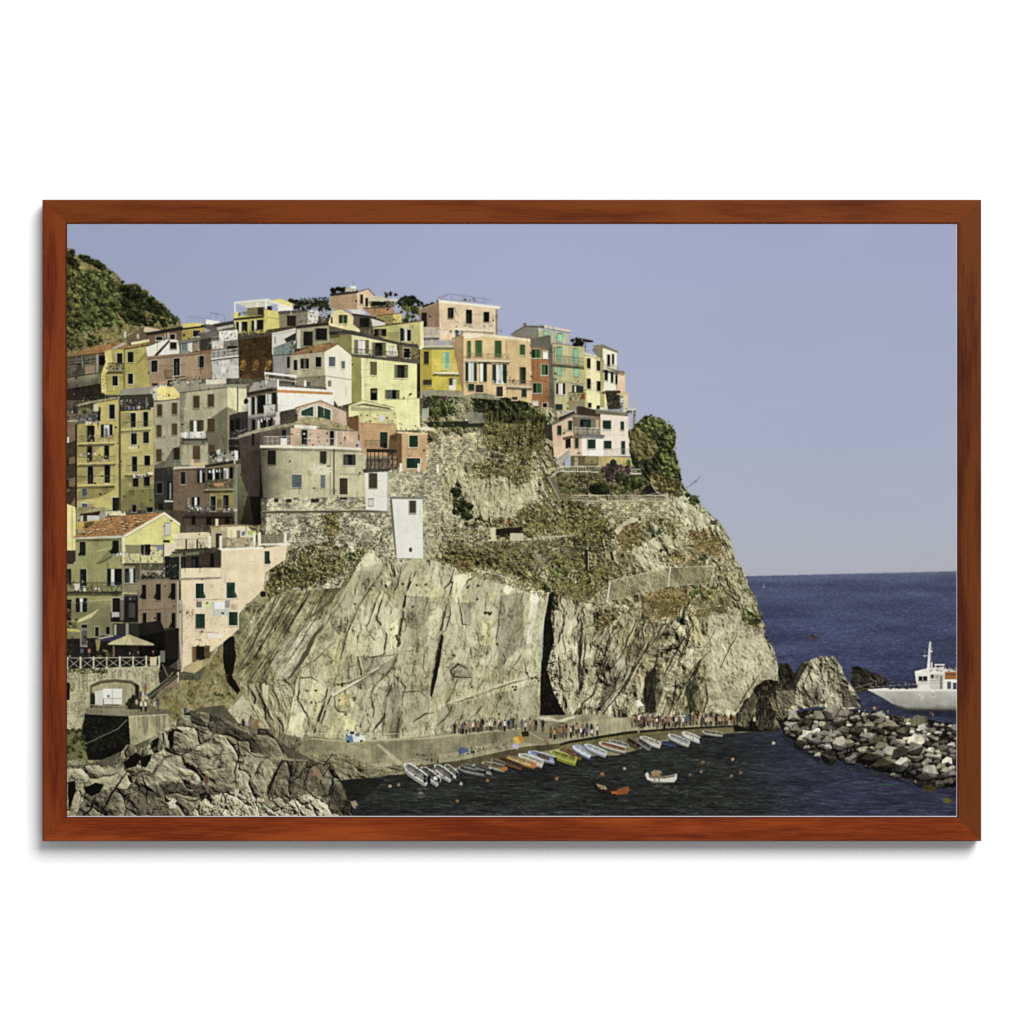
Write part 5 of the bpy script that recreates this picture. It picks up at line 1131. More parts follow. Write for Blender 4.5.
fill("100,320 512,302 560,300 560,318 515,322 104,334", (190, 186, 166)); fill("540,300 890,100 1028,200 1024,220 888,120 560,312", (226, 222, 200)); line("560,318 888,130 1024,228", .5, (150, 140, 84)); rect(520, 320, 545, 540, (222, 216, 180)); shade("515,322 530,320 532,545 518,545", .7); shade("130,332 520,325 520,345 130,360", .72)
win(895, 195, 938, 293, 'w', (176, 176, 160)); rect(880, 340, 935, 362, (40, 40, 36)); win(168, 355, 216, 472, 'k', (160, 156, 116)); fill("168,440 150,474 168,476", (34, 40, 34)); win(446, 345, 502, 460, 'k', (160, 156, 116)); fill("446,400 425,455 446,462", (34, 40, 34))
shade("310,545 440,462 445,490 350,545", .75); fill("440,398 380,425 310,445 320,432", (190, 184, 120)); shade("440,405 445,440 330,540 300,545", .85)
win(172, 590, 224, 735, 'k'); win(405, 585, 525, 730, 'kwkk', None); win(58, 590, 94, 715, 'k', None); win(552, 583, 664, 704, 'kwk', FR)
balc(55, 702, 530, 795, (70, 66, 52), (76, 72, 58), 0, .6, .7); clutter(225, 705, 440, 785, 70, [(190, 150, 90), (150, 120, 70), (206, 180, 130), (60, 70, 40), (120, 90, 56), (170, 100, 60)]); clutter(60, 700, 200, 785, 22, [(200, 198, 192), (60, 70, 60), (40, 42, 38), (90, 86, 74)]); fill("120,715 165,712 168,770 125,772", (200, 198, 194)); clutter(440, 690, 530, 790, 16, [(190, 186, 176), (60, 56, 50)])
win(136, 836, 230, 956, 'kwk', None); win(58, 850, 96, 985, 'k', None); win(446, 836, 512, 960, 'k', FR); line("55,880 440,846", .5, (190, 186, 150), .8); fill("335,930 250,990 180,1020 130,1024 130,1000 230,985", (196, 188, 130)); fill("530,560 670,555 670,800 530,800", (140, 128, 96)); win(552, 583, 664, 704, 'kwk', FR); fill("530,785 670,790 670,806 530,802", (170, 160, 126)); rect(545, 822, 665, 1024, (44, 42, 40)); rect(590, 830, 610, 1010, (110, 108, 110)); rect(625, 830, 640, 1010, (90, 88, 90)); rect(425, 960, 660, 1040, (52, 50, 46)); fill("440,955 505,955 508,1000 440,1000", (190, 186, 186)); rect(520, 800, 545, 1024, (150, 146, 118))
begin('printed_house', 'terrace with dark washing beside the green gabled house')
fill("548,380 888,368 890,545 550,550", (206, 198, 140), 1); rect(555, 385, 885, 395, (110, 100, 70)); fill("560,390 690,385 690,455 560,460", (140, 136, 92)); rect(690, 380, 716, 468, (36, 34, 36)); rect(722, 378, 770, 470, (34, 34, 36)); fill("815,395 880,390 880,425 830,430", (130, 134, 160)); clutter(560, 430, 885, 535, 60, [(226, 222, 206), (60, 56, 48), (120, 110, 84), (180, 170, 130), (40, 40, 36)]); rect(878, 372, 888, 545, (70, 64, 48)); balc(550, 480, 890, 552, (60, 56, 46), (180, 172, 130), 0, 1, .5)
fill("530,545 1024,540 1024,690 640,690 640,560 540,560", (92, 84, 66), 2); fill("890,480 1024,470 1024,660 900,660", (40, 40, 38)); clutter(690, 560, 1024, 680, 70, [(206, 204, 196), (44, 56, 36), (60, 74, 44), (90, 84, 70), (30, 32, 28), (226, 222, 214), (120, 100, 70)]); rect(690, 600, 880, 640, (170, 164, 146), 2, .7); clutter(690, 625, 880, 675, 44, [(40, 50, 34), (56, 68, 40), (30, 34, 26)]); rect(680, 480, 690, 680, (130, 120, 96)); fill("640,680 1024,670 1024,692 640,698", (120, 114, 98)); fill("890,380 975,368 975,470 890,475", (216, 196, 176))
begin('printed_house', 'brownish pink house with swung-open dark shutters')
fill("665,695 1012,682 1014,1600 668,1600", (142, 114, 94)); line("668,940 1010,925", .5, (110, 86, 72)); rect(1000, 690, 1016, 1560, (196, 186, 170)); line("1016,690 1018,1560", .7, (70, 60, 52))
for (a, b, c_, d_) in ((700, 722, 735, 848), (820, 718, 858, 852), (946, 712, 985, 850)):
    win(a, b, c_, d_, 'k', (150, 124, 104)); fill([(a, b + 70), (a - 22, d_ - 22), (a - 18, d_ - 8), (a + 3, d_ - 18)], (36, 42, 40))
for (a, b, c_, d_) in ((706, 960, 738, 1094), (824, 962, 858, 1100), (952, 965, 985, 1104)):
    win(a, b, c_, d_, 'k', (150, 124, 104)); fill([(a, b + 80), (a - 26, d_ - 22), (a - 18, d_ - 5), (a + 3, d_ - 18)], (36, 42, 40))
clutter(790, 1130, 860, 1180, 10, [(180, 176, 170), (60, 60, 60)])

# ---------------------------------------------------------------- the peach house on the shore
Z(170, 500, 8.533)
begin('printed_house', 'peach house with dark green shutters and washing lines above the rocks')
fill("95,560 438,560 438,425 800,412 1004,376 985,505 812,620 800,770 645,900 590,970 590,1100 400,1260 95,1470", (226, 200, 170), .6)
fill("38,282 320,272 345,285 345,400 40,430", (216, 198, 164), .7); fill("350,228 490,218 490,400 350,400", (176, 154, 122), .7); fill("488,228 660,218 725,290 725,400 490,400", (226, 208, 174), .7); fill("340,222 490,208 660,208 780,240 780,250 650,222 490,224 345,238", (150, 130, 96)); rect(390, 285, 440, 405, (70, 56, 46)); rect(388, 160, 412, 220, (222, 206, 176)); rect(570, 260, 600, 330, (140, 120, 96)); clutter(450, 330, 720, 400, 40, [(150, 130, 100), (190, 170, 140), (90, 80, 66), (60, 54, 46)]); rect(515, 255, 530, 320, (190, 196, 110)); fill("665,262 735,258 740,298 700,306 660,290", (178, 186, 86)); fill("610,270 645,266 640,300 612,304", (110, 116, 170)); fill("590,320 640,318 640,380 590,378", (206, 182, 150))
for xx in (130, 225):
    rect(xx, 335, xx + 16, 425, (60, 60, 54))
balc(45, 335, 330, 435, (70, 62, 52), (150, 140, 120), -.05, 1, .45); clutter(245, 370, 320, 415, 10, [(30, 30, 30)])
for xx in (325, 420, 708, 752, 972):
    rect(xx, 305 if xx < 700 else 275, xx + 24, 410 if xx < 700 else 390, (228, 222, 206))
fill("445,320 710,315 715,400 445,402", (120, 104, 84), 2, alpha=.45); fill("775,296 972,290 972,364 778,372", (130, 128, 100), 2, alpha=.85)
fill("12,440 430,408 432,428 20,460", (84, 74, 60)); fill("405,410 800,398 800,418 440,434", (236, 228, 206)); fill("755,372 1024,366 1024,382 755,386", (232, 224, 204))
fill("80,470 430,432 432,580 95,585", (74, 62, 52), 2); win(345, 455, 375, 575, 'k', None); win(185, 480, 245, 575, 'k', None); win(95, 490, 130, 575, 'k', None); fill("95,582 432,576 432,662 95,672", (228, 204, 174), .6); fill("80,665 432,655 432,672 80,685", (150, 136, 116)); fill("0,462 250,440 245,462 0,490", (120, 122, 90)); rect(0, 490, 85, 680, (48, 48, 44), 2); clutter(0, 560, 80, 670, 26, [(90, 96, 70), (170, 170, 150), (34, 38, 30), (60, 72, 46)]); rect(80, 470, 92, 680, (176, 170, 152))
line("438,430 440,672", .6, (170, 150, 126)); line("645,895 690,870 800,765", 1, (150, 140, 112))
win(218, 710, 288, 840, 'gg', (240, 236, 222)); win(484, 702, 556, 836, 'gg', (240, 236, 222)); win(808, 434, 850, 546, 'g', (240, 232, 214)); win(222, 972, 296, 1090, 'gg', None); win(504, 956, 578, 1070, 'gg', (232, 226, 210)); fill("290,780 304,830 288,840", (40, 66, 50)); fill("556,780 574,826 556,836", (40, 66, 50)); fill("850,500 860,535 850,545", (40, 66, 50))
line("200,850 590,845", .4, (120, 110, 96)); rect(225, 865, 270, 915, (110, 110, 108)); fill("286,868 350,866 350,930 290,934", (206, 210, 140)); fill("270,905 305,900 300,945 270,948", (214, 212, 204)); fill("355,870 500,865 500,985 365,990", (190, 190, 186), .6); fill("378,868 468,868 466,930 378,932", (232, 232, 230), .4); rect(470, 855, 510, 920, (150, 148, 144)); fill("525,890 555,880 552,915 520,918", (224, 190, 160)); rect(775, 780, 815, 825, (40, 38, 34))
flecks("100,920 480,1000 600,1000 500,1200 100,1400", 170, np.array([(196, 166, 136), (206, 178, 148), (180, 150, 122)], np.float32), (.3, .8)); flecks("130,930 200,930 200,1010 130,1010", 12, np.array([(160, 128, 104), (150, 120, 96)], np.float32), (.4, .8))
win(222, 972, 296, 1090, 'gg', None); win(504, 956, 578, 1070, 'gg', (232, 226, 210))
Z(60, 600, 6.4)
win(848, 298, 872, 396, 'r', None); win(872, 296, 926, 382, 'd', None); win(928, 292, 958, 388, 'r', None); line("860,200 1024,212", .4, (120, 110, 96)); clutter(868, 202, 915, 262, 12, [(120, 90, 110), (206, 190, 180), (90, 70, 90), (190, 176, 170)]); 
for k in range(6):
    rect(948 + k * 16, 212 + (k % 2) * 3, 960 + k * 16, 244, (226, 224, 218))
fill("785,455 790,430 845,400 960,370 1000,290 1010,320 960,400 860,470", (170, 152, 110), 2)
rect(762, 0, 776, 445, (176, 168, 152)); line("780,0 782,445", .5, (70, 60, 50))



def washing(x0, y0, x1, y1, n, own=False):
    """clothes on a line, print pixels"""
    Z(0, 0, 1); line([(x0, y0), ((x0 + x1) / 2, (y0 + y1) / 2 + .4), (x1, y1)], .25, (90, 86, 76), .8)
    for k in range(n):
        t = (k + .2 + .5 * rng.rand()) / n; a, b = x0 + (x1 - x0) * t, y0 + (y1 - y0) * t + .3
        w_, h_ = 1 + 1.1 * rng.rand(), 1.8 + 2 * rng.rand()
        c_ = [(222, 220, 214), (196, 194, 190), (120, 136, 176), (214, 206, 190), (160, 90, 76), (90, 96, 110), (230, 228, 222)][rng.randint(7)]
        fill([(a, b), (a + w_, b), (a + w_ * .95, b + h_), (a + .1, b + h_ * .94)], c_, .8)


for a_ in ((84, 421, 98, 420, 6), (124, 407, 140, 405, 6), (152, 385, 170, 383, 6), (213, 361, 232, 359, 7), (202, 470, 222, 469, 8), (131, 474, 148, 473, 6), (296, 432, 312, 433, 5), (76, 588, 100, 587, 7), (222, 508, 238, 508, 6), (437, 329, 452, 330, 4), (492, 380, 504, 381, 4), (260, 418, 276, 416, 6), (112, 553, 128, 552, 5), (190, 507, 206, 507, 6), (80, 453, 96, 452, 5), (128, 446, 140, 445, 4)):
    washing(*a_)
Z(60, 600, 6.4)

# ---------------------------------------------------------------- terrace cafe and arch
begin('printed_terrace', 'paved cafe terrace in the shade of the green house')
fill("40,150 505,150 640,130 760,380 640,470 40,470", (44, 40, 36), 2.5); fill("40,10 320,10 325,150 505,150 505,230 40,250", (128, 124, 82), 1); rect(40, 10, 70, 130, (34, 36, 34)); rect(100, 10, 172, 76, (40, 42, 38)); rect(128, 10, 142, 76, (180, 176, 160)); fill("250,55 205,110 130,140 60,150 60,140 140,115", (196, 188, 130)); win(224, 172, 248, 232, 'k', (170, 166, 130)); win(294, 170, 318, 220, 'k', (170, 166, 130)); rect(128, 150, 178, 300, (150, 148, 130)); win(138, 158, 172, 178, 'k', None); rect(136, 195, 174, 290, (96, 94, 84)); rect(340, 0, 500, 140, (40, 38, 36)); rect(385, 0, 410, 130, (110, 106, 88)); rect(440, 20, 480, 110, (76, 74, 74)); fill("335,76 380,76 380,108 335,108", (176, 174, 176)); line("40,16 330,22", .4, (170, 166, 140), .7)
rect(340, 150, 505, 250, (56, 54, 48)); rect(345, 155, 360, 240, (170, 166, 146)); rect(420, 150, 440, 240, (150, 146, 126)); rect(360, 155, 420, 235, (60, 62, 60)); clutter(40, 240, 340, 370, 60, [(34, 32, 30), (70, 66, 56), (90, 84, 60), (60, 74, 40), (120, 110, 84)]); scatter("40,60 110,110 100,180 40,180", 10, (1, 2.2), LEAF, 0); scatter("220,320 310,320 320,370 220,370", 6, (1, 2), LEAF, .05); fill("40,180 120,190 130,205 40,200", (190, 170, 90)); rect(625, 270, 672, 470, (36, 34, 32)); rect(672, 180, 760, 380, (70, 58, 50)); shade("505,230 760,180 775,450 505,440", .62); rect(640, 325, 672, 400, (110, 116, 100))
begin('printed_parasol', 'cream parasol over the cafe terrace')
fill("305,280 330,265 440,220 602,280 600,292 500,292 400,288 310,288", (196, 184, 140), .8); fill("440,222 470,290 600,292 602,280", (176, 164, 124), .8); line("440,222 420,288", .4, (150, 138, 104)); rect(338, 285, 350, 365, (120, 104, 76)); shade("305,286 600,290 600,296 305,292", .5)
begin('printed_parasol', 'purple-blue parasol half hidden behind the cream one')
fill("225,248 270,226 385,224 396,240 330,262 250,262", (66, 62, 110), 1); fill("235,245 340,224 345,232 250,252", (180, 160, 120)); fill("225,250 260,258 250,320 235,330", (150, 130, 70))
begin('printed_fence', 'white criss-cross fence along the cafe terrace')
for k in range(8):
    x_ = 42 + k * 84
    rect(x_, 362 - k * .8, x_ + 10, 446 - k * 3, (196, 190, 166), .6)
    if k < 7:
        line([(x_ + 8, 374), (x_ + 86, 440 - k * 3)], .6, (184, 178, 154), setid=True); line([(x_ + 8, 440 - k * 3), (x_ + 86, 374)], .6, (184, 178, 154), setid=True)
line("40,372 635,366", .8, (196, 190, 166), setid=True); line("40,446 640,424", .9, (206, 200, 176), setid=True); rect(576, 366, 618, 420, (206, 190, 150))
begin('printed_wall', 'concrete retaining wall with an arch under the cafe terrace')
fill("40,446 640,424 632,470 640,560 560,600 505,700 440,745 165,725 130,830 40,840", (172, 164, 128), 2.4)
flecks("40,452 640,430 640,520 500,520 350,505 195,535 165,690 130,830 40,830", 1300, np.array([(104, 98, 70), (150, 142, 108), (190, 184, 150), (206, 200, 170)], np.float32), (.3, .9))
for k in range(60):
    x_ = 45 + 580 * rng.rand(); line([(x_, 455 + 20 * rng.rand()), (x_ + 2, 520 + 90 * rng.rand() if x_ < 190 or x_ > 520 else 505)], .5 + rng.rand(), [(206, 200, 166), (110, 104, 76), (140, 132, 98)][rng.randint(3)], .5)
flecks("40,440 310,440 300,470 40,468", 150, LEAF, (.4, .8))
fill("195,690 195,545 250,520 350,508 455,520 505,548 502,690", (92, 84, 62), 1.5); fill("205,600 205,560 260,535 350,525 450,535 490,560 490,640 400,680", (160, 150, 116), 2.2)
for k in range(22):
    line([(215 + k * 13, 535 + abs(k - 10) * 1.5), (215 + k * 13, 690)], .4, (120, 112, 82), .5)
shade("478,535 505,548 502,690 484,690", .4); shade("190,600 225,590 225,680 195,690", .5); line("192,690 195,545 250,520 350,508 455,518 506,546 505,700", .8, (110, 104, 80)); rect(40, 530, 62, 640, (30, 28, 24))
begin('printed_container', 'white cabinet standing under the arch')
rect(275, 568, 396, 630, (228, 226, 220), .4); rect(280, 632, 396, 668, (216, 214, 206), .4); fill("222,585 275,575 275,672 225,670", (200, 200, 192), .5); rect(300, 608, 318, 622, (90, 120, 160)); line("335,568 335,668", .4, (160, 158, 150)); line("275,630 396,628", .4, (150, 148, 140)); rect(396, 566, 420, 660, (150, 144, 120))
begin('printed_wall', 'low quay platform wall with dark cave beneath')
fill("165,690 440,690 690,700 742,730 690,735 440,745 165,728", (120, 110, 86), 2); fill("160,725 440,745 452,930 400,1000 330,1024 170,1024 140,840", (30, 29, 24), 2.5); flecks("40,830 140,830 190,1000 160,1024 40,1024", 500, DARKLEAF, (.4, .9), setid=True); flecks("150,740 440,760 440,930 200,980", 400, np.array([(26, 28, 20), (44, 46, 32), (60, 60, 42)], np.float32), (.4, 1.1)); balc(170, 668, 440, 732, (130, 120, 96), (176, 168, 140), .05, 1, .5)
fill("438,745 690,733 765,800 620,905 450,940", (166, 156, 120), 2.4)
for k in range(26):
    x_ = 445 + 250 * rng.rand(); line([(x_, 745), (x_ + 3, 800 + 100 * rng.rand())], .5 + rng.rand(), [(196, 188, 152), (110, 102, 76)][rng.randint(2)], .5)
line("440,745 690,733", .9, (196, 190, 160)); line("110,948 250,880 370,825 430,765", .6, (150, 146, 130))
fill("40,840 130,832 180,1024 40,1024", (112, 106, 70), 2.4); scatter("40,830 140,830 170,1000 40,1010", 20, (1.2, 2.8), LEAF, -.1); fill("430,640 460,620 520,640 520,700 430,700", (54, 54, 40), 2); scatter("425,640 480,610 500,690 430,690", 8, (1, 2), DARKLEAF)
begin('printed_stairs', 'steps going down from the cafe terrace to the platform')
fill("560,600 640,540 740,470 760,490 640,580 590,640", (60, 54, 42), 2); fill("630,470 670,420 770,450 700,500 640,560", (52, 46, 38), 2)
for k in range(12):
    line([(570 + k * 14, 606 - k * 11), (592 + k * 14, 614 - k * 11)], .6, (150, 142, 112))
line("565,600 690,500 725,460", .6, (176, 168, 140)); line("575,625 700,520", .5, (150, 144, 120)); line("655,410 690,490", .8, (150, 142, 116))

# ---------------------------------------------------------------- trees, railings and fences of the headland
Z(230, 550, 5.118)
begin('printed_bush', 'olive scrub between the rubble wall and the slanting strata')
foliage("165,175 200,130 260,90 420,60 560,40 640,0 690,-30 700,10 640,90 560,130 500,160 430,190 330,200 230,230 180,240", 1500, OLIVE, light=.04, size=3.2, edge=3.5)
foliage("210,130 300,90 440,110 420,160 300,170", 160, DARKLEAF, light=.06, size=3, edge=3); flecks("170,180 690,0 640,110 430,200 190,240", 500, DRY, (.3, .6), dens=(5, .5, 3), setid=True)
Z(480, 300, 4.6545)
begin('printed_wall', 'garden terrace wall under the pink and white villa')
masonry("340,790 420,775 760,775 780,870 870,920 425,930 380,930 320,830", (128, 118, 82), 8, 3, 2, .3, .8, 1); scatter("360,820 560,800 760,830 860,900 430,910 380,880", 40, (1, 2.6), DRY, -.15); scatter("370,850 420,850 410,900 380,890", 9, (1.4, 2.6), LEAF, .08); flecks("340,800 760,790 860,910 400,920", 900, DARKLEAF, (.3, .7), dens=(6, .5, 2)); fill("310,820 340,815 385,925 365,935", (120, 112, 90), 1.5); line("318,822 372,928", .8, (176, 168, 146)); fill("770,870 800,860 830,890 830,905 770,905", (40, 36, 28), 2)
begin('printed_bush', 'dark round bush in front of the garden wall')
clump(480 + 558 / 4.6545, 300 + 878 / 4.6545, 10, 6.4, DARKLEAF, 900, light=.05); clump(480 + 715 / 4.6545, 300 + 848 / 4.6545, 10, 7, LEAF, 900, light=-.1); scatter("620,860 700,860 690,900 630,900", 8, (1.5, 2.8), LEAF, 0)
begin('printed_bush', 'purple bougainvillea beside the villa terrace')
scatter("560,775 600,765 690,775 700,800 640,830 570,800", 26, (1.2, 3), PURPLE, .0); scatter("590,800 660,800 650,850 600,840", 10, (1.2, 2.6), PURPLE, -.16); scatter("600,775 690,790 660,820 600,810", 8, (.8, 1.6), LEAF, -.05)
begin('printed_tree', 'large green tree standing beside the villa at the cliff edge')
TREE = "695,605 715,600 735,575 765,548 792,538 815,545 850,558 868,580 900,598 912,640 905,680 895,692 905,720 922,765 930,800 938,835 930,880 880,905 820,862 760,810 715,790 700,700"
foliage(TREE, 7600, DARKLEAF, light=.04, size=4.6, seed=5, edge=2.2)
foliage("745,570 795,542 850,560 900,600 908,665 880,690 860,640 820,620 780,640 755,610", 2600, LEAF, light=.02, size=4.2, seed=8, edge=1.8)
foliage("700,600 745,590 800,640 830,690 800,740 740,745 705,700", 1700, np.array([(44, 42, 22), (84, 78, 40), (116, 102, 56), (146, 132, 80)], np.float32), light=.02, size=4, seed=2, edge=1.6)
foliage("840,690 905,700 930,800 880,840 830,780", 1500, LEAF, light=-.08, size=4, seed=9, edge=1.6)
foliage("800,800 925,830 935,915 850,900 790,850", 900, DRY, light=-.14, size=3.6, seed=4, edge=1.6)
scatter("700,600 750,560 795,538 850,558 905,598 915,665", 16, (1, 2), LEAF, .03)
begin('printed_railing', 'pale wooden railing along the villa garden')
line("425,932 875,936", 1, (170, 162, 140), setid=True); line("425,908 875,910", .8, (186, 178, 156), setid=True); line("425,920 875,922", .5, (150, 142, 122), setid=True)
for k in range(9):
    line([(440 + k * 54, 905), (440 + k * 54, 936)], .6, (170, 162, 140), setid=True)
line("875,900 878,990", 1, (190, 182, 160), setid=True); line("340,812 375,775 555,772", .8, (206, 200, 182), setid=True); line("330,825 370,795 555,800", 1, (196, 190, 172), setid=True)
for k in range(14):
    line([(378 + k * 13, 775), (378 + k * 13, 800)], .4, (206, 200, 184), setid=True)
balc(705, 785, 750, 812, (196, 190, 176), (206, 200, 190), 0, .8, .6); line("720,920 830,895 870,915", .6, (176, 170, 150)); line("800,860 830,900", .9, (190, 184, 166))
line("955,880 1010,840 1028,820", .5, (104, 104, 108), setid=True); line("985,862 990,845", .4, (104, 104, 108)); line("1000,848 1012,842", .7, (104, 104, 108)); line("1000,850 1004,835", .4, (104, 104, 108))
scatter("965,905 1010,915 1020,950 985,960", 12, (1.2, 2.4), LEAF, -.08)
Z(420, 380, 2.7676)
begin('printed_fence', 'wire net fence hung between pale posts on the slope')
fill("522,562 690,520 820,516 805,560 690,570 520,612", (150, 140, 104), 2, alpha=.55)
for k in range(44):
    t_ = k / 44; a_ = 522 + 290 * t_; yt = 562 - 46 * min(1, t_ * 1.7); yb = 610 - 50 * t_
    line([(a_, yt), (a_ + 12, yb)], .3, (196, 186, 150), .7); line([(a_ + 12, yt), (a_, yb)], .3, (110, 100, 70), .6)
line("522,558 690,518 820,515", .6, (200, 192, 164), setid=True); line("518,612 690,570 805,562", .5, (180, 170, 140), setid=True); line("527,556 519,616", 1.6, (206, 200, 180), setid=True); line("694,515 688,572", 1.3, (206, 200, 180), setid=True); line("815,515 808,560", .9, (190, 184, 164)); line("527,558 470,612", .6, (196, 188, 160), setid=True); line("470,612 520,618", .6, (160, 150, 124))
line("320,440 430,430", .6, (170, 162, 140)); line("320,436 440,425", .4, (170, 162, 140))

# ---------------------------------------------------------------- quay
Z(330, 660, 4.096)
QU = begin('printed_quay', 'grey-brown stone quay with walkway below the cliff')
fill("700,300 830,228 1080,222 1300,250 1300,300 760,320", (150, 141, 110), 2)
fill("-110,310 40,325 100,338 380,315 560,280 700,270 850,262 1100,270 1440,262 1840,250 1840,286 1440,316 1180,390 900,400 600,440 530,450 280,470 60,480 -140,420", (140, 131, 98), 2.4)
fill("-80,320 100,338 480,310 780,280 800,300 790,325 520,395 290,425 200,420 -60,395", (150, 141, 108), 2.2); line("-80,322 60,334 380,322 520,305 780,280", .9, (190, 182, 148)); shade("80,345 480,318 770,290 780,310 500,380 300,410 260,400", .9)
rock("-140,390 60,385 150,430 290,430 300,455 200,480 40,495 -100,470", ((60, 55, 40), (126, 117, 86), (180, 170, 134)), ang=20, size=4, stretch=2, con=.8, fold=(7, 12), seed=15, rough=.8)
fill("190,345 205,345 300,425 280,432", (176, 168, 136)); fill("160,425 250,420 255,432 200,442", (170, 162, 130))
fill("290,425 530,400 790,330 1024,318 1024,335 800,355 530,412 300,440", (156, 148, 116), 1.6); fill("300,440 530,412 800,355 1024,335 1024,350 800,385 540,440 300,455", (92, 84, 56), 2)
fill("785,285 820,275 890,320 880,345 800,340", (136, 127, 96)); line("800,285 875,330", .8, (180, 172, 140)); fill("783,295 815,290 815,312 790,315", (52, 46, 34))
line("-70,305 60,320 300,300", .4, (190, 184, 158), .8); line("500,285 850,240", .3, (160, 152, 124), .5)
for k in range(20):
    line([(-40 + k * 26, 300 + (k < 4) * 10), (-40 + k * 26, 326)], .3, (176, 170, 146), .7)
fill("850,235 900,232 960,255 900,262", (196, 190, 160), .6); fill("920,250 1000,228 1006,236 930,262", (206, 200, 170), .6); shade("860,245 960,255 960,262 860,260", .7)
Z(560, 660, 4.452)
fill("0,290 150,270 330,252 600,245 780,270 780,292 480,308 300,322 40,362 0,380", (162, 153, 120), 1.8); fill("330,255 600,245 600,290 470,296 335,312", (172, 163, 130), 1.4); line("330,256 600,247", .7, (206, 198, 168))
fill("0,372 40,360 300,318 480,304 780,290 780,298 480,314 300,330 40,372 0,386", (48, 44, 34), 1.4); fill("0,384 40,372 300,330 480,314 780,298 780,318 700,322 480,330 300,346 60,392 0,405", (112, 104, 62), 2.2); fill("770,292 830,290 925,298 925,318 780,320", (34, 32, 26), 2)
fill("340,180 355,178 378,205 345,208", (226, 224, 218), .4)
shade("0,398 300,344 480,328 780,318 780,345 480,355 300,375 60,420 0,430", .8)
use(SEA)
begin('printed_gully', 'black shadowed gully at the foot of the headland')
Z(740, 620, 4.1796)
rock("-20,440 -10,400 20,340 50,320 62,285 100,248 170,250 185,290 170,320 176,420 160,465 60,462", ((20, 18, 14), (44, 40, 31), (104, 96, 74)), ang=100, size=4, con=.9, fold=(7, 10), seed=3, rough=1.8)
rock("-30,430 10,380 60,300 80,330 60,400 20,450", ((34, 31, 24), (96, 88, 66), (160, 151, 120)), ang=110, size=4, con=.9, fold=(7, 10), seed=6, rough=1.8); rock("120,330 180,300 200,380 185,450 140,450 150,390", ((34, 31, 24), (110, 102, 78), (176, 167, 136)), ang=80, size=4, con=.9, fold=(7, 10), seed=13, rough=1.8)
begin('printed_rock', 'dark rock behind the quay end')
rock("165,180 205,180 235,235 245,275 170,285 160,230", ((24, 22, 18), (62, 56, 42), (120, 110, 84)), ang=70, size=4, con=.8, fold=(6, 10), seed=19, rough=.8)
begin('printed_rock', 'far dark sea stack next to the ferry')
rock("462,305 470,196 500,194 560,222 615,242 630,275 560,285 500,305", ((22, 21, 18), (54, 50, 40), (96, 88, 68)), ang=30, size=4, con=.9, fold=(6, 10), seed=11, rough=.6)
line("480,285 560,262", .8, (120, 116, 108)); line("480,298 560,278", .6, (90, 88, 80))

# ---------------------------------------------------------------- ferry
begin('printed_ferry', 'white passenger ferry at the right edge')
fill("535,292 600,284 745,290 912,288 912,376 700,372 650,358 600,325", (196, 194, 188), .4, sh=('y', 1.10, .66)); fill("640,350 700,366 912,370 912,382 700,378 650,364", (70, 66, 60), 1); fill("535,288 912,284 912,293 540,296", (222, 220, 212), .3); shade("600,300 750,300 700,350 650,352", .94)
for a_ in (757, 810):
    clump(740 + a_ / 4.1796, 620 + (320 if a_ < 800 else 312) / 4.1796, 3, 3.4, np.array([(150, 148, 140), (206, 204, 196), (236, 234, 228)], np.float32), 200)
fill("800,345 870,318 905,330 860,360", (170, 168, 160), .5, alpha=.6)
fill("732,215 790,200 862,206 912,212 912,290 742,290", (214, 212, 204), .5); fill("732,214 790,202 792,212 738,226", (232, 230, 224), .3); shade("795,225 855,225 855,290 795,290", .88); win(750, 236, 764, 254, 'k', None); win(768, 236, 784, 254, 'k', None); rect(850, 250, 912, 292, (226, 224, 216), .4); rect(858, 216, 912, 248, (168, 84, 54), 1); rect(862, 224, 912, 230, (120, 56, 40)); rect(892, 262, 908, 290, (70, 78, 100)); clutter(790, 195, 905, 216, 16, [(90, 80, 76), (206, 204, 198), (130, 120, 110)]); rect(740, 258, 752, 290, (206, 204, 196))
fill("783,205 788,150 793,90 801,90 800,160 796,205", (216, 214, 208), .3); line("768,150 800,148", .8, (200, 198, 190)); line("775,122 776,155", .4, (150, 148, 150)); line("797,92 797,200", .4, (150, 148, 140))
fill("538,292 640,298 912,300 912,376 700,372 650,358 600,328", (150, 148, 142), 1, alpha=.35); fill("690,362 912,362 912,376 700,372", (120, 117, 110), 1, alpha=.5)
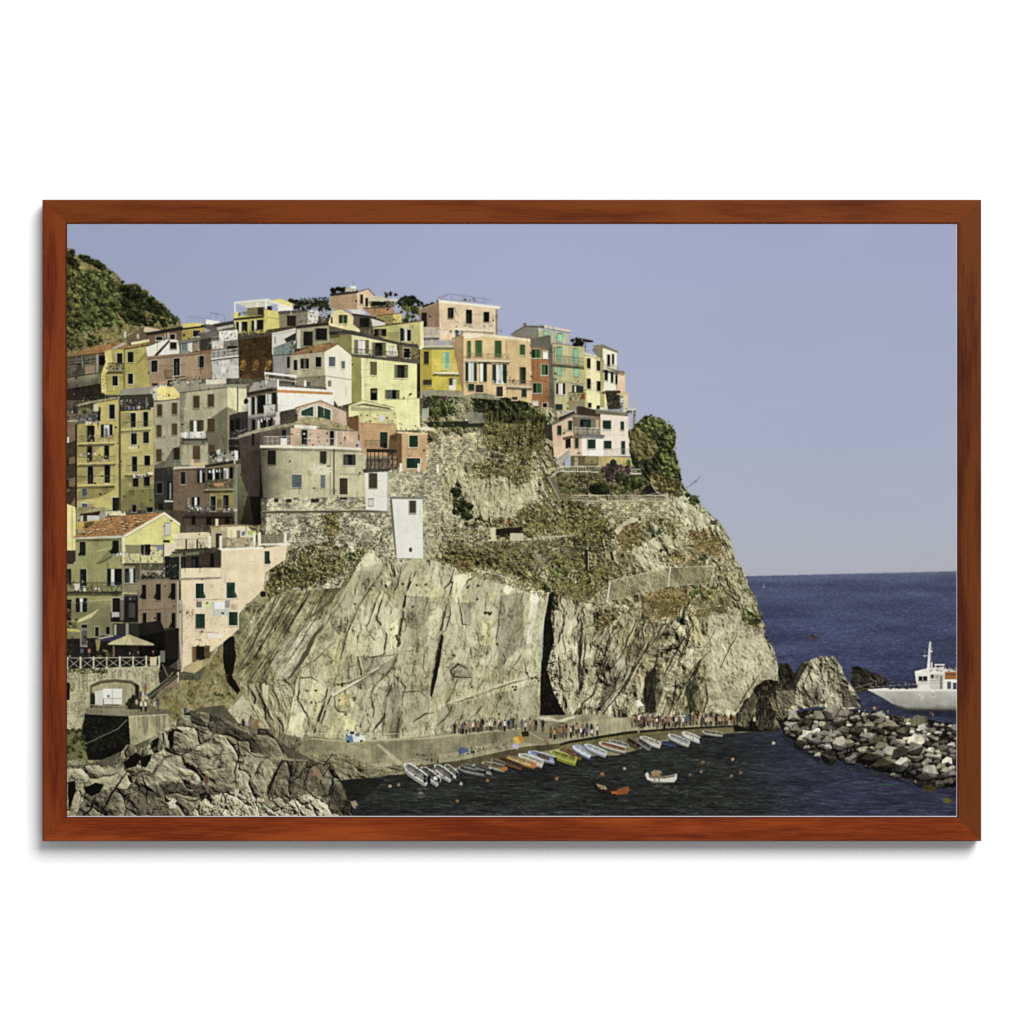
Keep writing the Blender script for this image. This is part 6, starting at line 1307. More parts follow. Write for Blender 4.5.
fill("786,200 860,196 862,208 790,206", (206, 203, 196)); rect(800, 176, 806, 200, (196, 194, 188)); rect(815, 184, 858, 190, (214, 211, 204)); rect(818, 190, 822, 206, (196, 193, 186)); rect(850, 190, 854, 206, (196, 193, 186)); line("740,268 860,262", .35, (120, 118, 112)); rect(800, 228, 812, 244, (60, 62, 64)); rect(818, 228, 834, 246, (150, 150, 148)); rect(838, 232, 848, 288, (130, 128, 122)); line("742,256 850,252", .5, (130, 127, 120)); rect(868, 258, 884, 288, (90, 94, 104)); line("858,204 912,206", .5, (190, 187, 180)); line("862,198 862,214", .4, (190, 187, 180)); line("885,198 885,214", .4, (190, 187, 180)); clutter(740, 196, 912, 218, 30, [(60, 56, 56), (110, 80, 70), (206, 202, 196), (80, 90, 110)], (.6, 1.2), (.8, 1.8)); clutter(600, 268, 745, 290, 50, [(40, 38, 40), (60, 54, 52), (120, 96, 84), (90, 60, 54)], (.6, 1.3), (1, 2.2)); line("785,112 812,120", .4, (170, 168, 162)); rect(788, 128, 806, 134, (206, 204, 198))
clutter(590, 262, 735, 290, 44, [(60, 54, 52), (44, 42, 44), (150, 120, 100), (200, 196, 190), (110, 60, 50), (70, 80, 100)], (.6, 1.3), (.8, 2)); clutter(545, 245, 600, 282, 12, [(206, 202, 196), (90, 80, 70)], (.6, 1.2), (1, 2)); line("545,280 740,268", .3, (190, 188, 182))
use(SEA); fill("690,378 912,382 912,410 720,398", (44, 46, 58), 3, alpha=.6, setid=False)

# ---------------------------------------------------------------- islet and breakwater
begin('printed_rock', 'tall pale rock at the root of the breakwater')
rock("200,385 160,340 150,295 225,262 240,225 258,185 300,165 345,150 392,150 425,195 445,245 475,285 505,335 512,365 420,378 330,360 250,375", ((54, 50, 38), (150, 141, 116), (208, 200, 172)), ang=65, size=5, stretch=1.6, warp=8, con=.9, fold=(10, 14), crack=.7, seed=7, rough=.7, fine=1.6)
fill("225,230 262,180 290,180 260,230 240,270 230,330 200,300 160,300", (36, 33, 26), 2, rough=1., alpha=.75); rock("150,300 225,290 235,340 200,380 165,350", ((44, 40, 30), (110, 101, 78), (160, 150, 120)), ang=50, size=4, con=.9, fold=(6, 9), seed=9, rough=.8); shade("420,270 505,335 512,365 430,365", .62); shade("255,300 330,280 360,350 270,360", .7)
for q in ("300,180 280,240 260,300", "350,160 340,220 360,280", "400,170 410,230 440,300", "330,260 310,330", "380,240 400,320"):
    line(q, 1.1, (60, 54, 40), .7, rough=1.2, taper=True)
BW = begin('printed_breakwater', 'dark gaps and small stones between the breakwater boulders')
fill("160,425 200,402 260,382 330,374 480,382 560,384 650,404 740,414 860,432 915,440 915,690 860,706 800,690 700,665 600,635 500,600 420,588 330,572 270,545 230,505 180,474", (34, 32, 28), 2.5, rough=2.2)
flecks("170,420 330,370 650,400 912,432 912,690 700,655 500,590 270,540", 2600, np.array([(22, 21, 19), (52, 48, 40), (96, 90, 74), (140, 132, 112)], np.float32), (.3, .9))
BCOL = [(176, 168, 144), (150, 142, 120), (196, 190, 170), (120, 112, 92), (164, 154, 122), (206, 202, 188), (100, 94, 78), (140, 134, 120)]
NB = 0


def boulder(x, y, r, own, label=None):
    """angular block: lit top, grey front, dark side away from the sun"""
    global NB
    keep = CUR
    if own:
        begin('printed_boulder', label); NB += 1
    n = rng.randint(5, 8); a0 = rng.rand() * 6.28
    v = []
    for k in range(n):
        a = a0 + k * 6.283 / n + .22 * rng.randn(); q = r * (.78 + .42 * rng.rand())
        v.append((x + math.cos(a) * q * 1.15, y + math.sin(a) * q * .84))
    c = np.array(BCOL[rng.randint(len(BCOL))], np.float32) * (.62 + .38 * rng.rand())
    fill([(a - r * .06, b + r * .22) for a, b in v], (28, 26, 22), 1, alpha=.95)
    fill(v, c * (.40 + .12 * rng.rand()), 3)
    # a ridge from the left rim to the right rim divides the lit top from the grey front
    lft = min(v); rgt = max(v)
    mid = (x + r * .25 * rng.randn() * .6, y + r * (.05 + .30 * rng.rand()))
    up = [w_ for w_ in v if w_[1] < y + .1 * r and w_ not in (lft, rgt)]
    up.sort()
    fill([lft] + up + [rgt, mid], np.minimum(c * (.88 + .30 * rng.rand()), 224), 3)
    dn = sorted([w_ for w_ in v if w_[0] > mid[0] and w_[1] > y - .1 * r and w_ != rgt], reverse=True)
    fill([rgt] + dn + [mid], c * (.55 + .28 * rng.rand()), 3)
    if r > 13:
        line([lft, mid, rgt], .35, c * .5, .5, rough=.5); line([mid, v[rng.randint(n)]], .4, c * .45, .6, rough=.5)
    if own:
        use(keep)


nb = []
P = parse("190,425 330,388 480,396 560,394 650,414 740,424 860,440 910,446 910,692 860,703 800,690 700,665 600,634 500,598 420,586 330,570 270,542 230,506 190,474")
X, Y = inside(P, 620)
for a_, b_ in zip(X, Y):
    xx, yy = (a_ / S + PX0 - 740) * 4.1796, (b_ / S + PY0 - 620) * 4.1796
    nb.append((yy, xx, 8 + 30 * rng.rand() ** 2 + 9 * (yy - 400) / 280))
nb.sort(); kept = []
for yy, xx, rr in nb:
    if all((xx - k[1]) ** 2 + ((yy - k[0]) * 1.3) ** 2 > (.56 * (rr + k[2])) ** 2 for k in kept):
        kept.append((yy, xx, rr))
big = sorted(kept, key=lambda k: -k[2])[:64]
for k in kept:
    boulder(k[1], k[0], k[2], k in big)
for (xx, yy, rr, lab) in ((607, 600, 36, 'large pale boulder low at the waterline of the breakwater'), (675, 605, 34, 'tilted flat boulder beside the pale one at the waterline'), (770, 662, 30, 'grey boulder near the lower end of the breakwater'), (420, 520, 34, 'dull brown boulder in the middle of the breakwater'), (735, 540, 36, 'grey flat-topped boulder on the right of the breakwater'), (625, 440, 28, 'pale flat boulder on top of the breakwater'), (385, 385, 36, 'yellowish block beside the tall rock'), (240, 462, 22, 'yellow-green block at the near end of the breakwater'), (225, 400, 30, 'dark-topped boulder near the gully'), (540, 575, 30, 'broad boulder at the waterline'), (255, 515, 24, 'low brown stone at the water beside the quay end')):
    boulder(xx, yy, rr, True, lab)
shade("230,500 270,535 420,580 500,592 600,628 700,658 860,700 912,690 912,655 800,640 650,600 560,560 420,545 300,510", .62)
use(SEA)
fill("765,690 800,688 830,705 800,718 768,712", (84, 80, 36), 2, rough=.5, setid=False); fill("850,745 870,742 888,755 876,768 850,762", (106, 98, 44), 2, rough=.5, setid=False); fill("580,685 650,686 650,691 580,691", (60, 110, 84), 1, alpha=.6, setid=False)
M = mask_of(parse("160,470 240,520 330,575 500,605 700,668 915,715 915,740 700,690 500,640 330,600 200,520")); y0, y1, x0, x1, m = M; C[y0:y1, x0:x1][m] *= .84
for k in range(80):
    a_ = 280 + 620 * rng.rand(); b_ = 585 + (a_ - 300) * .19 + 18 * rng.rand(); line([(a_, b_), (a_ + 12 + 14 * rng.rand(), b_ + 1)], .35, (110, 106, 94), .45)
for (a_, b_, h_) in ((525, 395, 6), (563, 390, 8), (573, 392, 6), (600, 398, 5), (280, 355, 6), (345, 350, 6), (440, 400, 5), (470, 400, 5), (500, 395, 5), (390, 475, 6), (535, 480, 6), (520, 478, 4), (800, 410, 8), (808, 412, 6), (545, 400, 5), (330, 450, 5), (620, 395, 5), (65, 440, 9), (180, 430, 6), (115, 470, 9), (640, 400, 4), (366, 560, 5)):
    person(a_, b_, h_, None if a_ != 65 else (130, 66, 48), skin=(164, 116, 88))

# ---------------------------------------------------------------- people on the quay
Z(330, 660, 4.096)
xs_ = [506, 514, 536, 550, 566, 580, 592, 608, 624, 640, 661, 678, 697, 711, 730, 746, 510, 528, 545, 560, 572, 588, 600, 617, 630, 655, 668, 690, 703, 718, 740, 752, 764, 790, 800, 822, 834, 846, 872, 905, 916, 930, 942, 956, 968, 990, 1012]
for x_ in xs_:
    b_ = 303 - (x_ - 510) * .085 if x_ < 800 else (290 if x_ < 880 else 322)
    person(x_ + 3 * rng.randn(), b_ + 3 * rng.randn(), 10 + 2.4 * rng.rand())
for (a_, b_, h_, t_) in ((417, 420, 9, (150, 100, 74)), (432, 422, 9, (160, 110, 84)), (442, 424, 8, (150, 104, 80)), (885, 350, 7, (150, 104, 80)), (893, 352, 7, (160, 110, 84)), (590, 385, 8, None), (580, 385, 7, None)):
    person(a_, b_, h_, t_)
begin('printed_crowd', 'sunbathers sitting in a row on the lower quay')
clutter(525, 355, 640, 392, 60, [(150, 108, 84), (70, 80, 110), (90, 84, 76), (206, 202, 196), (44, 42, 44), (170, 124, 98)], (.6, 1.4), (.6, 1.8)); clutter(665, 330, 775, 368, 60, [(150, 108, 84), (190, 186, 200), (200, 60, 50), (44, 42, 44), (170, 124, 98), (110, 104, 140)], (.6, 1.4), (.6, 1.8)); clutter(350, 385, 410, 412, 16, [(50, 50, 54), (90, 84, 90), (130, 120, 120)])
begin('printed_umbrella', 'blue beach umbrella lying on the lower quay')
fill("523,368 540,356 562,362 566,376 545,384 528,384", (84, 96, 140), 1)
begin('printed_umbrella', 'orange and yellow beach shade on the lower quay')
fill("750,318 786,306 798,332 772,344 760,340", (204, 110, 50), .8); fill("750,318 770,312 780,340 772,344 760,340", (214, 160, 60), .6); fill("745,345 775,345 770,366 750,362", (170, 160, 196), .8)
begin('printed_vehicle', 'small white and blue vehicle parked on the walkway')
fill("62,300 80,288 105,292 110,306 145,310 144,332 95,336 66,332", (214, 212, 206), .5); fill("66,310 92,308 96,336 66,334", (96, 124, 170), .8); rect(82, 292, 100, 304, (60, 66, 74)); rect(104, 300, 122, 312, (110, 110, 106)); rect(70, 330, 80, 338, (30, 30, 30)); rect(124, 328, 134, 336, (40, 38, 36)); clutter(62, 292, 76, 312, 4, [(40, 40, 40)])
Z(560, 660, 4.452)
xs_ = [12, 26, 52, 74, 100, 118, 140, 320, 334, 345, 352, 364, 372, 380, 388, 398, 406, 416, 432, 440, 452, 464, 488, 500, 598, 606, 626, 638, 650, 664, 696, 712, 722, 734, 742, 790, 804, 868, 880, 926]
for x_ in xs_:
    b_ = 345 - x_ * .09 if x_ < 200 else (300 if x_ < 560 else 290 if x_ < 760 else 285)
    if x_ > 860: b_ = 320 if x_ > 900 else 292
    person(x_ + 2 * rng.randn(), b_ + 4 * rng.randn(), 10 + 3 * rng.rand(), (140, 70, 50) if x_ in (734,) else None)
person(352, 345, 9); person(560, 255, 4, (80, 150, 140))
for k in range(56):
    x_ = 340 + 440 * rng.rand(); person(x_, 296 - (x_ > 560) * 6 + 5 * rng.randn(), 8 + 4 * rng.rand(), own=False)
for k in range(20):
    person(8 + 170 * rng.rand(), 340 + 6 * rng.randn(), 9 + 3 * rng.rand(), own=False)
begin('printed_crowd', 'crowd of bathers in front of the rock wall on the quay')
clutter(360, 238, 450, 262, 44, [(40, 40, 44), (70, 66, 70), (200, 196, 190), (110, 80, 64), (60, 70, 90)], (.6, 1.3), (.8, 1.8)); clutter(505, 235, 590, 250, 16, [(70, 150, 140), (60, 60, 64), (180, 176, 170)], (.6, 1.5), (.5, 1.2))

# ---------------------------------------------------------------- boats


def boat(x0, y0, x1, y1, w, hull, inner, label, motor=False, trim=None, lift=1.):
    """an open boat seen from above and behind, bow first: hull side, gunwale, inside, thwarts, outboard"""
    begin('printed_boat', label)
    dx, dy = x1 - x0, y1 - y0; L = math.hypot(dx, dy); ux, uy = dx / L, dy / L
    nx, ny = (-uy, ux) if ux > 0 else (uy, -ux)
    ny = abs(ny) * .75 + .2

    def ring(k, off=0):
        t = [(0, .08), (.07, .52), (.22, .9), (.6, 1), (1, .86)]
        a = [(x0 + dx * p, y0 + dy * p + off) for p, q in t]
        U = [(a[i][0] - nx * w * k * t[i][1] * .5, a[i][1] - ny * w * k * t[i][1] * .5) for i in range(5)]
        D = [(a[i][0] + nx * w * k * t[i][1] * .5, a[i][1] + ny * w * k * t[i][1] * .5) for i in range(5)]
        return U, D
    w = w * 1.06
    U, D = ring(1); h = w * .30 * lift
    use_id = CUR
    use(SEA); fill([(p[0] + 2, p[1] + h * 1.7) for p in D] + [D[-1], U[-1], D[0]], np.array((30, 30, 26)), 1, alpha=.6)
    use(use_id)
    fill(D + [(p[0], p[1] + h) for p in D[::-1]], np.array(hull) * .62, .8)
    fill([D[-1], U[-1], (U[-1][0], U[-1][1] + h), (D[-1][0], D[-1][1] + h)], np.array(hull) * .86, .8)
    fill(U + D[::-1], hull, .6)
    U2, D2 = ring(.74)
    fill(U2[1:] + D2[:0:-1], inner, 1); shade(U2[1:] + [(x0 + dx * .9, y0 + dy * .9), (x0 + dx * .2, y0 + dy * .2)], .75)
    for p in (.4, .7):
        c = (x0 + dx * p, y0 + dy * p)
        line([(c[0] - nx * w * .33, c[1] - ny * w * .33), (c[0] + nx * w * .33, c[1] + ny * w * .33)], .7, np.array(inner) * 1.12 + 6, .8)
    if trim is not None:
        line(D, .6, trim)
    if motor:
        rect(x1 - 4, y1 - 9, x1 + 6, y1 + 3, (34, 34, 36)); rect(x1 - 2, y1 + 3, x1 + 3, y1 + 12, (44, 44, 46))
    clutter(x0 + dx * .4, y0 + dy * .4 - w * .2, x0 + dx * .9, y0 + dy * .9 + w * .1, 6, [(200, 198, 192), (60, 58, 56), (120, 100, 80)], (.5, 1.2), (.4, 1))


Z(330, 660, 4.096)
WH = (226, 224, 218)
boat(1000, 350, 1062, 378, 26, (120, 140, 190), (190, 196, 210), 'pale blue and white boat beside the orange one')
boat(966, 366, 1030, 398, 22, (176, 92, 54), (120, 70, 46), 'small orange boat moored next to the yellow-green boat')
boat(902, 376, 1008, 412, 32, (190, 194, 70), (140, 144, 60), 'yellow-green boat moored at the quay', trim=(110, 120, 40))
boat(812, 376, 922, 408, 28, (196, 202, 222), (130, 146, 190), 'white boat with blue inside moored left of the yellow-green boat', True)
boat(772, 386, 872, 424, 28, WH, (176, 170, 150), 'white boat moored right of the wooden boats')
boat(722, 396, 840, 432, 26, (150, 104, 66), (190, 150, 104), 'tan wooden boat with an orange stern', trim=(190, 84, 46))
boat(688, 402, 786, 438, 24, (110, 74, 52), (90, 62, 46), 'dark brown wooden boat next to the tan boat', trim=(176, 70, 44))
boat(622, 420, 716, 446, 22, (190, 184, 160), (120, 110, 84), 'narrow cream boat with an orange buoy at its stern')
fill("700,440 726,436 728,452 706,456", (190, 84, 50), .8); fill("820,425 846,422 846,440 824,440", (190, 90, 54), .8)
boat(586, 430, 664, 456, 24, (196, 196, 192), (90, 92, 92), 'grey-white boat with a covered motor', True)
boat(526, 440, 634, 462, 22, (170, 170, 166), (70, 74, 72), 'low grey boat next to the white inflatable boats', True)
boat(470, 430, 520, 470, 26, WH, (120, 118, 110), 'white motorboat right of the inflatable boats', True, lift=1.1)
boat(428, 430, 498, 480, 32, WH, (104, 104, 98), 'smaller white inflatable boat', True, lift=1.2)
boat(372, 440, 446, 496, 34, (214, 212, 206), (96, 96, 92), 'white inflatable boat with two black outboards', True, lift=1.2)
boat(304, 426, 400, 492, 38, WH, (132, 130, 122), 'largest white inflatable boat, nearest the left end of the quay', True, lift=1.2)
clutter(312, 432, 500, 480, 70, [(232, 230, 226), (206, 204, 198), (70, 70, 68), (130, 126, 116), (44, 44, 44)], (.8, 2.2), (.6, 1.6)); rect(384, 474, 394, 502, (36, 36, 38)); rect(402, 474, 412, 504, (36, 36, 38)); rect(424, 478, 440, 492, (214, 212, 206)); line("310,424 348,422 354,446", .7, (214, 212, 206)); line("345,450 420,440", .5, (60, 58, 54)); line("330,440 350,470 400,490", .6, (150, 148, 140))
for a_ in ((540, 428, 600, 444, 14, (170, 166, 156)), (660, 408, 716, 426, 14, (196, 190, 176)), (604, 424, 650, 440, 12, (120, 116, 106)), (846, 384, 900, 402, 12, (150, 90, 60))):
    boat(*a_[:5], a_[5], (84, 80, 72), 'little open boat squeezed between its neighbours at the quay')
use(SEA)
for k in range(16):
    a_, b_ = 355 + 30 * rng.rand(), 510 + 60 * rng.rand(); line([(a_, b_), (a_ + 16, b_ + 1)], .5, (170, 168, 156), .5)
Z(560, 660, 4.452)
boat(634, 318, 726, 330, 18, (206, 203, 194), (120, 112, 96), 'cream boat moored farthest right at the quay')
boat(544, 322, 626, 356, 26, WH, (190, 186, 176), 'white boat second from the right end of the row', True)
boat(482, 332, 576, 372, 26, WH, (150, 150, 160), 'white boat with dark stern beside the small blue boat')
boat(452, 364, 516, 380, 16, (84, 98, 150), (60, 70, 110), 'small blue boat')
boat(356, 342, 448, 378, 26, WH, (170, 164, 150), 'white boat with a wooden inside left of the blue boat')
boat(345, 352, 402, 390, 24, (150, 150, 146), (80, 80, 78), 'grey boat under the people on the quay')
boat(298, 350, 350, 384, 22, (130, 86, 60), (64, 46, 38), 'dark brown boat between two white boats', True)
boat(218, 358, 305, 382, 18, (206, 204, 198), (120, 116, 108), 'pale boat close against the quay wall')
boat(174, 368, 292, 400, 24, WH, (150, 84, 70), 'white boat with a reddish inside')
boat(108, 376, 206, 418, 26, WH, (176, 180, 190), 'white boat with a blue stern', trim=(96, 116, 176))
boat(54, 382, 136, 428, 26, (140, 154, 196), (200, 204, 212), 'light blue boat with a white stern')
boat(28, 398, 70, 420, 16, (160, 84, 54), (110, 60, 44), 'tiny orange-brown boat by the yellow-green boat')
begin('printed_boat', 'dark rowing boat with a red bow alone in the harbour')
fill("145,545 160,548 200,575 262,576 306,562 310,580 300,598 240,606 190,596 155,576", (38, 34, 32), 1); fill("255,576 306,562 310,580 300,598 250,602", (156, 60, 42), .8); fill("160,550 205,562 212,578 178,575", (150, 126, 96), 1); fill("200,578 256,578 250,592 205,590", (70, 40, 32), 1); fill("228,584 256,584 254,596 230,596", (170, 66, 42)); clutter(165, 560, 240, 590, 8, [(90, 60, 44), (40, 36, 34)]); rect(143, 540, 152, 556, (34, 32, 34))
begin('printed_boat', 'white rowing boat with bathers aboard alone in the harbour')
fill("376,498 392,500 400,515 480,516 522,506 522,530 510,543 420,542 388,532", (196, 192, 180), .8); fill("395,512 480,518 515,510 510,520 470,528 400,526", (110, 100, 84), 1); rect(374, 486, 386, 506, (36, 36, 38)); fill("388,532 420,542 510,543 508,548 420,548", (120, 116, 104), 1); fill("405,500 420,490 448,492 462,506 450,516 410,514", (150, 116, 92), .6); rect(418, 505, 424, 540, (140, 110, 88)); rect(440, 508, 446, 538, (140, 110, 88)); fill("446,505 466,502 466,514 450,516", (60, 56, 54))
use(SEA)
for (a_, b_, w_) in ((400, 552, 90), (440, 560, 60), (450, 575, 8), (160, 604, 130), (505, 560, 16)):
    for k in range(6):
        q_ = rng.rand() * w_ * .6; line([(a_ + q_, b_ + k * 2.5), (a_ + q_ + w_ * .35, b_ + k * 2.5 + 1)], .5, (150, 146, 130) if a_ > 300 else (40, 28, 24), .4)
for (zx, zy, a_, b_, c_) in ((560, 4.452, 190, 507, (176, 104, 62)), (560, 4.452, 638, 456, (140, 104, 84)), (560, 4.452, 770, 443, (196, 150, 120)), (560, 4.452, 630, 500, (150, 110, 84)), (560, 4.452, 764, 516, (140, 108, 86)), (560, 4.452, 806, 502, (150, 110, 86)), (560, 4.452, 580, 512, (120, 100, 84)), (560, 4.452, 288, 484, (176, 150, 120)), (560, 4.452, 952, 370, (206, 180, 160)), (330, 4.096, 646, 495, (178, 90, 56)), (330, 4.096, 930, 486, (178, 92, 58)), (330, 4.096, 538, 507, (196, 180, 160)), (330, 4.096, 283, 512, (150, 118, 92)), (330, 4.096, 246, 518, (176, 150, 120)), (330, 4.096, 522, 578, (150, 90, 70))):
    Z(zx, 660, zy); begin('printed_buoy' if c_[0] > 170 and c_[1] < 106 else 'printed_swimmer')
    clump(zx + a_ / zy, 660 + b_ / zy, 1.5 if c_[1] < 106 and c_[0] > 170 else 1.2, 1.2, np.array([np.array(c_) * .7, c_, np.minimum(np.array(c_) * 1.15, 255)], np.float32), 30)

# ---------------------------------------------------------------- foreground rocks, lower left
Z(30, 660, 3.103)
begin('printed_rock', 'broad grey foreground rock with cracks at the lower left')
fill("110,330 200,320 380,240 520,150 600,140 650,200 760,240 800,270 880,310 880,330 560,500 110,500", (96, 90, 70), 2)
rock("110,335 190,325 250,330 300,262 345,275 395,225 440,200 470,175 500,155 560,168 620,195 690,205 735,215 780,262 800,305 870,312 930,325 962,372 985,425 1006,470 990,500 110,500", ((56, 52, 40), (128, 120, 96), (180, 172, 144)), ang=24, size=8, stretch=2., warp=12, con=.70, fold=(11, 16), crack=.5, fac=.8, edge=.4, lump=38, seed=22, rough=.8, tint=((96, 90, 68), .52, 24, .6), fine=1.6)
rock("330,290 450,205 560,220 640,250 650,330 640,400 560,380 470,370 380,380 350,340", ((62, 58, 45), (146, 138, 110), (200, 192, 160)), ang=18, size=7, stretch=2.4, warp=9, con=.62, fold=(9, 15), crack=.5, seed=2, rough=1.4, fine=1.8, fac=.8, edge=.4, lump=40)
rock("645,330 740,310 770,330 730,410 700,430 650,400", ((84, 78, 60), (154, 145, 114), (196, 188, 156)), ang=60, size=6, con=.8, fold=(5, 14), lump=30, seed=5, rough=1.2)
rock("495,160 560,166 640,200 740,215 790,285 775,300 700,290 660,275 600,235 540,215 500,195", ((48, 45, 36), (92, 86, 68), (150, 141, 112)), ang=30, size=5, con=.65, fold=(6, 14), edge=.4, lump=24, seed=12, rough=1.4)
rock("770,312 870,312 935,328 965,375 985,425 1004,470 960,480 900,420 830,410 740,435 735,400", ((48, 45, 35), (98, 92, 73), (150, 142, 115)), ang=115, size=6, stretch=2, con=.68, fold=(7, 16), edge=.4, seed=15, rough=1., fine=1.4, lump=30)
rock("540,430 640,400 720,425 760,470 820,430 880,410 930,450 940,500 480,500", ((70, 66, 50), (166, 158, 128), (214, 207, 178)), ang=40, size=4, stretch=1.4, warp=8, con=.95, fold=(5, 12), crack=.8, lump=15, seed=19, rough=1.2, fine=2.)
rock("170,420 260,390 370,410 480,400 540,420 480,500 150,500", ((50, 47, 36), (108, 101, 80), (160, 152, 124)), ang=40, size=5, stretch=1.5, con=.68, fold=(7, 14), edge=.4, crack=.5, lump=24, seed=9, rough=1.2, fine=1.6)
rock("110,340 250,330 330,370 300,400 200,400 160,430 140,500 110,500", ((70, 64, 48), (160, 151, 120), (204, 196, 164)), ang=150, size=6, stretch=1.8, con=.68, fold=(7, 15), edge=.4, crack=.5, lump=26, seed=4, rough=1.2, fine=1.4)
rock("250,330 310,262 350,278 400,230 440,215 440,260 380,300 350,350 300,360", ((34, 32, 26), (110, 103, 80), (170, 162, 132)), ang=120, size=5, con=1., fold=(5, 11), crack=.8, lump=14, seed=20, rough=1.2)
DK = (26, 25, 20)
for pp in ("290,315 330,285 350,300 330,330 300,340", "168,395 205,380 230,388 215,410 190,425 172,412", "380,250 400,240 395,265 370,280", "430,225 448,215 445,265 436,280", "118,380 138,375 140,410 122,470 118,430", "345,300 380,290 360,330 345,330"):
    fill(pp, DK, 2, rough=1.3)
for q, w_ in (("642,235 650,290 636,350 640,400", 1.5), ("785,310 760,360 735,420", 2.6), ("300,345 250,420 215,490", 2.2), ("205,420 180,470 150,500", 2.4), ("640,260 700,300 745,305", .9), ("345,350 360,400 365,450", 1.6), ("470,280 540,300 620,290", .7), ("450,330 530,345 600,335", .6), ("500,250 520,330 500,370", .6), ("580,230 600,280 560,330", .6), ("530,380 545,410 530,440", 1.6), ("460,420 500,440 560,425", 1), ("870,320 850,380 870,420", 1.1), ("930,330 900,380 920,430", 1), ("940,290 910,330", 1.2), ("720,440 760,470 800,450", 1.4), ("600,400 610,450 590,490", 1), ("680,410 700,460", .9), ("250,400 290,420 330,410", 1), ("820,430 840,480", 1)):
    line(q, w_, DK, .88, rough=1.6, taper=True)
shade("300,395 480,380 640,405 540,430 480,410 380,430", .74); flecks("430,430 460,430 450,460 430,460", 60, np.array([(206, 200, 184), (226, 222, 210)], np.float32), (.4, .9)); shade("960,380 1010,470 980,500 940,430", .7); flecks("560,400 930,440 920,490 560,490", 500, np.array([(200, 192, 162), (222, 215, 190)], np.float32), (.3, .6), dens=(4, .55, 3))
use(SEA); fill("940,375 1040,365 1100,370 1050,420 1000,440 980,420 962,380", (34, 33, 27), 2, setid=False, alpha=.55)
for (a_, b_, h_, t_, lab) in ((547, 408, 18, (110, 72, 54), 'bather standing on the foreground rock'), (662, 225, 14, (60, 52, 48), None), (685, 224, 16, (140, 116, 94), None), (704, 222, 13, (170, 80, 54), None), (775, 258, 12, (120, 92, 74), None)):
    keep = CUR; begin('printed_person', lab); person(a_, b_, h_, t_, (124, 102, 84), own=False, skin=(134, 108, 86)); use(keep)
begin('printed_person', 'sunbather lying on the dark rock'); fill("872,335 885,328 905,355 912,372 898,372 880,352", (150, 118, 94), .6); fill("868,350 890,352 895,362 872,358", (150, 104, 80), .6)
begin('printed_person', 'bather crouching at the water edge'); fill("995,440 1010,436 1022,455 1008,462 1000,455", (160, 128, 104), .6); rect(1012, 452, 1022, 462, (50, 60, 90))
begin('printed_person', 'bather sitting on the low rocks'); fill("880,400 893,398 893,420 882,424", (150, 118, 94), .6); fill("726,430 740,426 742,444 728,446", (160, 124, 98), .6); rect(477, 148, 486, 168, (70, 96, 100))
Z(60, 600, 6.4)
for (a_, b_, h_, t_) in ((545, 610, 11, (170, 74, 60)), (515, 640, 9, (60, 70, 140)), (490, 700, 11, (190, 150, 130)), (520, 715, 12, (206, 196, 186)), (548, 715, 12, (220, 214, 206)), (556, 660, 8, None), (605, 715, 12, (196, 160, 140)), (628, 710, 12, (90, 90, 120)), (140, 370, 11, (80, 96, 130)), (186, 365, 10, (176, 90, 60)), (500, 360, 6, (150, 100, 80)), (596, 355, 6, (190, 80, 60)), (446, 362, 5, None), (62, 385, 6, None), (330, 365, 5, None), (470, 362, 4, None)):
    person(a_, b_, h_, t_)

# ---------------------------------------------------------------- small clutter of a lived-in town: pipes, cables, stains, pots
HOUSE = np.array([('house' in n_[0]) for n_ in REGS])
ys_, xs_ = np.nonzero(HOUSE[ID[::3, ::3]])
for k in rng.randint(0, len(ys_), 1000):
    px_, py_ = xs_[k] * 3, ys_[k] * 3
    c_ = C[py_, px_].copy(); t_ = rng.rand()
    if (c_.mean() < 70 and t_ > .3) or (c_.mean() > 195 and t_ > .5):
        continue
    f_ = .62 + .2 * rng.rand() if rng.rand() < .7 else 1.16
    Z(0, 0, 1); X_, Y_ = px_ / S + PX0, py_ / S + PY0
    if t_ < .22:
        line([(X_, Y_), (X_ + .1, Y_ + 4 + 9 * rng.rand())], .3 + .3 * rng.rand(), c_ * f_, .6)
    elif t_ < .40:
        L = 4 + 14 * rng.rand(); line([(X_, Y_), (X_ + L * .5, Y_ + .5 + rng.rand()), (X_ + L, Y_ - .6 + 1.4 * rng.rand())], .25, c_ * .6, .55)
    elif t_ < .62:
        fill([(X_, Y_), (X_ + .8 + rng.rand(), Y_ - .2), (X_ + .8 + rng.rand(), Y_ + .8 + 1.2 * rng.rand()), (X_, Y_ + 1)], c_ * f_, .5, alpha=.5, setid=False)
    elif t_ < .86:
        w_, h_ = 2 + 6 * rng.rand(), 2 + 6 * rng.rand(); tone([(X_, Y_), (X_ + w_, Y_ + .5), (X_ + w_ * .9, Y_ + h_), (X_ + .3, Y_ + h_ * .8)] and f"{X_},{Y_} {X_ + w_},{Y_ + .5} {X_ + w_ * .9},{Y_ + h_} {X_ + .3},{Y_ + h_ * .8}", .88 if rng.rand() < .65 else 1.09, rough=.8)
    else:
        clump(X_, Y_, .6 + .7 * rng.rand(), .6 + .5 * rng.rand(), [LEAF, DARKLEAF, DRY][rng.randint(3)], 10, (.25, .45), setid=False)

# ---------------------------------------------------------------- how the ink sits on the paper
ids_h = ID[::2, ::2].copy()
Q = C.reshape(HH, 2, HW, 2, 3).mean((1, 3))
del C


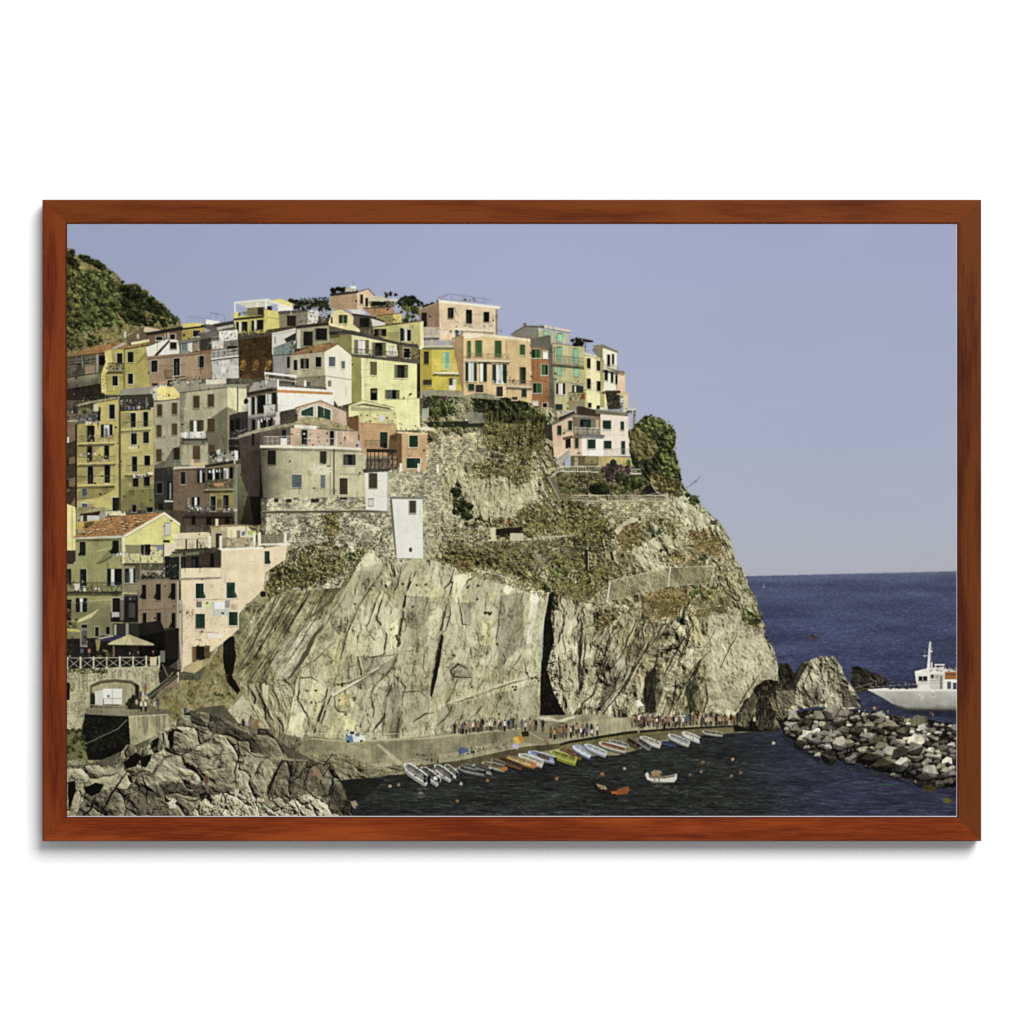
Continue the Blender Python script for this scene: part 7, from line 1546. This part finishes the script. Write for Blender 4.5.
def blur(a, r):
    k = np.exp(-.5 * (np.arange(-4, 5) / r) ** 2); k /= k.sum(); k = k.astype(np.float32)
    p = np.pad(a, ((4, 4), (0, 0), (0, 0)), 'edge'); a = sum(k[i] * p[i:i + a.shape[0]] for i in range(9))
    p = np.pad(a, ((0, 0), (4, 4), (0, 0)), 'edge')
    return sum(k[i] * p[:, i:i + HW] for i in range(9))


names = np.array([('sky' in r[0]) for r in REGS])
notsky = (~names[ids_h])[..., None].astype(np.float32)
lum = Q @ np.array((.3, .59, .11), np.float32)
sea_ = np.array([r_[0] == 'printed_sea' for r_ in REGS])[ids_h][..., None]
SAT = np.where(sea_, .92, .79)
Q = np.where(notsky > 0, lum[..., None] + (Q - lum[..., None]) * SAT, Q)
rg_ = np.maximum(Q[..., 0] - Q[..., 1], 0); Q[..., 1] += .24 * rg_ * notsky[..., 0]
Q = np.where(notsky > 0, Q * np.array((1.0, 1.0, .965), np.float32), Q)
lum = Q @ np.array((.3, .59, .11), np.float32)
Q = np.where(notsky > 0, Q * (np.interp(lum, (0, 30, 70, 115, 170, 215, 255), (0, 20, 59, 113, 177, 223, 250)) / np.maximum(lum, 1))[..., None], Q)
Q = blur(Q, .62)
Q = Q + .42 * (Q - blur(Q, 1.9)) * notsky                         # print sharpening
Q = Q + (1.2 * NF)[..., None] * notsky
Q = np.clip(Q, 6, 246)

# ==== BUILD
import bpy, bmesh
from mathutils import Vector

scene = bpy.context.scene
col = bpy.data.collections.new('framed_print_on_wall'); scene.collection.children.link(col)
MM = .001
CX, CY = 512., 512.                  # the print pixel at the middle of the view
HZ = 1.5                             # height of that point on the wall, metres
D = 3.2                              # camera to the face of the frame, metres
FACE = .024                          # face of the frame stands this far off the wall
GAIN = 1 / 1.44                           # ink reflectance for a printed tone, see ink()


def wx(px, depth=FACE):
    return (px - CX) * MM * (D + FACE - depth) / D


def wz(py, depth=FACE):
    return HZ + (CY - py) * MM * (D + FACE - depth) / D


def mesh_obj(name, verts, faces, mat, parent=None, smooth=False):
    me = bpy.data.meshes.new(name); me.from_pydata(verts, [], faces); me.update()
    o = bpy.data.objects.new(name, me); col.objects.link(o)
    me.materials.append(mat)
    if parent is not None:
        o.parent = parent
    return o


def nodes_of(name):
    m = bpy.data.materials.new(name); m.use_nodes = True
    nt = m.node_tree; b = nt.nodes['Principled BSDF']
    return m, nt, b


# ---- wall paint: white, hardly any texture
wall_mat, nt, b = nodes_of('white_wall_paint')
b.inputs['Roughness'].default_value = .85; b.inputs['Specular IOR Level'].default_value = .2
tc = nt.nodes.new('ShaderNodeTexCoord'); n1 = nt.nodes.new('ShaderNodeTexNoise'); n1.inputs['Scale'].default_value = 900; n1.inputs['Detail'].default_value = 4
n2 = nt.nodes.new('ShaderNodeTexNoise'); n2.inputs['Scale'].default_value = 3; n2.inputs['Detail'].default_value = 2
mx = nt.nodes.new('ShaderNodeMix'); mx.data_type = 'RGBA'; mx.inputs['A'].default_value = (.85, .85, .85, 1); mx.inputs['B'].default_value = (.865, .865, .865, 1)
bp = nt.nodes.new('ShaderNodeBump'); bp.inputs['Strength'].default_value = .04; bp.inputs['Distance'].default_value = .0004
nt.links.new(tc.outputs['Object'], n1.inputs['Vector']); nt.links.new(tc.outputs['Object'], n2.inputs['Vector'])
nt.links.new(n2.outputs['Fac'], mx.inputs['Factor']); nt.links.new(mx.outputs['Result'], b.inputs['Base Color'])
nt.links.new(n1.outputs['Fac'], bp.inputs['Height']); nt.links.new(bp.outputs['Normal'], b.inputs['Normal'])

# ---- stained wood: grain runs along the rail's own X axis


def wood(name, dark, mid, light, seed):
    m, nt, b = nodes_of(name)
    tc = nt.nodes.new('ShaderNodeTexCoord'); mp = nt.nodes.new('ShaderNodeMapping'); mp.inputs['Location'].default_value = (seed * 3.7, seed * 1.3, seed * .7)
    mp.inputs['Scale'].default_value = (1.0, 9.0, 9.0)
    nt.links.new(tc.outputs['Object'], mp.inputs['Vector'])
    big = nt.nodes.new('ShaderNodeTexNoise'); big.inputs['Scale'].default_value = 5.0; big.inputs['Detail'].default_value = 3; big.inputs['Distortion'].default_value = .6
    wav = nt.nodes.new('ShaderNodeTexWave'); wav.wave_type = 'BANDS'; wav.bands_direction = 'Y'; wav.inputs['Scale'].default_value = 4.2; wav.inputs['Distortion'].default_value = 5.5; wav.inputs['Detail'].default_value = 3; wav.inputs['Detail Scale'].default_value = 1.2
    mp2 = nt.nodes.new('ShaderNodeMapping'); mp2.inputs['Scale'].default_value = (14, 420, 420); nt.links.new(tc.outputs['Object'], mp2.inputs['Vector'])
    pore = nt.nodes.new('ShaderNodeTexNoise'); pore.inputs['Scale'].default_value = 2.2; pore.inputs['Detail'].default_value = 5; pore.inputs['Roughness'].default_value = .7
    for k in (big, wav):
        nt.links.new(mp.outputs['Vector'], k.inputs['Vector'])
    nt.links.new(mp2.outputs['Vector'], pore.inputs['Vector'])
    a1 = nt.nodes.new('ShaderNodeMath'); a1.operation = 'MULTIPLY_ADD'; a1.inputs[1].default_value = .26
    a2 = nt.nodes.new('ShaderNodeMath'); a2.operation = 'MULTIPLY_ADD'; a2.inputs[1].default_value = .24; a2.inputs[2].default_value = -.03
    a3 = nt.nodes.new('ShaderNodeMath'); a3.operation = 'MULTIPLY_ADD'; a3.inputs[1].default_value = .66
    nt.links.new(big.outputs['Fac'], a2.inputs[0]); nt.links.new(wav.outputs['Fac'], a1.inputs[0]); nt.links.new(a2.outputs[0], a1.inputs[2])
    nt.links.new(pore.outputs['Fac'], a3.inputs[0]); nt.links.new(a1.outputs[0], a3.inputs[2])
    cr = nt.nodes.new('ShaderNodeValToRGB'); e = cr.color_ramp.elements
    e[0].position = .38; e[0].color = (*dark, 1); e[1].position = .66; e[1].color = (*light, 1); q = e.new(.52); q.color = (*mid, 1)
    nt.links.new(a3.outputs[0], cr.inputs['Fac']); nt.links.new(cr.outputs['Color'], b.inputs['Base Color'])
    b.inputs['Roughness'].default_value = .55; b.inputs['Specular IOR Level'].default_value = .06
    bp = nt.nodes.new('ShaderNodeBump'); bp.inputs['Strength'].default_value = .10; bp.inputs['Distance'].default_value = .0006
    nt.links.new(pore.outputs['Fac'], bp.inputs['Height']); nt.links.new(bp.outputs['Normal'], b.inputs['Normal'])
    return m


# ---- paper and ink
paper_mat, nt, b = nodes_of('white_photo_paper')
b.inputs['Base Color'].default_value = (.60, .61, .64, 1); b.inputs['Roughness'].default_value = .6
ink_mat, nt, b = nodes_of('printed_ink')
b.inputs['Roughness'].default_value = .75; b.inputs['Specular IOR Level'].default_value = 0.0
at = nt.nodes.new('ShaderNodeAttribute'); at.attribute_name = 'ink'
tc = nt.nodes.new('ShaderNodeTexCoord'); gr = nt.nodes.new('ShaderNodeTexNoise'); gr.inputs['Scale'].default_value = 1400; gr.inputs['Detail'].default_value = 2
rg = nt.nodes.new('ShaderNodeMapRange'); rg.inputs['To Min'].default_value = .985; rg.inputs['To Max'].default_value = 1.015
sc = nt.nodes.new('ShaderNodeVectorMath'); sc.operation = 'SCALE'
nt.links.new(tc.outputs['Object'], gr.inputs['Vector']); nt.links.new(gr.outputs['Fac'], rg.inputs['Value'])
nt.links.new(at.outputs['Vector'], sc.inputs[0]); nt.links.new(rg.outputs['Result'], sc.inputs['Scale']); nt.links.new(sc.outputs['Vector'], b.inputs['Base Color'])

# ---- wall
wall = mesh_obj('wall', [(-2.2, 0, 0), (2.2, 0, 0), (2.2, 0, 3.2), (-2.2, 0, 3.2), (-2.2, .08, 0), (2.2, .08, 0), (2.2, .08, 3.2), (-2.2, .08, 3.2)],
                [(0, 1, 2, 3), (7, 6, 5, 4), (0, 4, 5, 1), (1, 5, 6, 2), (2, 6, 7, 3), (3, 7, 4, 0)], wall_mat)
wall['kind'] = 'structure'; wall['label'] = 'plain bright white wall behind the framed print'; wall['category'] = 'wall'

# ---- the framed print
root = bpy.data.objects.new('framed_print', None); col.objects.link(root)
root.location = (0, 0, 0); root.empty_display_size = .1
root['label'] = 'reddish brown wooden frame with a print of colourful cliff houses, hung on the white wall'
root['category'] = 'framed picture'

# frame: four mitred rails with a small round on the outer edges and a lip over the paper
X0, X1, Z0, Z1 = wx(42.0), wx(981.6), wz(841.5), wz(199.4)          # outer edges
IX0, IX1, IZ0, IZ1 = wx(66.5), wx(957.5), wz(817.2), wz(223.6)    # opening
RE = .0016
# profile from the opening outwards: (fraction across the rail, depth from the wall)
PROFILE = [(0.0, .0205), (0.0, .0231), (.05, .0240), (.93, .0240), (.972, .0236), (.995, .0224), (1.0, .0206), (1.0, .0045), (.75, .0045), (.75, .0205)]


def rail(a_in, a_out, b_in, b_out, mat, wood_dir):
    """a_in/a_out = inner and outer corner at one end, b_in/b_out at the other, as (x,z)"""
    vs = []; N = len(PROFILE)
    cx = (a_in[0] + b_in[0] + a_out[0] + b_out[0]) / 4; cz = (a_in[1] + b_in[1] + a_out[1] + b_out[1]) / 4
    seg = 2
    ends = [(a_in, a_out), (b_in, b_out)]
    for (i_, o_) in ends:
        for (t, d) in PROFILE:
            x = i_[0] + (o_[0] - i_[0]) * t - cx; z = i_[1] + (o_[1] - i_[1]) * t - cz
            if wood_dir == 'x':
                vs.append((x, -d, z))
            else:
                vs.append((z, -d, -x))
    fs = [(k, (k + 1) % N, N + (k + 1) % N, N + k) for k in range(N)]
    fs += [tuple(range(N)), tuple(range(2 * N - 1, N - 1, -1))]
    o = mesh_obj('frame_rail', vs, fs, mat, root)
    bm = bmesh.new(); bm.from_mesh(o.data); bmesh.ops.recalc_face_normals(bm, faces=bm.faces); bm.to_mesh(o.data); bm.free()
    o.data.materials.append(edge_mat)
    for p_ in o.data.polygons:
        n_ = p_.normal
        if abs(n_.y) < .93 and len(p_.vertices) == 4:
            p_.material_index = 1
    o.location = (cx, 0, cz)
    if wood_dir == 'z':
        o.rotation_euler = (0, math.radians(-90), 0)
    return o


edge_mat = wood('dark_edge_shade', (.035, .005, .0012), (.060, .009, .002), (.085, .014, .003), 6)  # shade of the bevelled edges, put into a darker wood colour
g_ = .00002                                                    # the mitre joints are hairlines
tl_i, tr_i, bl_i, br_i = (IX0, IZ1), (IX1, IZ1), (IX0, IZ0), (IX1, IZ0)
tl_o, tr_o, bl_o, br_o = (X0, Z1), (X1, Z1), (X0, Z0), (X1, Z0)


def sh(p, dx, dz):
    return (p[0] + dx, p[1] + dz)


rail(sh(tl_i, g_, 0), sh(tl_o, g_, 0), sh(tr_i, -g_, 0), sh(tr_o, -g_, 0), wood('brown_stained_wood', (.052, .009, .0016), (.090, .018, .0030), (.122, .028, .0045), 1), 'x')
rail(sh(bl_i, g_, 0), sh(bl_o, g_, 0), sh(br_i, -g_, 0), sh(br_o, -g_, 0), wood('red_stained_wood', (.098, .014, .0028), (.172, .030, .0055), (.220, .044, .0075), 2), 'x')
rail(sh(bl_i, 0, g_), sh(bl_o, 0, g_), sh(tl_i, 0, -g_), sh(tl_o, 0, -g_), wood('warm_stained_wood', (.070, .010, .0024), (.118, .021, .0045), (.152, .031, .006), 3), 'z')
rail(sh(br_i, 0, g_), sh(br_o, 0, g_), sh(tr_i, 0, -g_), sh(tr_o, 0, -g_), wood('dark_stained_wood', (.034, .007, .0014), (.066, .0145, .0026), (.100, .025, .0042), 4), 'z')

# paper sheet: a hair larger than the ink, so a thin pale border shows inside the frame
def box(name, x0, x1, y0, y1, z0, z1, mat, parent):
    return mesh_obj(name, [(x0, y0, z0), (x1, y0, z0), (x1, y0, z1), (x0, y0, z1), (x0, y1, z0), (x1, y1, z0), (x1, y1, z1), (x0, y1, z1)],
                    [(0, 1, 2, 3), (7, 6, 5, 4), (0, 4, 5, 1), (1, 5, 6, 2), (2, 6, 7, 3), (3, 7, 4, 0)], mat, parent)


# the sheet sits in the opening, a millimetre or two behind the face of the rails
e_ = .0003
paper = box('photo_print', IX0 + e_, IX1 - e_, -.0222, -.0204, IZ0 + e_, IZ1 - e_, paper_mat, root)
paper['label'] = 'flat photographic print of a cliff-top village above a small harbour'
INKD = .0224

# ---- ink: one cell per 2/3 mm, split by what is depicted
lin = np.where(Q / 255 <= .04045, Q / 255 / 12.92, ((Q / 255 + .055) / 1.055) ** 2.4) * GAIN
lin = np.clip(lin, .0015, .97).astype(np.float32)
ix0, ix1 = wx(67.1, INKD), wx(956.5, INKD); iz0, iz1 = wz(815.9, INKD), wz(224.4, INKD)
gx_ = np.linspace(ix0, ix1, HW + 1); gz_ = np.linspace(iz1, iz0, HH + 1)


def ink_mesh(name, label, sel):
    yy, xx = np.nonzero(sel)
    n = len(yy)
    corner = np.stack([(yy + 1) * (HW + 1) + xx, (yy + 1) * (HW + 1) + xx + 1, yy * (HW + 1) + xx + 1, yy * (HW + 1) + xx], 1).ravel()
    uniq, inv = np.unique(corner, return_inverse=True)
    co = np.empty((len(uniq), 3), np.float32)
    co[:, 0] = gx_[uniq % (HW + 1)]; co[:, 1] = -INKD; co[:, 2] = gz_[uniq // (HW + 1)]
    me = bpy.data.meshes.new(name)
    me.vertices.add(len(uniq)); me.vertices.foreach_set('co', co.ravel())
    me.loops.add(n * 4); me.loops.foreach_set('vertex_index', inv.astype(np.int32).ravel())
    me.polygons.add(n); me.polygons.foreach_set('loop_start', np.arange(0, n * 4, 4, dtype=np.int32))
    me.update(calc_edges=True)
    at = me.attributes.new('ink', 'FLOAT_COLOR', 'FACE')
    rgba = np.ones((n, 4), np.float32); rgba[:, :3] = lin[yy, xx]
    at.data.foreach_set('color', rgba.ravel())
    me.materials.append(ink_mat)
    o = bpy.data.objects.new(name, me); col.objects.link(o); o.parent = paper
    if label:
        o['label'] = label
    return o


cnt = np.bincount(ids_h.ravel(), minlength=len(REGS))
for k, (name, label) in enumerate(REGS):
    if cnt[k] and (cnt[k] < 4):
        ys, xs = np.nonzero(ids_h == k)                        # too small to print on its own: part of what lies beside it
        ids_h[ys, xs] = ids_h[np.maximum(ys - 2, 0), xs]
cnt = np.bincount(ids_h.ravel(), minlength=len(REGS))
SPLIT = ('printed_terraces', 'printed_cliff_top', 'printed_rock_slope', 'printed_cactus', 'printed_house', 'printed_wall', 'printed_quay', 'printed_railing', 'printed_sky', 'printed_sea')


def islands(sel):
    """connected patches of a mask, largest first (runs of cells joined row by row)"""
    lab = np.zeros(sel.shape, np.int32); par = [0]

    def find(a):
        while par[a] != a:
            par[a] = par[par[a]]; a = par[a]
        return a
    prev = []
    for y in range(sel.shape[0]):
        row = np.concatenate(([0], sel[y].astype(np.int8), [0])); d_ = np.flatnonzero(np.diff(row))
        cur = []
        for a, b in zip(d_[::2], d_[1::2]):
            l = 0
            for (pa, pb, pl) in prev:
                if pa < b and pb > a:
                    if l == 0:
                        l = find(pl)
                    else:
                        par[find(pl)] = l
            if l == 0:
                par.append(len(par)); l = len(par) - 1
            cur.append((a, b, l)); lab[y, a:b] = l
        prev = cur
    root_of = np.array([find(a) for a in range(len(par))])
    lab = root_of[lab]
    n = np.bincount(lab.ravel(), minlength=len(par)); n[0] = 0
    return lab, [a for a in np.argsort(-n) if n[a] > 0], n


for k, (name, label) in enumerate(REGS):
    if not cnt[k]:
        continue
    sel = ids_h == k
    if name not in SPLIT:
        ink_mesh(name, label, sel); continue
    ys, xs = np.nonzero(sel); a, b, c, d = ys.min(), ys.max() + 1, xs.min(), xs.max() + 1
    lab, ordr, n = islands(sel[a:b, c:d])
    main = lab == ordr[0]
    for j, l in enumerate(ordr[1:]):
        if n[l] < 40 or name in ('printed_sky', 'printed_sea', 'printed_railing', 'printed_house', 'printed_quay'):
            main |= lab == l                                   # slivers seen past a railing or a roof stay with their piece
        else:
            q = np.zeros_like(sel); q[a:b, c:d] = lab == l; ink_mesh(name, None, q)
    q = np.zeros_like(sel); q[a:b, c:d] = main; ink_mesh(name, label, q)

# ---- light: a big soft lamp high on the right in front of the wall, a broad dim one from the camera side, white room light
def area(name, loc, target, size, power, sy=None):
    L = bpy.data.lights.new(name, 'AREA'); L.energy = power; L.size = size; L.color = (1, 1, 1)
    if sy:
        L.shape = 'RECTANGLE'; L.size_y = sy
    o = bpy.data.objects.new(name, L); col.objects.link(o); o.location = loc
    o.rotation_euler = (Vector(target) - Vector(loc)).to_track_quat('-Z', 'Y').to_euler()
    return o


world = bpy.data.worlds.new('World'); scene.world = world; world.use_nodes = True
bg = world.node_tree.nodes['Background']; bg.inputs['Color'].default_value = (1, 1, 1, 1); bg.inputs['Strength'].default_value = .42
area('studio_lamp', (2.1, -5.0, 4.9), (0, 0, 1.5), 3.4, 560)

cam = bpy.data.cameras.new('camera'); co_ = bpy.data.objects.new('camera', cam); col.objects.link(co_)
co_.location = (0, -(D + FACE), HZ); co_.rotation_euler = (math.radians(90), 0, 0)
cam.sensor_width = 36; cam.lens = 36 * D / (1024 * MM); cam.clip_start = .05; cam.clip_end = 50
scene.camera = co_
scene.view_settings.view_transform = 'Standard'; scene.view_settings.look = 'None'; scene.view_settings.exposure = 0; scene.view_settings.gamma = 1
scene.view_settings.use_curve_mapping = False
scene.cycles.max_bounces = 4; scene.cycles.use_denoising = False
